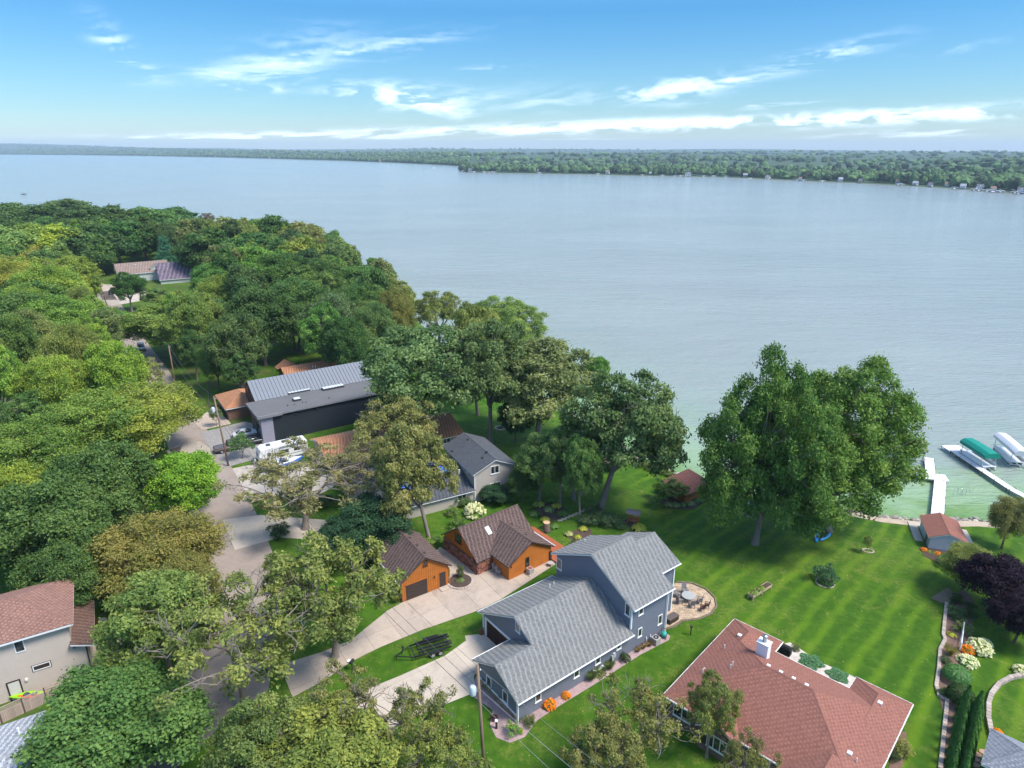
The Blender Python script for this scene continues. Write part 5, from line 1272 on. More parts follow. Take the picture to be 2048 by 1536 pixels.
# --- the wood on the left: single trees, nearer rows first
WD = 'trees of the wood beside the lake'
rows = [(590, 620, 150, 16, GREEN), (520, 640, 140, 16, DARK), (650, 668, 110, 15, GREEN), (470, 690, 130, 15, (0.079, 0.149, 0.038)), (400, 635, 110, 14, (0.123, 0.219, 0.038)), (665, 650, 110, 15, (0.105, 0.184, 0.052)), (690, 690, 90, 13, DARK), (445, 590, 100, 13, (0.175, 0.254, 0.038)), (500, 570, 120, 15, (0.105, 0.210, 0.035)), (560, 560, 120, 16, DARK), (640, 560, 120, 16, DARK),
        (600, 520, 110, 16, (0.149, 0.210, 0.042)), (660, 590, 100, 15, GREEN), (545, 470, 90, 17, DARK), (610, 480, 90, 16, OLIVE), (460, 470, 90, 16, (0.140, 0.193, 0.052)), (500, 510, 120, 16, DARK), (420, 500, 110, 16, DARK), (400, 470, 90, 16, (0.149, 0.193, 0.061)), (345, 440, 110, 17, DARK), (300, 450, 110, 18, GREEN), (240, 450, 120, 18, DARK), (190, 450, 110, 17, DARK), (140, 425, 130, 19, (0.070, 0.131, 0.038)), (90, 445, 110, 17, DARK), (25, 440, 110, 18, GREEN),
        (70, 490, 120, 17, (0.158, 0.236, 0.042)), (125, 495, 110, 17, YEL), (20, 500, 120, 17, (0.149, 0.219, 0.052)), (175, 492, 120, 17, DARK), (235, 482, 110, 17, DARK), (285, 474, 100, 17, DARK), (395, 505, 90, 14, DARK), (465, 530, 90, 14, (0.123, 0.193, 0.049)), (20, 570, 150, 16, YEL), (90, 580, 150, 16, (0.201, 0.271, 0.038)), (140, 560, 110, 15, (0.175, 0.254, 0.042)), (30, 650, 160, 15, (0.079, 0.149, 0.038)), (110, 650, 150, 14, (0.131, 0.228, 0.038)), (180, 640, 120, 13, (0.149, 0.245, 0.038)), (60, 590, 90, 14, DARK), (255, 575, 70, 11, DARK),
        (230, 655, 90, 11, (0.114, 0.210, 0.038)), (-20, 470, 110, 17, DARK), (-30, 560, 120, 16, YEL), (-40, 680, 130, 14, GREEN), (310, 592, 60, 6, (0.140, 0.210, 0.052)), (352, 602, 70, 7, (0.166, 0.228, 0.049)), (440, 640, 90, 12, GREEN), (-60, 850, 150, 13, GREEN), (-50, 1020, 150, 13, YEL), (520, 535, 90, 15, (0.140, 0.228, 0.038)), (680, 520, 80, 15, (0.105, 0.175, 0.052)), (700, 620, 90, 14, (0.088, 0.175, 0.044)), (420, 560, 80, 12, (0.096, 0.193, 0.038)), (385, 700, 70, 10, DARK), (430, 720, 80, 10, GREEN), (480, 740, 80, 9, DARK)]
BANDS = ((0, 462, 'back row'), (462, 515, 'second row from the water'), (515, 605, 'middle row'), (605, 668, 'row behind the street'), (668, 2000, 'nearest row'))
_ON = ['first', 'second', 'third', 'fourth', 'fifth', 'sixth', 'seventh', 'eighth', 'ninth', 'tenth', 'eleventh', 'twelfth', 'thirteenth', 'fourteenth', 'fifteenth', 'sixteenth', 'seventeenth', 'eighteenth', 'nineteenth']
ORD = _ON + [t + ('ieth' if not k else 'y-' + _ON[k - 1]) for t in ('twent', 'thirt', 'fort', 'fift') for k in range(10)]
for lo, hi, bn in BANDS:
    row = sorted(r for r in rows if lo <= r[1] < hi)
    for q_, (cx, cy, w, h, c) in enumerate(row):
        d_ = 'dark green' if c[1] < .16 else 'yellow-green' if c[0] > .155 else 'mid green'
        kd = 'far' if cy < 560 else random.choice(('maple', 'oakd', 'fine') if c[1] > .16 else ('maple', 'oakd', 'maple')); v = tuple(k * random.uniform(.88, 1.12) for k in c)
        T_(kd, cx, cy, w * 1.0, h * 1.2, v, f'{d_} tree of the left wood, {bn}, {ORD[q_]} from the left', name='broadleaf_tree', group='trees of the wood beside the lake')
T_('pine', 331, 500, 62, 15, BLUEG, 'tall blue-green pine beside the purple roof', name='pine_tree'); T_('pine', 368, 518, 40, 9, BLUEG, 'smaller blue-green pine right of the tall pine', name='pine_tree')
T_('oak', 415, 440, 40, 14, (0.175, 0.158, 0.088), 'nearly bare tree sticking out of the wood', name='bare_tree')
# --- the rest of the wood: single trees packed between the street and the lake, clear of the roofs and drives that show
rf = random.Random(5)
ST = [P(*p)[:2] for p in [(448, 1040), (425, 975), (400, 920), (352, 830), (308, 745), (282, 705), (250, 655), (222, 612), (195, 580), (150, 545)]]
BLD = [(FM.A + FM.u * 8 + FM.v * -6, 12), (FM.A + FM.u * 18 + FM.v * -6, 13), (FM.A + FM.u * 6 + FM.v * -14, 10), (FM.A + FM.u * 20 + FM.v * -14, 10), (FM.A + FM.u * 1 + FM.v * -20, 7), (FM.A + FM.u * 21 + FM.v * -34, 10), (FT.A + FT.u * 15 + FT.v * -8, 15), (FH.A, 20), (FI.A + FI.u * 9, 14), (FJ.A + FJ.u * 9 + FJ.v * -6, 14), (FJ2.A + FJ2.u * 8, 11)]
KEEP = [(488, 712, 770, 930), (412, 752, 500, 865), (548, 706, 695, 745), (222, 522, 425, 580), (192, 560, 300, 612), (430, 600, 432, 602), (740, 735, 1080, 880)]


def seg_dist(p, a, b):
    a, b, p = np.array(a), np.array(b), np.array(p); t = np.clip((p - a) @ (b - a) / ((b - a) @ (b - a)), 0, 1); return np.hypot(*(p - a - t * (b - a)))


def pix(x, y, z):
    zc = y * cS - (z - H) * sS; return 1024 + F * x / zc, 768 - F * (y * sS + (z - H) * cS) / zc


put = []; cand = []
for k in range(6000):
    x = rf.uniform(-340, -5); y = rf.uniform(118, 430); d = float(shore_dist(x, y))
    if d < 5: continue
    h = rf.uniform(13.5, 19); r = rf.uniform(3.9, 5.6); px, py = pix(x, y, .62 * h); _, pt = pix(x, y, h); hw = r * F / (y * cS + 15) * .95
    if px < -60 or px > 800 or (px > 640 and d > 26): continue
    if x > -60 and d > 40 and y < 160: continue
    if min(seg_dist((x, y), a, b) for a, b in zip(ST[:-1], ST[1:])) < (8 if y < 150 else 5): continue
    if any(np.hypot(x - c[0], y - c[1]) < q + 3 for c, q in BLD): continue
    if any(px + hw > k0 and px - hw < k2 and py + 40 > k1 and pt < k3 for k0, k1, k2, k3 in KEEP): continue
    if any(np.hypot(x - a, y - b) < 6.6 for a, b in put): continue
    put.append((x, y)); cand.append((px, x, y, h, r))
    if len(cand) >= 210: break
cand.sort(key=lambda t: -t[2]); RK = 30
for q0 in range(0, len(cand), RK):
    for q_, (px, x, y, h, r) in enumerate(sorted(cand[q0:q0 + RK])):
        left = px < 240 and y < 330; c = rf.choice(((.20, .27, .04), (.15, .24, .04), (.10, .19, .04), (.17, .21, .055))) if left else rf.choice((DARK, GREEN, DARK, (.12, .19, .05), (.07, .14, .035), (.16, .21, .045), (.10, .20, .035)))
        c = tuple(v * rf.uniform(.85, 1.15) for v in c); kd = 'far' if y > 190 else rf.choice(('maple', 'oakd', 'fine'))
        tree(kd, (x, y, float(gz(x, y))), h, r * 1.2, c, f'{"yellowish" if c[0] > .14 else "dark" if c[1] < .15 else "green"} wood tree, {ORD[q_]} from the left in the {ORD[q0 // RK]} belt back from the lake', name='broadleaf_tree', group='trees of the wood beside the lake')
print('wood trees', len(cand))
# ================================================================== SHRUBS AND FLOWERS
def leafy(name, seed, fn, size, aspect, mats=None, mi=None, var=None):
    rng = np.random.default_rng(seed); C, N, extra = fn(rng); n = len(C); v = .5 + rng.normal(0, .2, n) if var is None else var
    return leaves_mesh(name, C, N, size, aspect, v, mats or [LEAF], extra, rng)


def f_hosta(rng):
    C, N = [], []
    for k in range(70):
        a = rng.uniform(0, 6.28); r = rng.uniform(.05, .5) ** .8; z = .38 - r * .45 + rng.uniform(0, .08); C.append((math.cos(a) * r, math.sin(a) * r, max(z, .06))); N.append((math.cos(a) * .7, math.sin(a) * .7, .9))
    return np.array(C), np.array(N), None


def f_blooms(rng, n=520, m=110, R_=.95, Hh=1.0):
    C, N, I = [], [], []
    for k in range(n):
        d = rng.normal(size=3); d[2] = abs(d[2]); d /= np.linalg.norm(d); q = rng.uniform(.75, 1); C.append((d[0] * R_ * q, d[1] * R_ * q, d[2] * Hh * q + .05)); N.append(d + [0, 0, .4]); I.append(0)
    for k in range(m):
        d = rng.normal(size=3); d[2] = abs(d[2]) + .15; d /= np.linalg.norm(d); c = np.array((d[0] * R_, d[1] * R_, d[2] * Hh + .08))
        for _ in range(7): C.append(c + rng.normal(size=3) * .045); N.append(rng.normal(size=3) + d); I.append(1)
    return np.array(C), np.array(N), I


def f_conifer(rng, h=3.2, r=.62, n=3600):
    C, N = [], []
    for k in range(n):
        t = rng.random() ** 1.2; a = rng.uniform(0, 6.28); rr = r * (1 - t) ** .75 * rng.uniform(.72, 1.05) * (1 + .13 * math.sin(7 * a + 9 * t)); C.append((math.cos(a) * rr, math.sin(a) * rr, .1 + t * (h - .1))); N.append((math.cos(a) + rng.normal() * .3, math.sin(a) + rng.normal() * .3, .5))
    return np.array(C), np.array(N), None


def f_ball(rng, n=2600):
    d = rng.normal(size=(n, 3)); d[:, 2] = np.abs(d[:, 2]) - .25; d /= np.linalg.norm(d, axis=1, keepdims=True); return d * rng.uniform(.86, 1.03, (n, 1)) * [1, 1, .85] + [0, 0, .55], d + rng.normal(size=(n, 3)) * .3, None


def f_grass(rng, n=520):
    C, N = [], []
    for k in range(n):
        a = rng.uniform(0, 6.28); t = rng.random(); r = .12 + .55 * t * t * rng.uniform(.6, 1.1); C.append((math.cos(a) * r, math.sin(a) * r, .15 + t * 1.05 - .3 * t * t)); N.append((-math.sin(a) + .2 * rng.normal(), math.cos(a) + .2 * rng.normal(), .15))
    return np.array(C), np.array(N), None


def f_low(rng, n=1500):
    a = rng.uniform(0, 6.28, n); r = np.sqrt(rng.random(n)) * (1 + .2 * np.sin(5 * a)); z = .28 * (1 - r * .7) * rng.uniform(.4, 1, n) + .05; d = np.stack([np.cos(a) * r, np.sin(a) * r, z], 1); return d, rng.normal(size=(n, 3)) * .5 + [0, 0, 1], None


PL = {'hosta': (leafy('hosta_leaves', 1, f_hosta, .17, .62), .55, .45), 'hydrangea': (leafy('hydrangea_leaves', 2, f_blooms, .13, .65, [LEAF, leaf_mat('cream_bloom', .3, .2, .01)]), 1., 1.1),
      'lily': (leafy('lily_leaves', 3, lambda r: f_blooms(r, 380, 95, .7, .7), .10, .35, [LEAF, leaf_mat('orange_bloom', .3, .2, .02)]), .75, .8), 'arborvitae': (leafy('arborvitae_leaves', 4, f_conifer, .13, .45, [LEAFD]), .65, 3.2),
      'ball': (leafy('topiary_leaves', 5, f_ball, .085, .6), 1.0, 1.4), 'grass': (leafy('grass_blades', 6, f_grass, .34, .07), .7, 1.2), 'low': (leafy('juniper_leaves', 7, f_low, .10, .4, [LEAFD]), 1., .35)}
# bloom materials take their own colour, not the leaf colour
for nm, c in (('cream_bloom', (.62, .62, .36, 1)), ('orange_bloom', (.80, .33, .015, 1))):
    nt = MATS[nm].node_tree; hs = [n for n in nt.nodes if n.type == 'HUE_SAT'][0]
    for l in list(nt.links):
        if l.to_socket == hs.inputs['Color']: nt.links.remove(l)
    hs.inputs['Color'].default_value = c
STEM = mat('stem', (.08, .07, .03), .9)


def plant(kind, px, py, wpx, col, label, name=None, h=1.0, group=None, X=None, cat='shrub'):
    me, r0, h0 = PL[kind]; X = G(px, py) if X is None else X; r = wpx * depth(X) / F / 2; s = r / r0
    o = thing(name or kind, label, cat, X, random.uniform(0, 6.28), group); p = bpy.data.objects.new('foliage', me); COL.objects.link(p); p.parent = o; p.scale = (s, s, s * h); p.color = (*col, 1)
    q = MB().bar((0, 0, -.1), (0, 0, h0 * s * h * .45), .03, 5).build('stem', STEM, o); return o


def bush(px, py, wpx, h, col, label, name='shrub', group=None, var=None, kind='bush'):
    X = G(px, py); r = wpx * depth(X) / F / 2 * 1.1; return tree(kind, X, h, r, col, label, name=name, group=group, cat='shrub', crown_name='foliage', trunk_name='stem', var=var)


LG = (.24, .30, .06); MG = (.10, .19, .04); DG = (.045, .10, .028); CHART = (.36, .38, .05)
# blue-grey house bed
plant('lily', 1098, 1413, 30, (.10, .20, .03), 'orange daylilies in the gravel bed by the lower wall', 'daylily'); plant('lily', 1132, 1394, 20, (.10, .20, .03), 'smaller orange daylily clump farther along the gravel bed', 'daylily')
for k, (x, y, w) in enumerate(((1183, 1360, 26), (1200, 1350, 24), (1219, 1338, 24))): plant('grass', x, y, w, (.13, .18, .06), ('first', 'second', 'third')[k] + ' tall grass clump by the house wall, counted from the front', 'ornamental_grass', 1.1)
for k, (x, y) in enumerate(((1276, 1303), (1287, 1297), (1299, 1292))): plant('grass', x, y, 15, (.26, .20, .07), ('first', 'second', 'third')[k] + ' tan grass clump near the air conditioner, from the front', 'ornamental_grass', .9)
bush(1250, 1322, 19, 1.0, DG, 'small round evergreen in the gravel bed by the meters', var=0); bush(1025, 1468, 30, 1.3, (.15, .30, .06), 'bright green shrub at the tip of the gravel bed', var=1); bush(1058, 1448, 26, .9, (.10, .15, .04), 'low shrub at the near house corner')
bush(1005, 1402, 22, 1.6, (.09, .13, .05), 'shrub under the front wall windows'); bush(985, 1385, 22, 1.4, (.11, .16, .05), 'shrub left of the front wall windows'); bush(988, 1440, 15, .6, (.10, .05, .04), 'small reddish shrub in the gravel bed'); bush(1041, 1466, 12, .6, CHART, 'yellowish clump beside the bright green shrub')
bush(973, 1372, 18, 1.3, (.08, .12, .05), 'shrub by the garage bump-out corner')
# cottage surroundings
plant('hydrangea', 950, 1030, 44, (.14, .24, .05), 'big white flowering hydrangea behind the cottage', 'hydrangea'); bush(915, 1058, 36, 1.7, (.09, .18, .04), 'feathery green shrub beside the cottage roof'); bush(850, 1095, 34, 1.2, (.16, .26, .05), 'light green shrub between garage and cottage'); bush(872, 1085, 26, 1.0, MG, 'green shrub beside the stone wall')
bush(930, 1010, 34, 1.4, (.08, .15, .04), 'green shrub under the putty house wall'); bush(1010, 1005, 30, 1.2, (.07, .14, .04), 'low green shrub between putty house and hostas'); bush(905, 1030, 26, 1.2, (.14, .22, .05), 'light shrub at the foot of the leaning oak')
for k, (x, y, w, c) in enumerate(((1078, 1012, 24, LG), (1098, 1022, 22, (.20, .27, .10)), (1090, 1042, 20, CHART), (1112, 1015, 20, CHART), (1068, 1030, 22, MG), (1125, 1030, 22, MG), (1108, 1055, 20, MG), (1137, 1070, 18, (.34, .36, .14)), (1166, 1060, 18, CHART), (1155, 1076, 16, CHART), (1100, 1003, 18, MG), (1085, 1060, 18, MG))):
    plant('hosta', x, y, w, c, ('variegated', 'pale', 'chartreuse', 'yellow', 'green', 'deep green', 'leafy', 'cream', 'lime', 'golden', 'small green', 'broad')[k] + (' hosta in the mulched bed beyond the cottage' if k not in (7, 8, 9) else ' hosta on the small mulch island'), 'hosta', 1.2, 'hostas beyond the orange cottage')
for k, (x, y, w) in enumerate(((1178, 1050, 40), (1205, 1045, 44), (1230, 1052, 40), (1190, 1032, 34), (1155, 1098, 30))): bush(x, y, w, 1.5, (.06, .12, .045) if k < 4 else (.13, .14, .05), ('first', 'second', 'third', 'rear', 'olive')[k] + ' dark shrub of the thicket behind the blue-grey roof', group='thicket behind the blue-grey roof')
plant('hosta', 1278, 1060, 30, CHART, 'bright yellow hosta below the garden swing', 'hosta', 1.2)
# fern border along the garage
for k in range(9): x = 742 + k * 6.5; y = 1100 + k * 13; plant('hosta' if k % 2 else 'grass', x, y, 22, (.14, .22, .05) if k % 2 else (.16, .20, .05), f'{ORD[k]} fern clump along the garage wall, from the back', 'fern', 1.1, 'ferns along the orange garage')
plant('hosta', 920, 1162, 18, (.13, .18, .06), 'low plants in the round bed on the drive', 'hosta'); bush(921, 1155, 14, 1.9, (.12, .17, .06), 'slender rose bush in the round bed on the drive')
sheet('round_bed_soil', [(P(920, 1163)[0] + 1.45 * math.cos(a), P(920, 1163)[1] + 1.45 * math.sin(a)) for a in np.linspace(0, 6.28, 20)[:-1]], MULCH, .10, .1)
border('round_bed_border', [(P(920, 1163)[0] + 1.6 * math.cos(a), P(920, 1163)[1] + 1.6 * math.sin(a)) for a in np.linspace(0, 6.28, 24)[:-1]], STONE_EDGE, .28, .16, .36, .02, label='ring of edging stones round the small bed on the drive', cat='edging', closed=True)
# boathouse bed
for k, (x, y) in enumerate(((1350, 1012), (1365, 1012), (1380, 1010), (1395, 1004), (1408, 998), (1418, 990), (1336, 1012))): plant('hosta', x, y, 20, (.09, .17, .06) if k % 2 else (.17, .24, .10), f'{ORD[k]} hosta along the boathouse wall, from the left', 'hosta', 1.1, 'hostas round the boathouse')
for k, (x, y) in enumerate(((1285, 930), (1300, 937), (1318, 944), (1340, 950))): bush(x, y, 26, .8, (.12, .18, .04), f'{ORD[k]} shrub on the bank left of the boathouse', group='shrubs on the bank')
# lawn plants
bush(1650, 1162, 46, 2.1, (.05, .13, .05), 'rounded dark green shrub alone in the middle of the lawn', var=0); border('shrub_ring', [(G(1650, 1166)[0] + 1.1 * math.cos(a), G(1650, 1166)[1] + 1.1 * math.sin(a)) for a in np.linspace(0, 6.28, 16)[:-1]], STONE_EDGE, .14, .1, .3, .0, label='stone ring round the lawn shrub', cat='edging', closed=True)
border('sapling_ring', [(G(1736, 1102)[0] + .75 * math.cos(a), G(1736, 1102)[1] + .55 * math.sin(a)) for a in np.linspace(0, 6.28, 14)[:-1]], STONE_EDGE, .2, .12, .3, .0, label='stone ring round the young sapling', cat='edging', closed=True)
# shed bed
for k in range(9): x, y = 1848 + k * 9, 1101 + k * 2.6; plant('lily' if k % 3 == 0 else 'hosta', x, y, 13, (.20, .22, .04) if k % 2 else (.10, .18, .04), f'{ORD[k]} flower clump along the lake shed wall', 'flower', .8, 'flowers along the lake shed')
bush(1895, 1130, 40, 1.2, (.09, .19, .05), 'green shrub in front of the lake shed')
# right-hand garden bed
for k in range(15):
    t = k / 14; x = 1930 - t * 32 + (k % 2) * 26 - 4; y = 1424 + t * 150; plant('arborvitae', x, y, 27, (.040, .115, .022), f'{ORD[k]} arborvitae of the hedge, counted from the topiary ball', 'arborvitae', 1.0, 'arborvitae hedge')
plant('ball', 1918, 1402, 50, (.040, .085, .022), 'clipped dark topiary ball above the arborvitae hedge', 'topiary'); plant('ball', 1912, 1360, 52, (.09, .22, .06), 'feathery green shrub behind the topiary ball', 'shrub', .8); plant('hydrangea', 1957, 1300, 48, (.20, .27, .06), 'broad cream hydrangea beside the white rail', 'hydrangea', .8); plant('hydrangea', 1968, 1290, 30, (.22, .28, .06), 'upper part of hydrangeas at the lawn edge', 'hydrangea', .7)
plant('lily', 1934, 1304, 26, (.14, .22, .04), 'orange lilies beside the white rail', 'daylily'); plant('hydrangea', 1935, 1326, 40, (.15, .28, .06), 'green leafy hydrangea above the feathery shrub', 'hydrangea', .6); bush(1925, 1262, 34, 1.1, (.16, .22, .06), 'yellow-green shrub above the white rail'); plant('hosta', 1903, 1271, 18, CHART, 'bright yellow clump at the bed edge', 'hosta'); bush(1913, 1235, 32, 1.3, (.08, .15, .05), 'grey-green shrub in the garden bed'); bush(1913, 1208, 26, 1.3, DG, 'dark shrub at the head of the garden bed')
plant('grass', 1900, 1310, 26, (.24, .24, .05), 'yellow grass clump in the garden bed', 'ornamental_grass'); bush(1890, 1325, 20, .7, (.07, .12, .04), 'small dark plant in the garden bed'); bush(1888, 1390, 24, .7, (.06, .13, .04), 'low plant beside the topiary ball'); bush(1940, 1235, 24, .9, DG, 'dark shrub on the lawn side of the bed'); bush(1942, 1218, 18, .8, DG, 'small dark shrub at the bark path')
bush(1802, 1505, 40, 1.1, (.22, .25, .06), 'yellow-green shrub beside the red roofed house', var=0); bush(1788, 1520, 20, .8, DG, 'dark plant in the red house side bed'); plant('hydrangea', 2042, 1345, 34, (.26, .32, .06), 'yellow-green hydrangea at the right edge', 'hydrangea', .7); plant('lily', 1993, 1470, 24, (.30, .26, .05), 'yellow flowers beside the slate roofed house', 'flower')
plant('low', 1622, 1325, 44, (.07, .17, .07), 'creeping juniper in the pale pebble bed', 'juniper'); plant('low', 1675, 1352, 40, (.07, .17, .07), 'second creeping juniper near the right roof wing', 'juniper'); bush(1592, 1300, 16, .6, (.13, .17, .05), 'small plant in the pale pebble bed')
# shrubs of the yards farther off
for k, (x, y, w, h, c) in enumerate(((560, 830, 26, 1.4, MG), (1000, 760, 40, 2.0, (.10, .17, .04)), (910, 800, 60, 2.2, (.12, .17, .05)), (560, 1070, 40, 1.6, DG), (505, 1000, 26, .8, (.13, .2, .05)), (650, 1010, 40, 1.5, DG), (15, 845, 24, .9, CHART), (70, 828, 22, .9, DG), (880, 985, 40, 2.4, DG), (1010, 985, 40, 2.0, (.03, .07, .02)))):
    bush(x, y, w, h, c, ('shrub at the black house entry', 'shrub on the shore behind the fire ring', 'tall shrub bed beside the long tan house', 'shrub beside the street bend', 'low planting in the street island', 'dark shrub under the khaki oak', 'yellow shrub by the white cottage', 'dark shrub by the white cottage', 'shrub against the putty house low wing', 'dark shrub against the putty house corner')[k])

# garden edging walls
def gl_(pts): return [P(*p) for p in pts]
border('garden_edging', gl_([(1893, 1206), (1889, 1240), (1886, 1270), (1890, 1280), (1880, 1300), (1877, 1340), (1872, 1372), (1878, 1392), (1894, 1402), (1890, 1440), (1885, 1490), (1880, 1540)]), STONE_EDGE, .36, .22, .42, label='pale block edging along the left side of the garden bed', cat='edging')
border('curved_retaining_wall', gl_([(2048, 1352), (2020, 1358), (1998, 1370), (1982, 1390), (1976, 1410), (1976, 1440), (1982, 1468), (1988, 1490)]), STONE_EDGE, .42, .38, .5, label='curved block retaining wall on the right lawn', cat='wall')
FL_ = mat('flat_stone', (.42, .25, .17), .9, .15, 3)
for k, (x, y) in enumerate(((1966, 1504), (1955, 1510), (1951, 1519), (1951, 1530))):
    c = P(x, y); MB().lathe([(0, .0), (.34, .0), (.36, .05), (.33, .07), (0, .075)], (0, 0, 0), 14, .85).build('stepping_stone', FL_).location = (c[0], c[1], 0); o = bpy.context.scene.objects[-1] if False else [q for q in bpy.data.objects if q.name.startswith('stepping_stone')][-1]
    tag(o, f'{ORD[k]} round stepping stone from the slate roof corner', 'stepping stone', 'stepping stones')
for k in range(9):
    c = P(1178 - k * 7.2, 1012 + 0 * k + (1178 - (1178 - k * 7.2)) * .42 + 5); o = MB().box((0, 0, .02), (.75, .4, .06), random.uniform(-.3, .3)).build('path_stone', mat('path_slate', (.36, .32, .27), .9, .2, 3)); o.location = (c[0], c[1], 0); tag(o, f'{ORD[k]} flat stone of the path beyond the cottage, from the right', 'stepping stone', 'stones of the garden path')
rl = thing('white_rail', 'white plastic rail fence between garden bed and hydrangeas', 'fence', P(1919, 1302)); a, b = P(1919, 1302), P(1924, 1262)
for k in range(3): p = a + (b - a) * k / 2 - a; MB().box((p[0], p[1], .6), (.12, .12, 1.2)).build('post', WHITE, rl)
for z in (.45, 1.15): MB().bar((0, 0, z), tuple((b - a)[:2]) + (z,), .05, 4).build('rail', WHITE, rl)

# ================================================================== UTILITY POLES AND WIRES
POLE = mat('pole_wood', (.23, .155, .10), .95, .25, 3, .01, stretch=(1, 1, .2)); CAN = mat('transformer_grey', (.52, .55, .57), .4, .05); WIRE = mat('cable', (.10, .095, .09), .6); WIREL = mat('bare_cable', (.2, .2, .2), .5)


def pole(X, h, label, tilt=(0, 0), can=False, arm=False):
    o = thing('utility_pole', label, 'pole', X); top = (tilt[0], tilt[1], h)
    MB().tube([(0, 0, -.5), tuple(c * .5 for c in top), top], [.17, .145, .12], 10).build('mast', POLE, o, True)
    for k in range(3): MB().lathe([(.0, 0), (.05, 0), (.07, .06), (.03, .1), (.05, .16), (0, .18)], (top[0] + (.0, .22, -.22)[k], top[1] + .12, h - .25 - .3 * (k > 0)), 8).build('insulator', CAN, o)
    if can:
        MB().lathe([(0, 0), (.25, .02), (.27, .1), (.27, .85), (.2, .95), (0, .97)], (top[0] - .42, top[1] * .75 - .05, h - 2.9), 14).build('transformer', CAN, o, True); MB().box((top[0] - .18, top[1] * .75, h - 2.4), (.3, .08, .5)).build('bracket', CAN, o)
        MB().tube([(top[0] - .4, top[1] * .75, h - 1.95), (top[0] - .55, top[1] - .1, h - 1.2), (top[0] - .3, top[1], h - .5), (top[0], top[1], h - .1)], .012, 4).build('jumper', WIRE, o)
    if arm: MB().box((top[0], top[1], h - .5), (1.8, .1, .12), .6).build('crossarm', POLE, o)
    return np.array(X) + np.array(top)


X1 = P(970, 1562); h1 = zon(1332, X1 + np.array([-.4, .1, 0])); t1 = pole(X1, h1, 'wooden utility pole with grey transformer at the blue-grey house', (-.45, .1), True)
X2 = P(457, 932); h2_ = zon(791, X2); t2 = pole(X2, h2_ * .985, 'tall wooden utility pole beside the small street tree', (-.75, .2), True)
X3 = P(215, 612); t3 = pole(X3, zon(540, X3), 'leaning wooden utility pole near the far houses', (-2.0, .3), True)
X4 = P(352, 775); t4 = pole(X4, zon(690, X4), 'pale utility pole half hidden by the oak at the far side drive', (0, 0))
XO = np.array([18., 24., 11.5]); off = lambda v, z: v + np.array([0, 0, z])


def wire(a, b, sag, r, label, m=WIRE):
    pts = [tuple(a + (b - a) * t - np.array([0, 0, 4 * sag * t * (1 - t)])) for t in np.linspace(0, 1, 17)]; o = MB().tube(pts, r, 4).build('power_line', m); tag(o, label, 'cable', 'overhead cables')


for k, (a, b, s, r, l) in enumerate(((t1, t2, 2.0, .016, 'top overhead wire from the transformer pole to the street tree pole'), (off(t1, -2.2), off(t2, -2.4), 2.2, .022, 'lower twisted cable from the transformer pole to the street tree pole'), (off(t1, -3.6), off(t2, -3.8), 2.4, .028, 'lowest thick cable between the same two poles'), (t1, XO, .6, .014, 'top wire running off to the bottom right'),
        (off(t1, -2.2), off(XO, -2.2), .7, .024, 'white twisted cable running off to the bottom right'), (off(t1, -3.6), off(XO, -5), .8, .02, 'lower wire running off to the bottom right'), (t2, t4, 1.6, .03, 'wire from the street tree pole back into the wood'), (off(t2, -2.5), off(t4, -2.2), 1.6, .03, 'lower wire from the street tree pole back into the wood'), (t4, t3, 1.2, .03, 'far wire between the two distant poles'))): wire(a, b, s, r, l, WIREL if k in (4, 5, 3) else WIRE)

# ================================================================== VEHICLES
TYRE = mat('tyre', (.022, .022, .022), .85); RIM = mat('alloy', (.45, .46, .47), .35, .05, metal=.6); CHROME = mat('bumper', (.10, .10, .10), .4); LAMP = mat('lamp_red', (.30, .02, .015), .3); HEAD = mat('lamp_clear', (.6, .62, .62), .15)


def wheel(o, x, y, r=.34, w=.22):
    t = MB().tube([(x, y - w / 2, r), (x, y - w / 2 + .03, r), (x, y + w / 2 - .03, r), (x, y + w / 2, r)], [r * .86, r, r, r * .86], 14).build('wheel', TYRE, o, True)
    MB().tube([(x, y - w / 2 - .012, r), (x, y + w / 2 + .012, r)], r * .58, 10).build('rim', RIM, t)


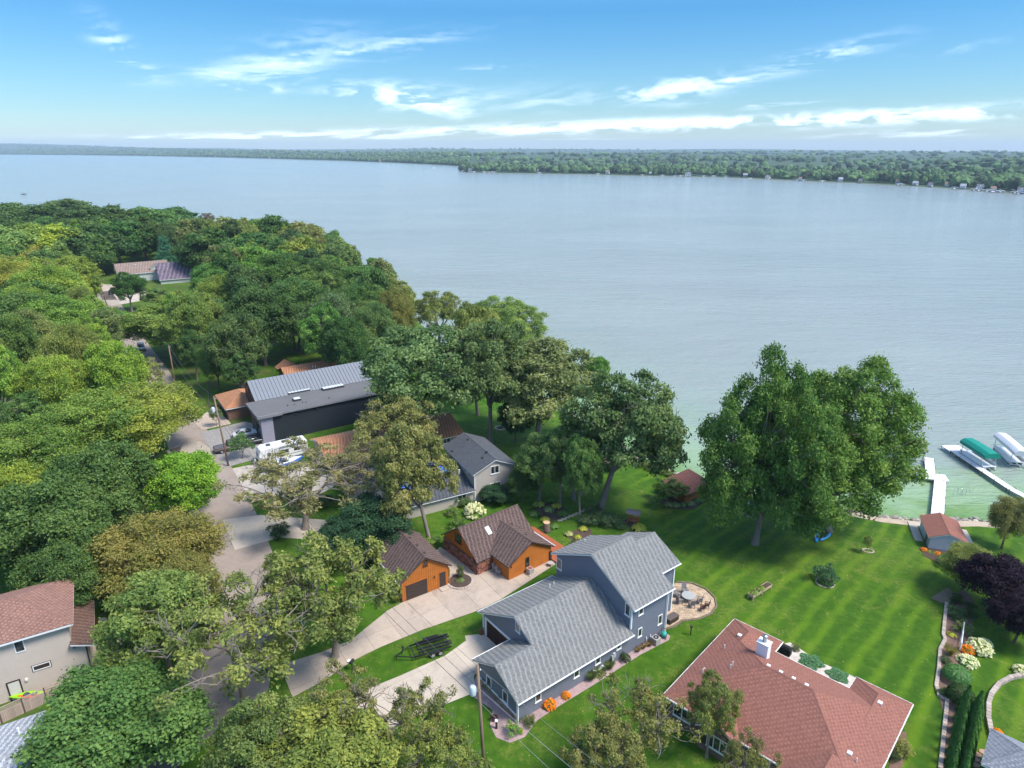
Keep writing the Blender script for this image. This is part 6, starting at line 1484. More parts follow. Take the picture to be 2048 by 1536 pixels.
def car(kind, X, ang, col, label, group=None):
    o = thing({'pickup': 'pickup_truck', 'suv': 'suv', 'sedan': 'parked_car'}[kind], label, {'pickup': 'pickup', 'suv': 'SUV', 'sedan': 'car'}[kind], X, ang, group)
    pm_ = mat('car_paint_%d' % (len(MATS)), col, .3, .04, 2, spec=.6)
    L, W, prof, cab = {'sedan': (4.7, 1.82, [(-2.35, .55, .86), (-2.2, .35, .98), (-1.2, .3, 1.0), (.9, .3, .97), (2.0, .32, .84), (2.32, .42, .68)], [(-1.75, 1.0, 1.0), (-.95, 1.40, 1.38), (.15, 1.42, 1.4), (1.05, .98, .98)]),
                       'suv': (4.7, 1.9, [(-2.3, .5, 1.0), (-2.2, .35, 1.1), (-.5, .3, 1.12), (1.0, .3, 1.1), (2.1, .35, 1.0), (2.35, .45, .8)], [(-2.2, 1.1, 1.1), (-1.95, 1.7, 1.68), (.2, 1.74, 1.72), (1.15, 1.1, 1.1)]),
                       'pickup': (5.7, 2.0, [(-2.85, .6, .98), (-2.8, .5, 1.05), (-.55, .45, 1.08), (1.2, .45, 1.12), (2.5, .48, 1.05), (2.85, .55, .85)], [(-.62, 1.08, 1.08), (-.42, 1.82, 1.8), (.7, 1.84, 1.82), (1.5, 1.1, 1.1)])}[kind]
    b = MB(); secs = []
    for x, z0, z1 in prof:
        k = .93 if abs(x) > L * .45 else 1.; w = W / 2 * k; secs.append([(x, -w * .94, z0), (x, -w, (z0 + z1) / 2), (x, -w * .95, z1 - .06), (x, -w * .8, z1), (x, w * .8, z1), (x, w * .95, z1 - .06), (x, w, (z0 + z1) / 2), (x, w * .94, z0)])
    b.loft(secs); b.build('body', pm_, o, True)
    g = MB(); (x0, a0, _), (x1, a1, _), (x2, a2, _), (x3, a3, _) = cab; w0, w1 = W / 2 * .9, W / 2 * .74
    g.loft([[(x0, -w0, a0 - .05), (x0, -w0 * .98, a0), (x0, w0 * .98, a0), (x0, w0, a0 - .05)], [(x1, -w0, a0 - .05), (x1, -w1, a1), (x1, w1, a1), (x1, w0, a0 - .05)], [(x2, -w0, a3 - .05), (x2, -w1, a2), (x2, w1, a2), (x2, w0, a3 - .05)], [(x3, -w0, a3 - .05), (x3, -w0 * .95, a3), (x3, w0 * .95, a3), (x3, w0, a3 - .05)]])
    g.build('window', GLASS, o, True)
    r = MB(); r.loft([[(x1 - .05, -w1 - .02, a1 - .04), (x1 - .05, -w1 * .9, a1 + .03), (x1 - .05, w1 * .9, a1 + .03), (x1 - .05, w1 + .02, a1 - .04)], [(x2 + .08, -w1 - .02, a2 - .05), (x2 + .08, -w1 * .9, a2 + .02), (x2 + .08, w1 * .9, a2 + .02), (x2 + .08, w1 + .02, a2 - .05)]]); r.build('roof', pm_, o, True)
    pl = MB()
    for s in (-1, 1):
        for xa, xb in ((x0 + .02, x1), (x3 - .02, x2)): pl.bar((xa, s * w0 * .99, a0), (xb, s * (w1 + .01), a1), .045, 5)
        pl.bar(((x1 + x2) / 2, s * w0, a0 - .03), ((x1 + x2) / 2, s * (w1 + .01), a1 - .01), .045, 5)
    pl.build('pillar', pm_, o)
    if kind == 'pickup': MB().bx(-2.72, -.68, -.8, .8, 1.03, 1.093).build('cargo_bed', CHROME, o); MB().bx(-2.75, -.66, -.95, -.86, 1.05, 1.14).bx(-2.75, -.66, .86, .95, 1.05, 1.14).build('bed_rail', pm_, o)
    for s in (-1, 1):
        MB().box((L / 2 - .08, s * W * .33, prof[-2][2] - .17), (.14, .36, .14)).build('headlight', HEAD, o); MB().box((-L / 2 + .05, s * W * .4, .82), (.12, .2, .2)).build('taillight', LAMP, o)
        for x in (-L * .30, L * .31): wheel(o, x, s * (W / 2 - .1), .38 if kind != 'sedan' else .33)
    MB().bx(L / 2 - .1, L / 2 + .03, -W * .42, W * .42, .38, .56).build('bumper', CHROME, o)
    return o


def at(px, py): p = P(px, py); return (p[0], p[1], .05)


car('sedan', at(492, 872), R(28), (.55, .56, .56), 'silver sedan parked nearest the black house'); car('pickup', at(462, 900), R(34), (.14, .10, .09), 'brown-grey pickup truck beside the utility pole'); car('sedan', at(508, 888), R(34), (.02, .022, .026), 'black car between the silver sedan and the travel trailer')
car('suv', at(232, 588), R(15), (.06, .06, .07), 'dark grey SUV parked before the far tan roofed house'); car('suv', at(283, 700), R(-60), (.45, .44, .43), 'silver SUV on the far side drive'); car('pickup', at(142, 1148), R(20), (.62, .63, .64), 'white pickup truck under the dark maples')
tr = thing('utility_trailer', 'dark utility trailer with tarped load beside the white pickup', 'trailer', at(92, 1140), R(95)); MB().bx(-1.6, 1.6, -.9, .9, .5, .62).build('bed', CHROME, tr)
MB().bx(-1.6, 1.6, -.95, -.9, .6, 1.1).bx(-1.6, 1.6, .9, .95, .6, 1.1).build('side_panel', CHROME, tr); wheel(tr, 0, 1.05); wheel(tr, 0, -1.05)
for k in range(7): MB().lathe([(0, 0), (.35, .05), (.3, .35), (.1, .5), (0, .5)], (-1.2 + k * .4, random.uniform(-.4, .4), .62), 8).build('bundle', mat('load_%d' % (k % 3), ((.30, .28, .27), (.06, .12, .14), (.35, .2, .13))[k % 3], .7), tr, True)
# travel trailer
rv_ = thing('travel_trailer', 'white travel trailer parked beside the black house', 'trailer', tuple(FM.A + FM.u * -3.0 + FM.v * 8.1), FM.ang); RVW = mat('trailer_white', (.72, .71, .68), .4, .03, 1)
prof = [(.0, .7), (.0, 1.9), (.35, 2.75), (.9, 3.0), (8.2, 3.0), (8.45, 2.85), (8.45, .7), (7.5, .45), (1.2, .45)]; MB().prism([(x, -1.25, z) for x, z in prof], (0, 2.5, 0)).build('body', RVW, rv_, bevel=.08)
for x, w, l in ((2.0, .7, 'hatch'), (5.0, 1.3, 'air_conditioner'), (6.6, .7, 'hatch')): MB().box((x, .1, 3.08), (w, .8, .22)).build(l, mat('dark_plastic', (.06, .06, .06), .5), rv_, bevel=.05)
dr = MB().bx(2.7, 3.45, -1.29, -1.24, .6, 2.5).build('door', mat('door_white', (.66, .65, .62), .4), rv_); MB().box((3.3, -1.31, 1.5), (.06, .04, .2)).build('handle', CHROME, dr); MB().bx(2.62, 3.53, -1.27, -1.245, .55, 2.58).build('door_frame', mat('dark_plastic', (.06, .06, .06)), rv_)
for x, w in ((1.7, .6), (4.6, .9), (6.6, 1.2)): MB().bx(x - w / 2, x + w / 2, -1.28, -1.24, 1.5, 2.1).build('window', GLASS, rv_)
MB().bx(-.04, .0, -.6, .6, 1.5, 2.0).build('front_window', GLASS, rv_); MB().bx(3.6, 8.0, -1.45, -1.26, 2.7, 2.84).build('awning', mat('awning_grey', (.28, .28, .28), .6), rv_); MB().bx(.1, 8.3, -1.27, -1.245, 1.05, 1.12).bx(.3, 4, -1.27, -1.245, .85, .9).build('stripe', CHROME, rv_)
MB().bx(-.02, .02, -.3, .3, 2.2, 2.35).build('badge', mat('badge_red', (.4, .05, .04)), rv_)
for x in (5.0, 5.9):
    for s in (-1.1, 1.1): wheel(rv_, x, s)
MB().bar((.3, -.7, .5), (-1.3, 0, .5), .06).bar((.3, .7, .5), (-1.3, 0, .5), .06).bar((-1.2, 0, .5), (-1.2, 0, 0), .05).build('tow_frame', CHROME, rv_)
for s in (-.17, .17): MB().lathe([(0, 0), (.15, .02), (.15, .4), (.08, .5), (0, .5)], (-.5, s, .5), 10).build('gas_bottle', mat('bottle_white', (.6, .6, .6), .4), rv_, True)


def boat(name, X, ang, L, hull, deck, label, canopy=None):
    o = thing(name, label, 'boat', X, ang); secs = []
    for t, w, zb, zt in ((0, .9, .1, .85), (.35, 1., .0, .9), (.65, .92, .05, .98), (.88, .5, .25, 1.06), (1., .06, .7, 1.1)): x = t * L - L / 2; q = L * .19 * w; secs.append([(x, 0, zb), (x, -q * .8, zb + .22), (x, -q, zt), (x, q, zt), (x, q * .8, zb + .22)])
    MB().loft(secs).build('hull', hull, o, True); MB().loft([[(-L * .49, -L * .16, .88), (-L * .49, L * .16, .88), (-L * .49, L * .16, .93), (-L * .49, -L * .16, .93)], [(L * .15, -L * .17, .96), (L * .15, L * .17, .96), (L * .15, L * .17, 1.0), (L * .15, -L * .17, 1.0)], [(L * .46, -.04, 1.08), (L * .46, .04, 1.08), (L * .46, .04, 1.13), (L * .46, -.04, 1.13)]]).build('deck', deck, o)
    MB().loft([[(-.1 * L, -L * .12, .95), (-.1 * L, L * .12, .95), (-.14 * L, L * .1, 1.35), (-.14 * L, -L * .1, 1.35)], [(.08 * L, -L * .1, .98), (.08 * L, L * .1, .98), (-.06 * L, L * .09, 1.36), (-.06 * L, -L * .09, 1.36)]]).build('windshield', GLASS, o)
    return o


BW = mat('gelcoat_white', (.68, .68, .67), .3); BB = mat('gelcoat_blue', (.04, .12, .38), .3)
pb = P(572, 936); bt_ = boat('runabout_boat', (pb[0], pb[1], .45), FM.ang, 6.2, BB, BW, 'blue and white runabout boat on a trailer beside the travel trailer'); MB().bx(-2.9, 3.6, -.5, -.4, -.1, .05).bx(-2.9, 3.6, .4, .5, -.1, .05).build('trailer_frame', CHROME, bt_)
for s in (-1, 1):
    t_ = MB().tube([(-1, s * 1.1 - .1, -.1), (-1, s * 1.1 + .1, -.1)], .32, 12).build('wheel', TYRE, bt_)
# boat trailer on the grass strip
FTa, FTb = P(795, 1320), P(898, 1290); d_ = FTb - FTa; bta = math.atan2(d_[1], d_[0]); bt2 = thing('boat_trailer', 'empty black boat trailer on the grass between the two drives', 'trailer', FTa, bta); BLK2 = mat('black_steel', (.012, .012, .013), .45)
Lr = np.hypot(*d_[:2])
for s in (-.95, .95): MB().bx(1.6, Lr, s - .05, s + .05, .5, .66).build('rail', BLK2, bt2); MB().bar((1.6, s, .58), (-.2, 0, .58), .06).build('tongue', BLK2, bt2)
for k in range(5): x = 1.7 + k * (Lr - 1.9) / 4; MB().bx(x - .05, x + .05, -1.0, 1.0, .44, .52).build('crossmember', BLK2, bt2)
for s in (-.75, -.35, .35, .75): MB().bx(2.2, Lr + .1, s - .08, s + .08, .82, .95).build('bunk', BLK2, bt2); MB().bx(2.6, 2.7, s - .04, s + .04, .5, .83).bx(Lr - .5, Lr - .4, s - .04, s + .04, .5, .83).build('bunk_post', BLK2, bt2)
for s in (-1.2, 1.2):
    for x in (Lr * .62, Lr * .62 + .85): wheel(bt2, x, s, .34, .22)
    MB().bx(Lr * .62 - .45, Lr * .62 + 1.3, s - .14, s + .14, .74, .79).build('fender', BLK2, bt2)
MB().bar((.5, 0, .58), (.7, 0, 1.5), .05).bx(.55, .75, -.15, .15, 1.4, 1.55).build('winch_post', BLK2, bt2); MB().bar((-.1, 0, .6), (-.1, 0, 0), .04).build('jack', BLK2, bt2)

# ================================================================== DOCKS, LIFTS, BOATS
DOCKW = mat('dock_white', (.66, .63, .61), .6, .05, 2); DOCKP = mat('dock_post', (.06, .055, .05), .7); DZ = -1.5


def dock(label, runs, w):
    A = runs[0][0]; o = thing('dock', label, 'dock', (A[0], A[1], WATER))
    for (a, b, ww, z) in runs:
        a, b = np.array(a), np.array(b); L = np.hypot(*(b - a)); t = (b - a) / L; n = np.array([-t[1], t[0]]); an = math.atan2(t[1], t[0]); k = 0; N_ = max(1, round(L / .62))
        for k in range(N_):
            c = a + t * (k + .5) * L / N_ - np.array(A); q = MB().box((c[0], c[1], z - WATER), (L / N_ - .012, ww, .07), an).build('deck_panel', DOCKW, o); v = random.uniform(.95, 1.03); q.color = (v, v, v, 1)
        for s in (-1, 1):
            c0, c1 = a + n * s * (ww / 2 - .06) - np.array(A), b + n * s * (ww / 2 - .06) - np.array(A); MB().bar((c0[0], c0[1], z - WATER - .12), (c1[0], c1[1], z - WATER - .12), .07, 4).build('stringer', DOCKP if ww < 1.7 else DOCKW, o)
            for m_ in range(int(L / 3) + 1):
                c = a + t * min(m_ * 3 + .2, L - .1) + n * s * (ww / 2 + .03) - np.array(A); MB().bar((c[0], c[1], -2.5), (c[0], c[1], z - WATER + .25), .04, 5).build('post', DOCKP, o)
    return o


dock('wide white dock running out from the lake shed with a side platform', [((64.6, 89.2), (73.6, 103.2), 1.75, DZ), ((71.0, 104.6), (74.9, 103.4), 2.6, DZ + .004), ((72.9, 104.9), (76.5, 111.5), 1.5, DZ)], 1.75)
dock('long narrow white dock beside the green canopy lift', [((84.5, 93.2), (83.2, 99.5), 1.25, DZ), ((83.2, 99.5), (82.9, 114.2), 1.25, DZ + .003), ((82.0, 115.6), (85.4, 115.6), 2.6, DZ + .006)], 1.25)


def lift(px_pts, col, label, zt=1.0, name='boat_lift', Lx=None):
    a, b, c = [P(*p, zt) for p in px_pts]; ctr = (b + c) / 2 if False else (a + c) / 2; ax = (c - b)[:2]; L = np.hypot(*ax); W = np.hypot(*(b - a)[:2]); an = math.atan2(ax[1], ax[0])
    o = thing(name, label, 'boat lift', (ctr[0], ctr[1], WATER), an); zt -= WATER; m = mat('canopy_' + label.split()[0], col, .6, .08, 1.2, .02); n = 9; secs = []
    for x in np.linspace(-L / 2, L / 2, 7):
        e = .25 if abs(x) > L * .45 else 0; sec = []
        for k in range(n): t = k / (n - 1); y = -W / 2 + W * t; sec.append((x, y, zt + .5 * min(1., (1 - abs(2 * t - 1)) * 2.2) - e * .35 + .03 * math.sin(5 * x + 2 * t)))
        sec = [(x, -W / 2, zt - .55)] + sec + [(x, W / 2, zt - .55)]; secs.append(sec)
    q = MB(); nn = len(secs[0])
    for i in range(len(secs) - 1):
        for k in range(nn - 1): q.add([secs[i][k], secs[i][k + 1], secs[i + 1][k + 1], secs[i + 1][k]], [(0, 1, 2, 3)])
    q.add(secs[0], [tuple(range(nn))]); q.add(secs[-1], [tuple(range(nn))]); q.build('canopy', m, o)
    AL = mat('aluminium', (.5, .51, .52), .35, metal=.7)
    for sx in (-1, 1):
        for sy in (-1, 1): MB().bar((sx * L * .38, sy * W * .46, -1.5), (sx * L * .38, sy * W * .46, zt - .1), .06, 6).build('post', AL, o)
        MB().bar((sx * L * .38, -W * .46, .45), (sx * L * .38, W * .46, .45), .06, 6).build('cradle', AL, o)
    for sy in (-1, 1): MB().bar((-L * .45, sy * W * .46, .1), (L * .45, sy * W * .46, .1), .06, 6).build('side_beam', AL, o)
    return o, (ctr[0], ctr[1], WATER + .55), an, L


o, c, an, L = lift([(1918, 878), (1953, 882), (2006, 914)], (.0, .215, .150), 'green vinyl canopy boat lift beside the narrow dock', 1.0)
def pontoon(c, an, L, label):
    o = thing('pontoon_boat', label, 'boat', c, an)
    for s in (-.85, .85): MB().tube([(-L / 2, s, 0), (L * .38, s, 0), (L * .5, s, .2)], [.3, .3, .06], 10).build('pontoon_tube', mat('aluminium', (.5, .51, .52)), o, True)
    MB().bx(-L / 2, L * .46, -1.2, 1.2, .34, .44).build('deck', BW, o); MB().bx(-L * .45, L * .42, -1.2, -1.16, .44, 1.0).bx(-L * .45, L * .42, 1.16, 1.2, .44, 1.0).build('rail_panel', BW, o)
pontoon(c, an, 7.0, 'pontoon boat under the green canopy')
o, c, an, L = lift([(1988, 868), (2017, 870), (2062, 908)], (.62, .60, .60), 'white canopy boat lift at the right edge', 1.0); pontoon(c, an, 7.0, 'pontoon boat under the white canopy')
o, c, an, L = lift([(1806, 874), (1856, 884), (1852, 904)], (.17, .14, .145), 'dark grey canopy boat lift behind the silver maple', .9)
dock('white dock stub at the right edge beyond the long dock', [((90.5, 103.0), (96.0, 104.0), 1.6, DZ)], 1.6)
ld = thing('swim_ladder', 'metal swim ladder rails behind the lake shed', 'ladder', tuple(G(1900, 1018))[:2] + (WATER,)); 
for s in (0, .6, 1.4, 2.0): MB().tube([(s, 0, -1), (s, 0, 1.2), (s, -.5, 1.4), (s, -.9, .7)], .03, 5).build('rail', mat('aluminium', (.5, .51, .52)), ld)
fb = P(48, 389, WATER); o = boat('fishing_boat', (fb[0], fb[1], WATER), R(5), 7, mat('dark_hull', (.05, .05, .06), .5), BW, 'tiny dark fishing boat far out on the lake')
for k, (px, py) in enumerate(((868, 336), (1500, 357))): fb = P(px, py, WATER); boat('far_boat', (fb[0], fb[1], WATER), R(10), 9, BW, BW, ('tiny white boat before the far headland', 'tiny white boat off the far houses')[k])
# kayaks
def kayak(X, ang, L, col, label, tilt=0., z=.0, lift_=0.):
    o = thing('kayak', label, 'kayak', (X[0], X[1], X[2] + lift_), ang); o.rotation_euler = (tilt, 0, ang); secs = []
    for t in np.linspace(0, 1, 9): w = .36 * math.sin(math.pi * (.04 + .92 * t)) ** .8; x = (t - .5) * L; secs.append([(x, 0, .05 + .1 * (2 * t - 1) ** 4), (x, -w * .8, .1), (x, -w, .22), (x, -w * .5, .32 + .06 * (2 * t - 1) ** 2), (x, w * .5, .32 + .06 * (2 * t - 1) ** 2), (x, w, .22), (x, w * .8, .1)])
    MB().loft(secs).build('hull', mat('kayak_%d' % len(MATS), col, .4, .05, 2), o, True); MB().lathe([(.0, .30), (.3, .33), (.34, .38), (.27, .39), (0, .33)], (-.1, 0, 0), 14, .62).build('cockpit', mat('dark_plastic', (.06, .06, .06)), o); return o


X = G(1632, 1076); kayak(X, R(62), 3.0, (.02, .22, .55), 'blue kayak leaning left under the broad silver maple', .5); X = G(1652, 1077); kayak(X, R(38), 2.8, (.05, .32, .62), 'lighter blue kayak crossed with the first under the maple', -.4)
X = FE.A + FE.u * 1.7 + FE.v * .6; kayak(X, FE.ang - .33, 3.3, (.30, .62, .02), 'lime green kayak leaning by the beige house door', .5, lift_=.38); X = FE.A + FE.u * 2.3 + FE.v * .9; kayak(X, FE.ang - .33, 3.2, (.70, .10, .01), 'red-orange kayak beside the lime one', .3, lift_=.32)
kr = thing('kayak_rack', 'wooden rack holding the two kayaks at the beige house', 'rack', tuple(FE.A + FE.u * 2.0 + FE.v * .75), FE.ang)
for x in (-.8, .8): MB().bx(x - .05, x + .05, -.5, .5, 0, .1).bx(x - .05, x + .05, -.45, -.35, 0, .36).bx(x - .05, x + .05, .35, .45, 0, .36).bx(x - .04, x + .04, -.5, .5, .28, .35).build('frame', FW, kr)
X = P(718, 925); kayak((X[0], X[1], .4), FM.ang + .15, 3.2, (.72, .16, .01), 'orange kayak by the long tan house'); kayak((P(688, 934)[0], P(688, 934)[1], .1), FM.ang + .9, 1.8, (.72, .16, .01), 'short orange kayak left of the long orange one')

# ================================================================== YARD THINGS
WK = mat('grey_wicker', (.19, .18, .18), .8, .15, 5); TEAK = mat('teak', (.40, .13, .035), .6, .12, 3); STEEL = mat('rust_steel', (.12, .05, .035), .7)


def chair(X, ang, label, m=WK, name='patio_chair', s=1.0, group=None, lounge=False):
    o = thing(name, label, 'chair', X, ang, group); o.scale = (s, s, s)
    MB().bx(-.27, .27, -.27, .27, .38, .46).build('seat', m, o, bevel=.03); MB().box((-.30 if not lounge else -.34, 0, .75), (.06, .54, .72), 0, 0, -.22 if not lounge else -.4).build('backrest', m, o, bevel=.03)
    for sy in (-.29, .29): MB().bx(-.28, .28, sy - .04, sy + .04, .6, .64).bx(.2, .26, sy - .03, sy + .03, .0, .6).build('armrest', m, o)
    for sx in (-.24, .24):
        for sy in (-.24, .24): MB().bx(sx - .025, sx + .025, sy - .025, sy + .025, 0, .38).build('leg', m, o)
    return o


def table(X, r, h, label, m, legs=4):
    o = thing('round_table', label, 'table', X); MB().lathe([(0, h - .04), (r, h - .04), (r + .01, h - .02), (r, h), (0, h + .005)], (0, 0, 0), 20).build('table_top', m, o)
    for k in range(legs): a = k * 2 * math.pi / legs; MB().bar((math.cos(a) * r * .75, math.sin(a) * r * .75, 0), (math.cos(a) * r * .6, math.sin(a) * r * .6, h - .04), .03).build('leg', WK, o)
    return o


tc_ = np.array([*P(1376, 1201)[:2], .05]); table(tc_, .82, .72, 'round grey patio table on the paver patio', mat('table_stone', (.36, .36, .34), .5, .15, 6))
for k, a in enumerate((95, 150, 205, 275, 335)): p = tc_ + np.array([math.cos(R(a)), math.sin(R(a)), 0]) * 1.35; chair(p, R(a + 180), ('grey patio chair at the far side of the round table', 'grey patio chair at the upper left of the round table', 'grey high-back patio chair left of the round table', 'grey patio chair at the near side of the round table', 'grey patio chair right of the round table')[k], s=1.12, group='chairs round the patio table')
for k, (x, y) in enumerate(((1404, 1222), (1413, 1216))): chair(np.array([*P(x, y)[:2], .05]), R(160), ('rust brown metal chair at the patio edge', 'second rust brown metal chair nearest the lawn')[k], STEEL)
bx_ = P(1343, 1242); o = thing('storage_box', 'dark brown deck storage box at the patio corner', 'box', (bx_[0], bx_[1], .04), FB.ang); MB().bx(-.8, .8, -.4, .4, 0, .6).build('body', BROWN, o, bevel=.02); MB().bx(-.83, .83, -.43, .43, .61, .68).build('lid', mat('lid_brown', (.11, .085, .075), .5), o, bevel=.02)
ac = P(1311, 1287); o = thing('air_conditioner', 'grey air conditioner on the gravel by the blue-grey wall', 'air conditioner', (ac[0], ac[1], .06), FB.ang); MB().bx(-.4, .4, -.4, .4, 0, .8).build('cabinet', mat('ac_beige', (.36, .34, .31), .5), o, bevel=.03); MB().lathe([(.12, .81), (.3, .81), (.3, .83), (.12, .83)], (0, 0, 0), 14).build('fan_guard', DARKW, o)
hr = P(1327, 1275); o = thing('hose_reel', 'teal hose reel cart at the house corner', 'hose reel', (hr[0], hr[1], .05), FB.ang + .5); MB().tube([(0, -.3, .4), (0, .3, .4)], .32, 14).build('hose_coil', mat('teal_hose', (.03, .30, .25), .5), o, True); MB().bar((-.4, -.32, 0), (.4, -.32, .9), .03).bar((-.4, .32, 0), (.4, .32, .9), .03).bar((.4, -.32, .9), (.4, .32, .9), .03).build('cart_frame', DARKW, o)
for k, (x, y) in enumerate(((1292, 1291), (1300, 1287))): v_ = FB.V(x, y, .12); p = FB.A + FB.u * v_[0] + FB.v * .12; o = MB().tube([(0, 0, 0), (0, 0, .6), (0, .12, .75), (0, .2, .65)], .05, 6).build('vent_pipe', WHITE); o.location = (p[0], p[1], .1); tag(o, ('white intake pipe by the wall', 'white exhaust pipe next to the air conditioner')[k], 'pipe')
pl_b = P(963, 1268); o = thing('planter', 'brown barrel planter beside the garage door', 'planter', (pl_b[0], pl_b[1], .05), .5); MB().lathe([(0, 0), (.3, 0), (.4, .5), (.36, .5), (.33, .42), (0, .42)], (0, 0, 0), 6).build('tub', mat('barrel', (.18, .075, .035), .8), o); MB().lathe([(0, .43), (.3, .45), (.2, .62), (0, .7)], (0, 0, 0), 9).build('dry_plant', mat('dry', (.15, .07, .04)), o)
# raised planter on legs
pa, pb2 = G(1500, 1200), G(1538, 1176); d_ = pb2 - pa; o = thing('raised_planter', 'long wooden raised planter box on the lawn', 'planter', (pa + pb2) / 2, math.atan2(d_[1], d_[0])); L = np.hypot(*d_[:2]); CED = mat('cedar_pale', (.42, .31, .19), .8, .15, 3)
for s in (-1, 1): MB().bx(-L / 2, L / 2, s * .36 - .02, s * .36 + .02, .42, .78).build('side_board', CED, o); MB().bx(s * L / 2 - .02, s * L / 2 + .02, -.34, .34, .42, .78).build('end_board', CED, o)
for x in (-L / 2 + .06, 0, L / 2 - .06):
    for s in (-.33, .33): MB().bx(x - .05, x + .05, s - .05, s + .05, -.3, .8).build('leg', CED, o)
MB().bx(-L / 2 + .03, L / 2 - .03, -.33, .33, .45, .7).build('soil', MULCH, o)
for x in (-L * .32, .05): p_ = bpy.data.objects.new('foliage', PL['hosta'][0]); COL.objects.link(p_); p_.parent = o; p_.location = (x, 0, .65); p_.color = (.18, .26, .05, 1)
# garden swing with roof
X = G(1266, 1048); o = thing('garden_swing', 'reddish wooden garden swing with small shingle roof', 'swing', X, R(-20)); 
for sx in (-.75, .75):
    for sy in (-.6, .6): MB().bar((sx, sy * 1.1, 0), (sx, sy * .8, 1.9), .06).build('post', TEAK, o)
MB().box((0, .35, 2.1), (2.1, 1.0, .06), 0, -.35).box((0, -.45, 2.12), (2.1, .8, .06), 0, .35).build('roof', mat('swing_roof', (.22, .17, .16), .9), o)
for k in range(6): MB().bx(-.6, .6, -.25 + k * .1, -.17 + k * .1, .5, .54).build('slat', TEAK, o)
for k in range(5): MB().bx(-.6, .6, .33, .37, .6 + k * .1, .68 + k * .1).build('slat', TEAK, o)
MB().bar((-.6, 0, .5), (-.7, 0, 1.9), .015).bar((.6, 0, .5), (.7, 0, 1.9), .015).bx(-.62, -.56, -.28, .36, .45, .8).bx(.56, .62, -.28, .36, .45, .8).build('arm', TEAK, o)
# grills, fire rings, lanterns
X = P(1570, 1308); o = thing('gas_grill', 'black covered gas grill behind the red roofed house', 'grill', X, FD.ang); MB().bx(-.6, .6, -.3, .3, .1, .85).build('cabinet', DARKW, o, bevel=.05); MB().loft([[(-.5, -.3, .85), (-.5, .3, .85), (-.5, .2, 1.1), (-.5, -.15, 1.1)], [(.5, -.3, .85), (.5, .3, .85), (.5, .2, 1.1), (.5, -.15, 1.1)]]).build('hood', DARKW, o)
o = thing('fire_ring', 'pale stone fire ring on the lawn behind the putty house', 'fire pit', G(1000, 858))
for k in range(16): a = k * math.pi / 8; MB().box((math.cos(a) * .95, math.sin(a) * .95, .16), (.34, .25, .34), a + math.pi / 2).build('stone', mat('ring_stone', (.45, .38, .31), .9, .15, 3), o)
X = G(1492, 1022); o = thing('patio_grill', 'dark grill and white cabinet on the sandy pad by the silver maple', 'grill', X, .3); MB().bx(-.9, -.1, -.3, .3, .1, .9).build('grill_body', DARKW, o, bevel=.05); MB().bx(.1, .8, -.35, .35, 0, 1.1).build('cabinet', mat('ac_beige', (.36, .34, .31)), o); MB().loft([[(.05, -.4, 1.1), (.05, .4, 1.1), (.45, 0, 1.5)], [(.85, -.4, 1.1), (.85, .4, 1.1), (.45, 0, 1.5)]]).build('cabinet_roof', WHITE, o)
X = P(1381, 1270); o = thing('bird_feeder', 'thin brown post with small feeder beside the patio', 'feeder', X); MB().bx(-.05, .05, -.05, .05, 0, 1.1).build('post', BROWN, o); MB().bx(-.15, .15, -.15, .15, 1.1, 1.25).build('tray', BROWN, o)
X = P(993, 1457); o = thing('bollard_light', 'dark bollard light in the gravel bed', 'lamp', X); MB().bx(-.1, .1, -.1, .1, 0, .9).build('post', BROWN, o); MB().bx(-.14, .14, -.14, .14, .9, 1.0).build('cap', WHITE, o)
X = P(705, 1340); o = thing('mailbox', 'black and white mailbox at the drive entrance', 'mailbox', X, 1.2); MB().bx(-.05, .05, -.05, .05, 0, 1.0).build('post', BROWN, o); MB().prism([(-.3, -.15, 1.0), (-.3, .15, 1.0), (-.3, .15, 1.2), (-.3, 0, 1.3), (-.3, -.15, 1.2)], (.6, 0, 0)).build('box', DARKW, o); MB().bx(-.2, .2, .2, .5, .95, 1.15).build('paper_tube', WHITE, o)
# cottage patio pieces
for k, (x, y) in enumerate(((991, 1143), (998, 1149))): chair(np.array([*P(x, y)[:2], .05]), FC.ang - 1.2, ('grey patio chair nearest the cottage door', 'grey patio chair at the cottage wing corner')[k], mat('chair_grey', (.40, .37, .34), .7), s=1.05)
X = P(1060, 1148); o = thing('condenser_unit', 'grey condenser unit on a slab beside the orange wall', 'air conditioner', (X[0], X[1], .05), FC.ang); MB().bx(-.5, .5, -.5, .5, 0, .08).build('slab', CONC, o); MB().bx(-.35, .35, -.35, .35, .08, .85).build('cabinet', mat('ac_beige', (.36, .34, .31)), o); MB().lathe([(.1, .86), (.26, .86), (.26, .88), (.1, .88)], (0, 0, 0), 12).build('fan_guard', LAMP, o)
X = P(1101, 1132); table(np.array([X[0], X[1], .05]), .4, .5, 'small grey side table at the cottage corner', mat('chair_grey', (.40, .37, .34)))
X = P(1093, 1062); o = thing('tree_stump', 'pale cut tree stump beside the red-orange deck', 'stump', X); MB().lathe([(0, -.1), (.75, -.1), (.55, .3), (.5, 1.4), (.48, 1.42)], (0, 0, 0), 14).build('bark', BARK, o, True); MB().lathe([(0, 1.43), (.48, 1.425)], (0, 0, 0), 14).build('cut_face', mat('cut_wood', (.55, .36, .20), .8), o)
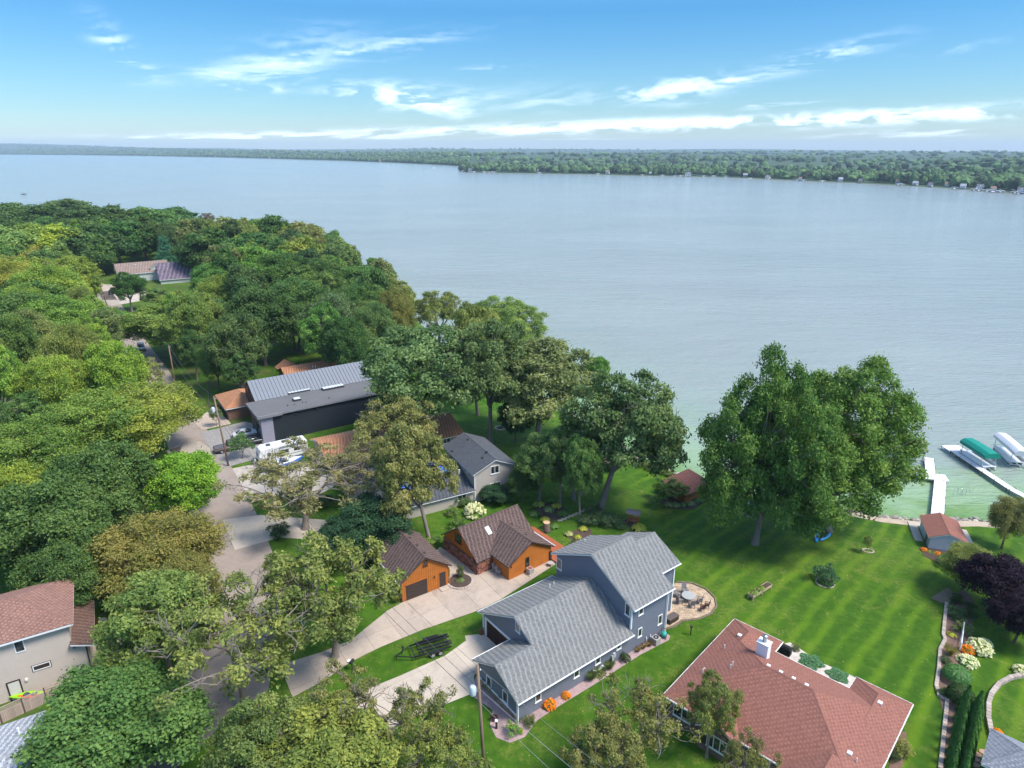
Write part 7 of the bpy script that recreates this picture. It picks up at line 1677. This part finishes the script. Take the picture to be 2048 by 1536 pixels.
# beige house yard
for k, (x, y, a) in enumerate(((217, 1252, 2.4), (184, 1246, 1.2))): chair(P(x, y), a, ('bright red lawn chair beside the beige house drive', 'second red lawn chair half under the golden tree')[k], mat('red_plastic', (.62, .015, .02), .45), 'lawn_chair', 1.15, lounge=True)
X = P(206, 1246); table(X, .42, .45, 'small pale table beside the red lawn chair', mat('table_pale', (.45, .47, .46)))
for k, (x, y, c, l) in enumerate(((153, 1350, (.05, .05, .06), 'dark bin against the beige house corner'), (163, 1346, (.02, .25, .30), 'teal tub at the beige house corner'), (177, 1342, (.03, .30, .40), 'turquoise tub next to the downspout'), (190, 1338, (.50, .22, .02), 'orange toolbox beside the downspout'), (132, 1362, (.04, .22, .18), 'green tote below the beige wall'))):
    X = P(x, y); o = thing('storage_tub', l, 'tub', X, FE.ang); MB().lathe([(0, 0), (.3, 0), (.36, .5), (.33, .5), (.29, .06), (0, .06)], (0, 0, 0), 8).build('tub', mat('tub_%d' % k, c, .5), o); MB().bar((-.3, 0, .4), (.3, 0, .62), .03).build('handle', CHROME, o)
# red bag and toys by the black house
o = thing('patio_umbrella', 'closed red umbrella at the far end of the black house', 'umbrella', FM.A + FM.u * 24.6 + FM.v * .6); MB().bar((0, 0, 0), (0, 0, 3.4), .04).build('pole', CHROME, o); MB().lathe([(.28, 1.6), (.22, 2.6), (.04, 3.5)], (0, 0, 0), 8).build('canopy', LAMP, o)
o = thing('basketball_hoop', 'white basketball hoop backboard at the left edge', 'basketball hoop', P(45, 735)); MB().bar((0, 0, 0), (0, 0, 3.2), .07).build('post', DARKW, o); MB().bx(-.9, .9, -.55, -.5, 2.7, 3.8).build('backboard', WHITE, o); MB().lathe([(.22, 2.95), (.24, 2.97), (.22, 2.99)], (0, -.85, 0), 12).build('rim', LAMP, o)
X = P(418, 812); o = thing('yard_fence', 'thin chain fence with gate beside the brown garage', 'fence', X, FM.ang + 1.4)
for k in range(7): MB().bar((k * 2.0, 0, 0), (k * 2.0, 0, 1.2), .04).build('post', CHROME, o)
for z in (.3, .75, 1.2): MB().bar((0, 0, z), (12, 0, z), .02).build('rail', CHROME, o)

# ================================================================== FAR SHORE HOUSES
FHM = [mat('far_white', (.70, .70, .70), .7), mat('far_grey', (.42, .44, .47), .7), mat('far_tan', (.50, .43, .34), .7), mat('far_blue', (.30, .38, .46), .7)]; FRM = [mat('far_roof_dark', (.10, .10, .115), .9), mat('far_roof_brown', (.20, .13, .10), .9), mat('far_roof_grey', (.28, .28, .30), .9)]
spots = [(940, 340), (975, 342), (1003, 341), (1040, 344), (1075, 344), (1110, 346), (1150, 347), (1185, 346), (1215, 348), (1262, 346), (1300, 349), (1336, 351), (1376, 350), (1400, 351), (1424, 351), (1455, 352), (1490, 354), (1510, 355), (1535, 356), (1570, 357), (1600, 359), (1640, 361), (1680, 362), (1700, 363), (1720, 363), (1745, 365), (1797, 366), (1830, 369), (1860, 371), (1893, 374), (1925, 376), (1958, 379), (1985, 381), (2020, 385), (2042, 387), (300, 310), (430, 313), (490, 314), (540, 316), (600, 317), (650, 319), (700, 320), (760, 323), (820, 326), (870, 329)]
rf = random.Random(11); SPX = [pix(*p)[0] for p in SH2 if pix(*p)[0] > 921.5 or pix(*p)[1] < 333.5]; SPY = [pix(*p)[1] for p in SH2 if pix(*p)[0] > 921.5 or pix(*p)[1] < 333.5]; SPX, SPY = zip(*sorted(zip(SPX, SPY)))
spots = [q for i_, q in enumerate(spots) if i_ % 2 == 0 or q[0] > 1780]
for k, (px, py) in enumerate(spots):
    q = P(px, np.interp(px, SPX, SPY), WATER); u = np.array([q[0], q[1]]) / np.hypot(q[0], q[1]); d0 = np.hypot(q[0], q[1]); off_ = rf.choice((6, 9, 16, 30, 45)); X = (q[0] + u[0] * off_, q[1] + u[1] * off_, -1.2 + off_ * .02); big = rf.uniform(.4, .85) * (1.3 if px in (1376, 1797, 1958, 1262) else 1); w, dd, hh = 11 * big, 9, rf.uniform(4.5, 6.5) * big * (1.5 if px < 900 else 1); 
    o = thing('lakeside_house', f'{"pale" if k % 2 else "tiny"} lakeside house on the {"headland" if px > 900 else "distant"} shore, {ORD[k]} of the row', 'house', X, rf.uniform(-.3, .3) - math.atan2(u[0], u[1]), 'houses along the far shore'); wm = rf.choice((0, 0, 0, 1, 1, 2, 3)); MB().bx(-w / 2, w / 2, -dd / 2, dd / 2, 0, hh).prism([(-w * .22, -dd / 2 - .3, hh), (w * .22, -dd / 2 - .3, hh), (0, -dd / 2 - .3, hh + w * .2)], (0, 3, 0)).build('wall', FHM[wm], o)
    MB().prism([(-w / 2 - .5, -dd / 2 - .5, hh), (-w / 2 - .5, dd / 2 + .5, hh), (-w / 2 - .5, 0, hh + 3.2)], (w + 1, 0, 0)).build('roof', FRM[k % 3], o)
    for s in range(3): MB().bx(-w * .36 + s * w * .3, -w * .36 + s * w * .3 + 1.6, -dd / 2 - .08, -dd / 2 + .02, 1.2, hh - 1.2).build('window', GLASS, o)
for k in range(34):
    i = rf.randrange(10, 22); t = rf.random(); a = SH2[i] * (1 - t) + SH2[i + 1] * t; a = a * (1 - .006 * rf.random()); o = thing('far_dock', f'{ORD[k]} tiny white dock or lift along the headland shore', 'dock', (a[0], a[1], WATER), -math.atan2(a[0], a[1])); MB().bx(-1, 1, -16, 8, .5, .75).build('deck', FHM[0], o); MB().prism([(-5, -14, 2.5), (5, -14, 2.5), (0, -14, 3.6)], (0, 5, 0)).bx(-4.6, -4.3, -13.5, -9.5, -1, 2.5).bx(4.3, 4.6, -13.5, -9.5, -1, 2.5).build('lift_canopy', rf.choice(FHM), o); o['group'] = 'docks along the far shore'
# fallen leaves sprinkled over the lawns
n = 420; rg_ = np.random.default_rng(4); pts = np.array([G(rg_.uniform(1250, 1880), rg_.uniform(1000, 1420)) if k % 3 else P(rg_.uniform(700, 1250), rg_.uniform(1200, 1520)) for k in range(n)]); pts[:, 2] += .035
lm = leaves_mesh('fallen_leaves', pts, rg_.normal(size=(n, 3)) * .3 + [0, 0, 1], .055, .7, rg_.random(n), [leaf_mat('fallen', .1, .4, .03)], rng=rg_); o = bpy.data.objects.new('fallen_leaves', lm); COL.objects.link(o); o.color = (.34, .30, .09, 1); tag(o, 'yellow fallen leaves scattered over the lawns', 'leaves', None, 'stuff')
# ================================================================== HAZE over the whole place
def haze():
    o = MB().bx(-13000, 13000, -2600, 14500, -9, 168).build('haze', []); m = bpy.data.materials.new('haze_air'); m.use_nodes = True; nt = m.node_tree; nt.nodes.clear()
    out = _n(nt, 'ShaderNodeOutputMaterial'); v = _n(nt, 'ShaderNodeVolumePrincipled', Density=.00008); v.inputs['Color'].default_value = (.68, .85, 1.0, 1); v.inputs['Anisotropy'].default_value = 0.
    nt.links.new(v.outputs[0], out.inputs['Volume']); o.data.materials.append(m); tag(o, 'thin blue haze over the lake', 'haze', None, 'stuff')


haze()
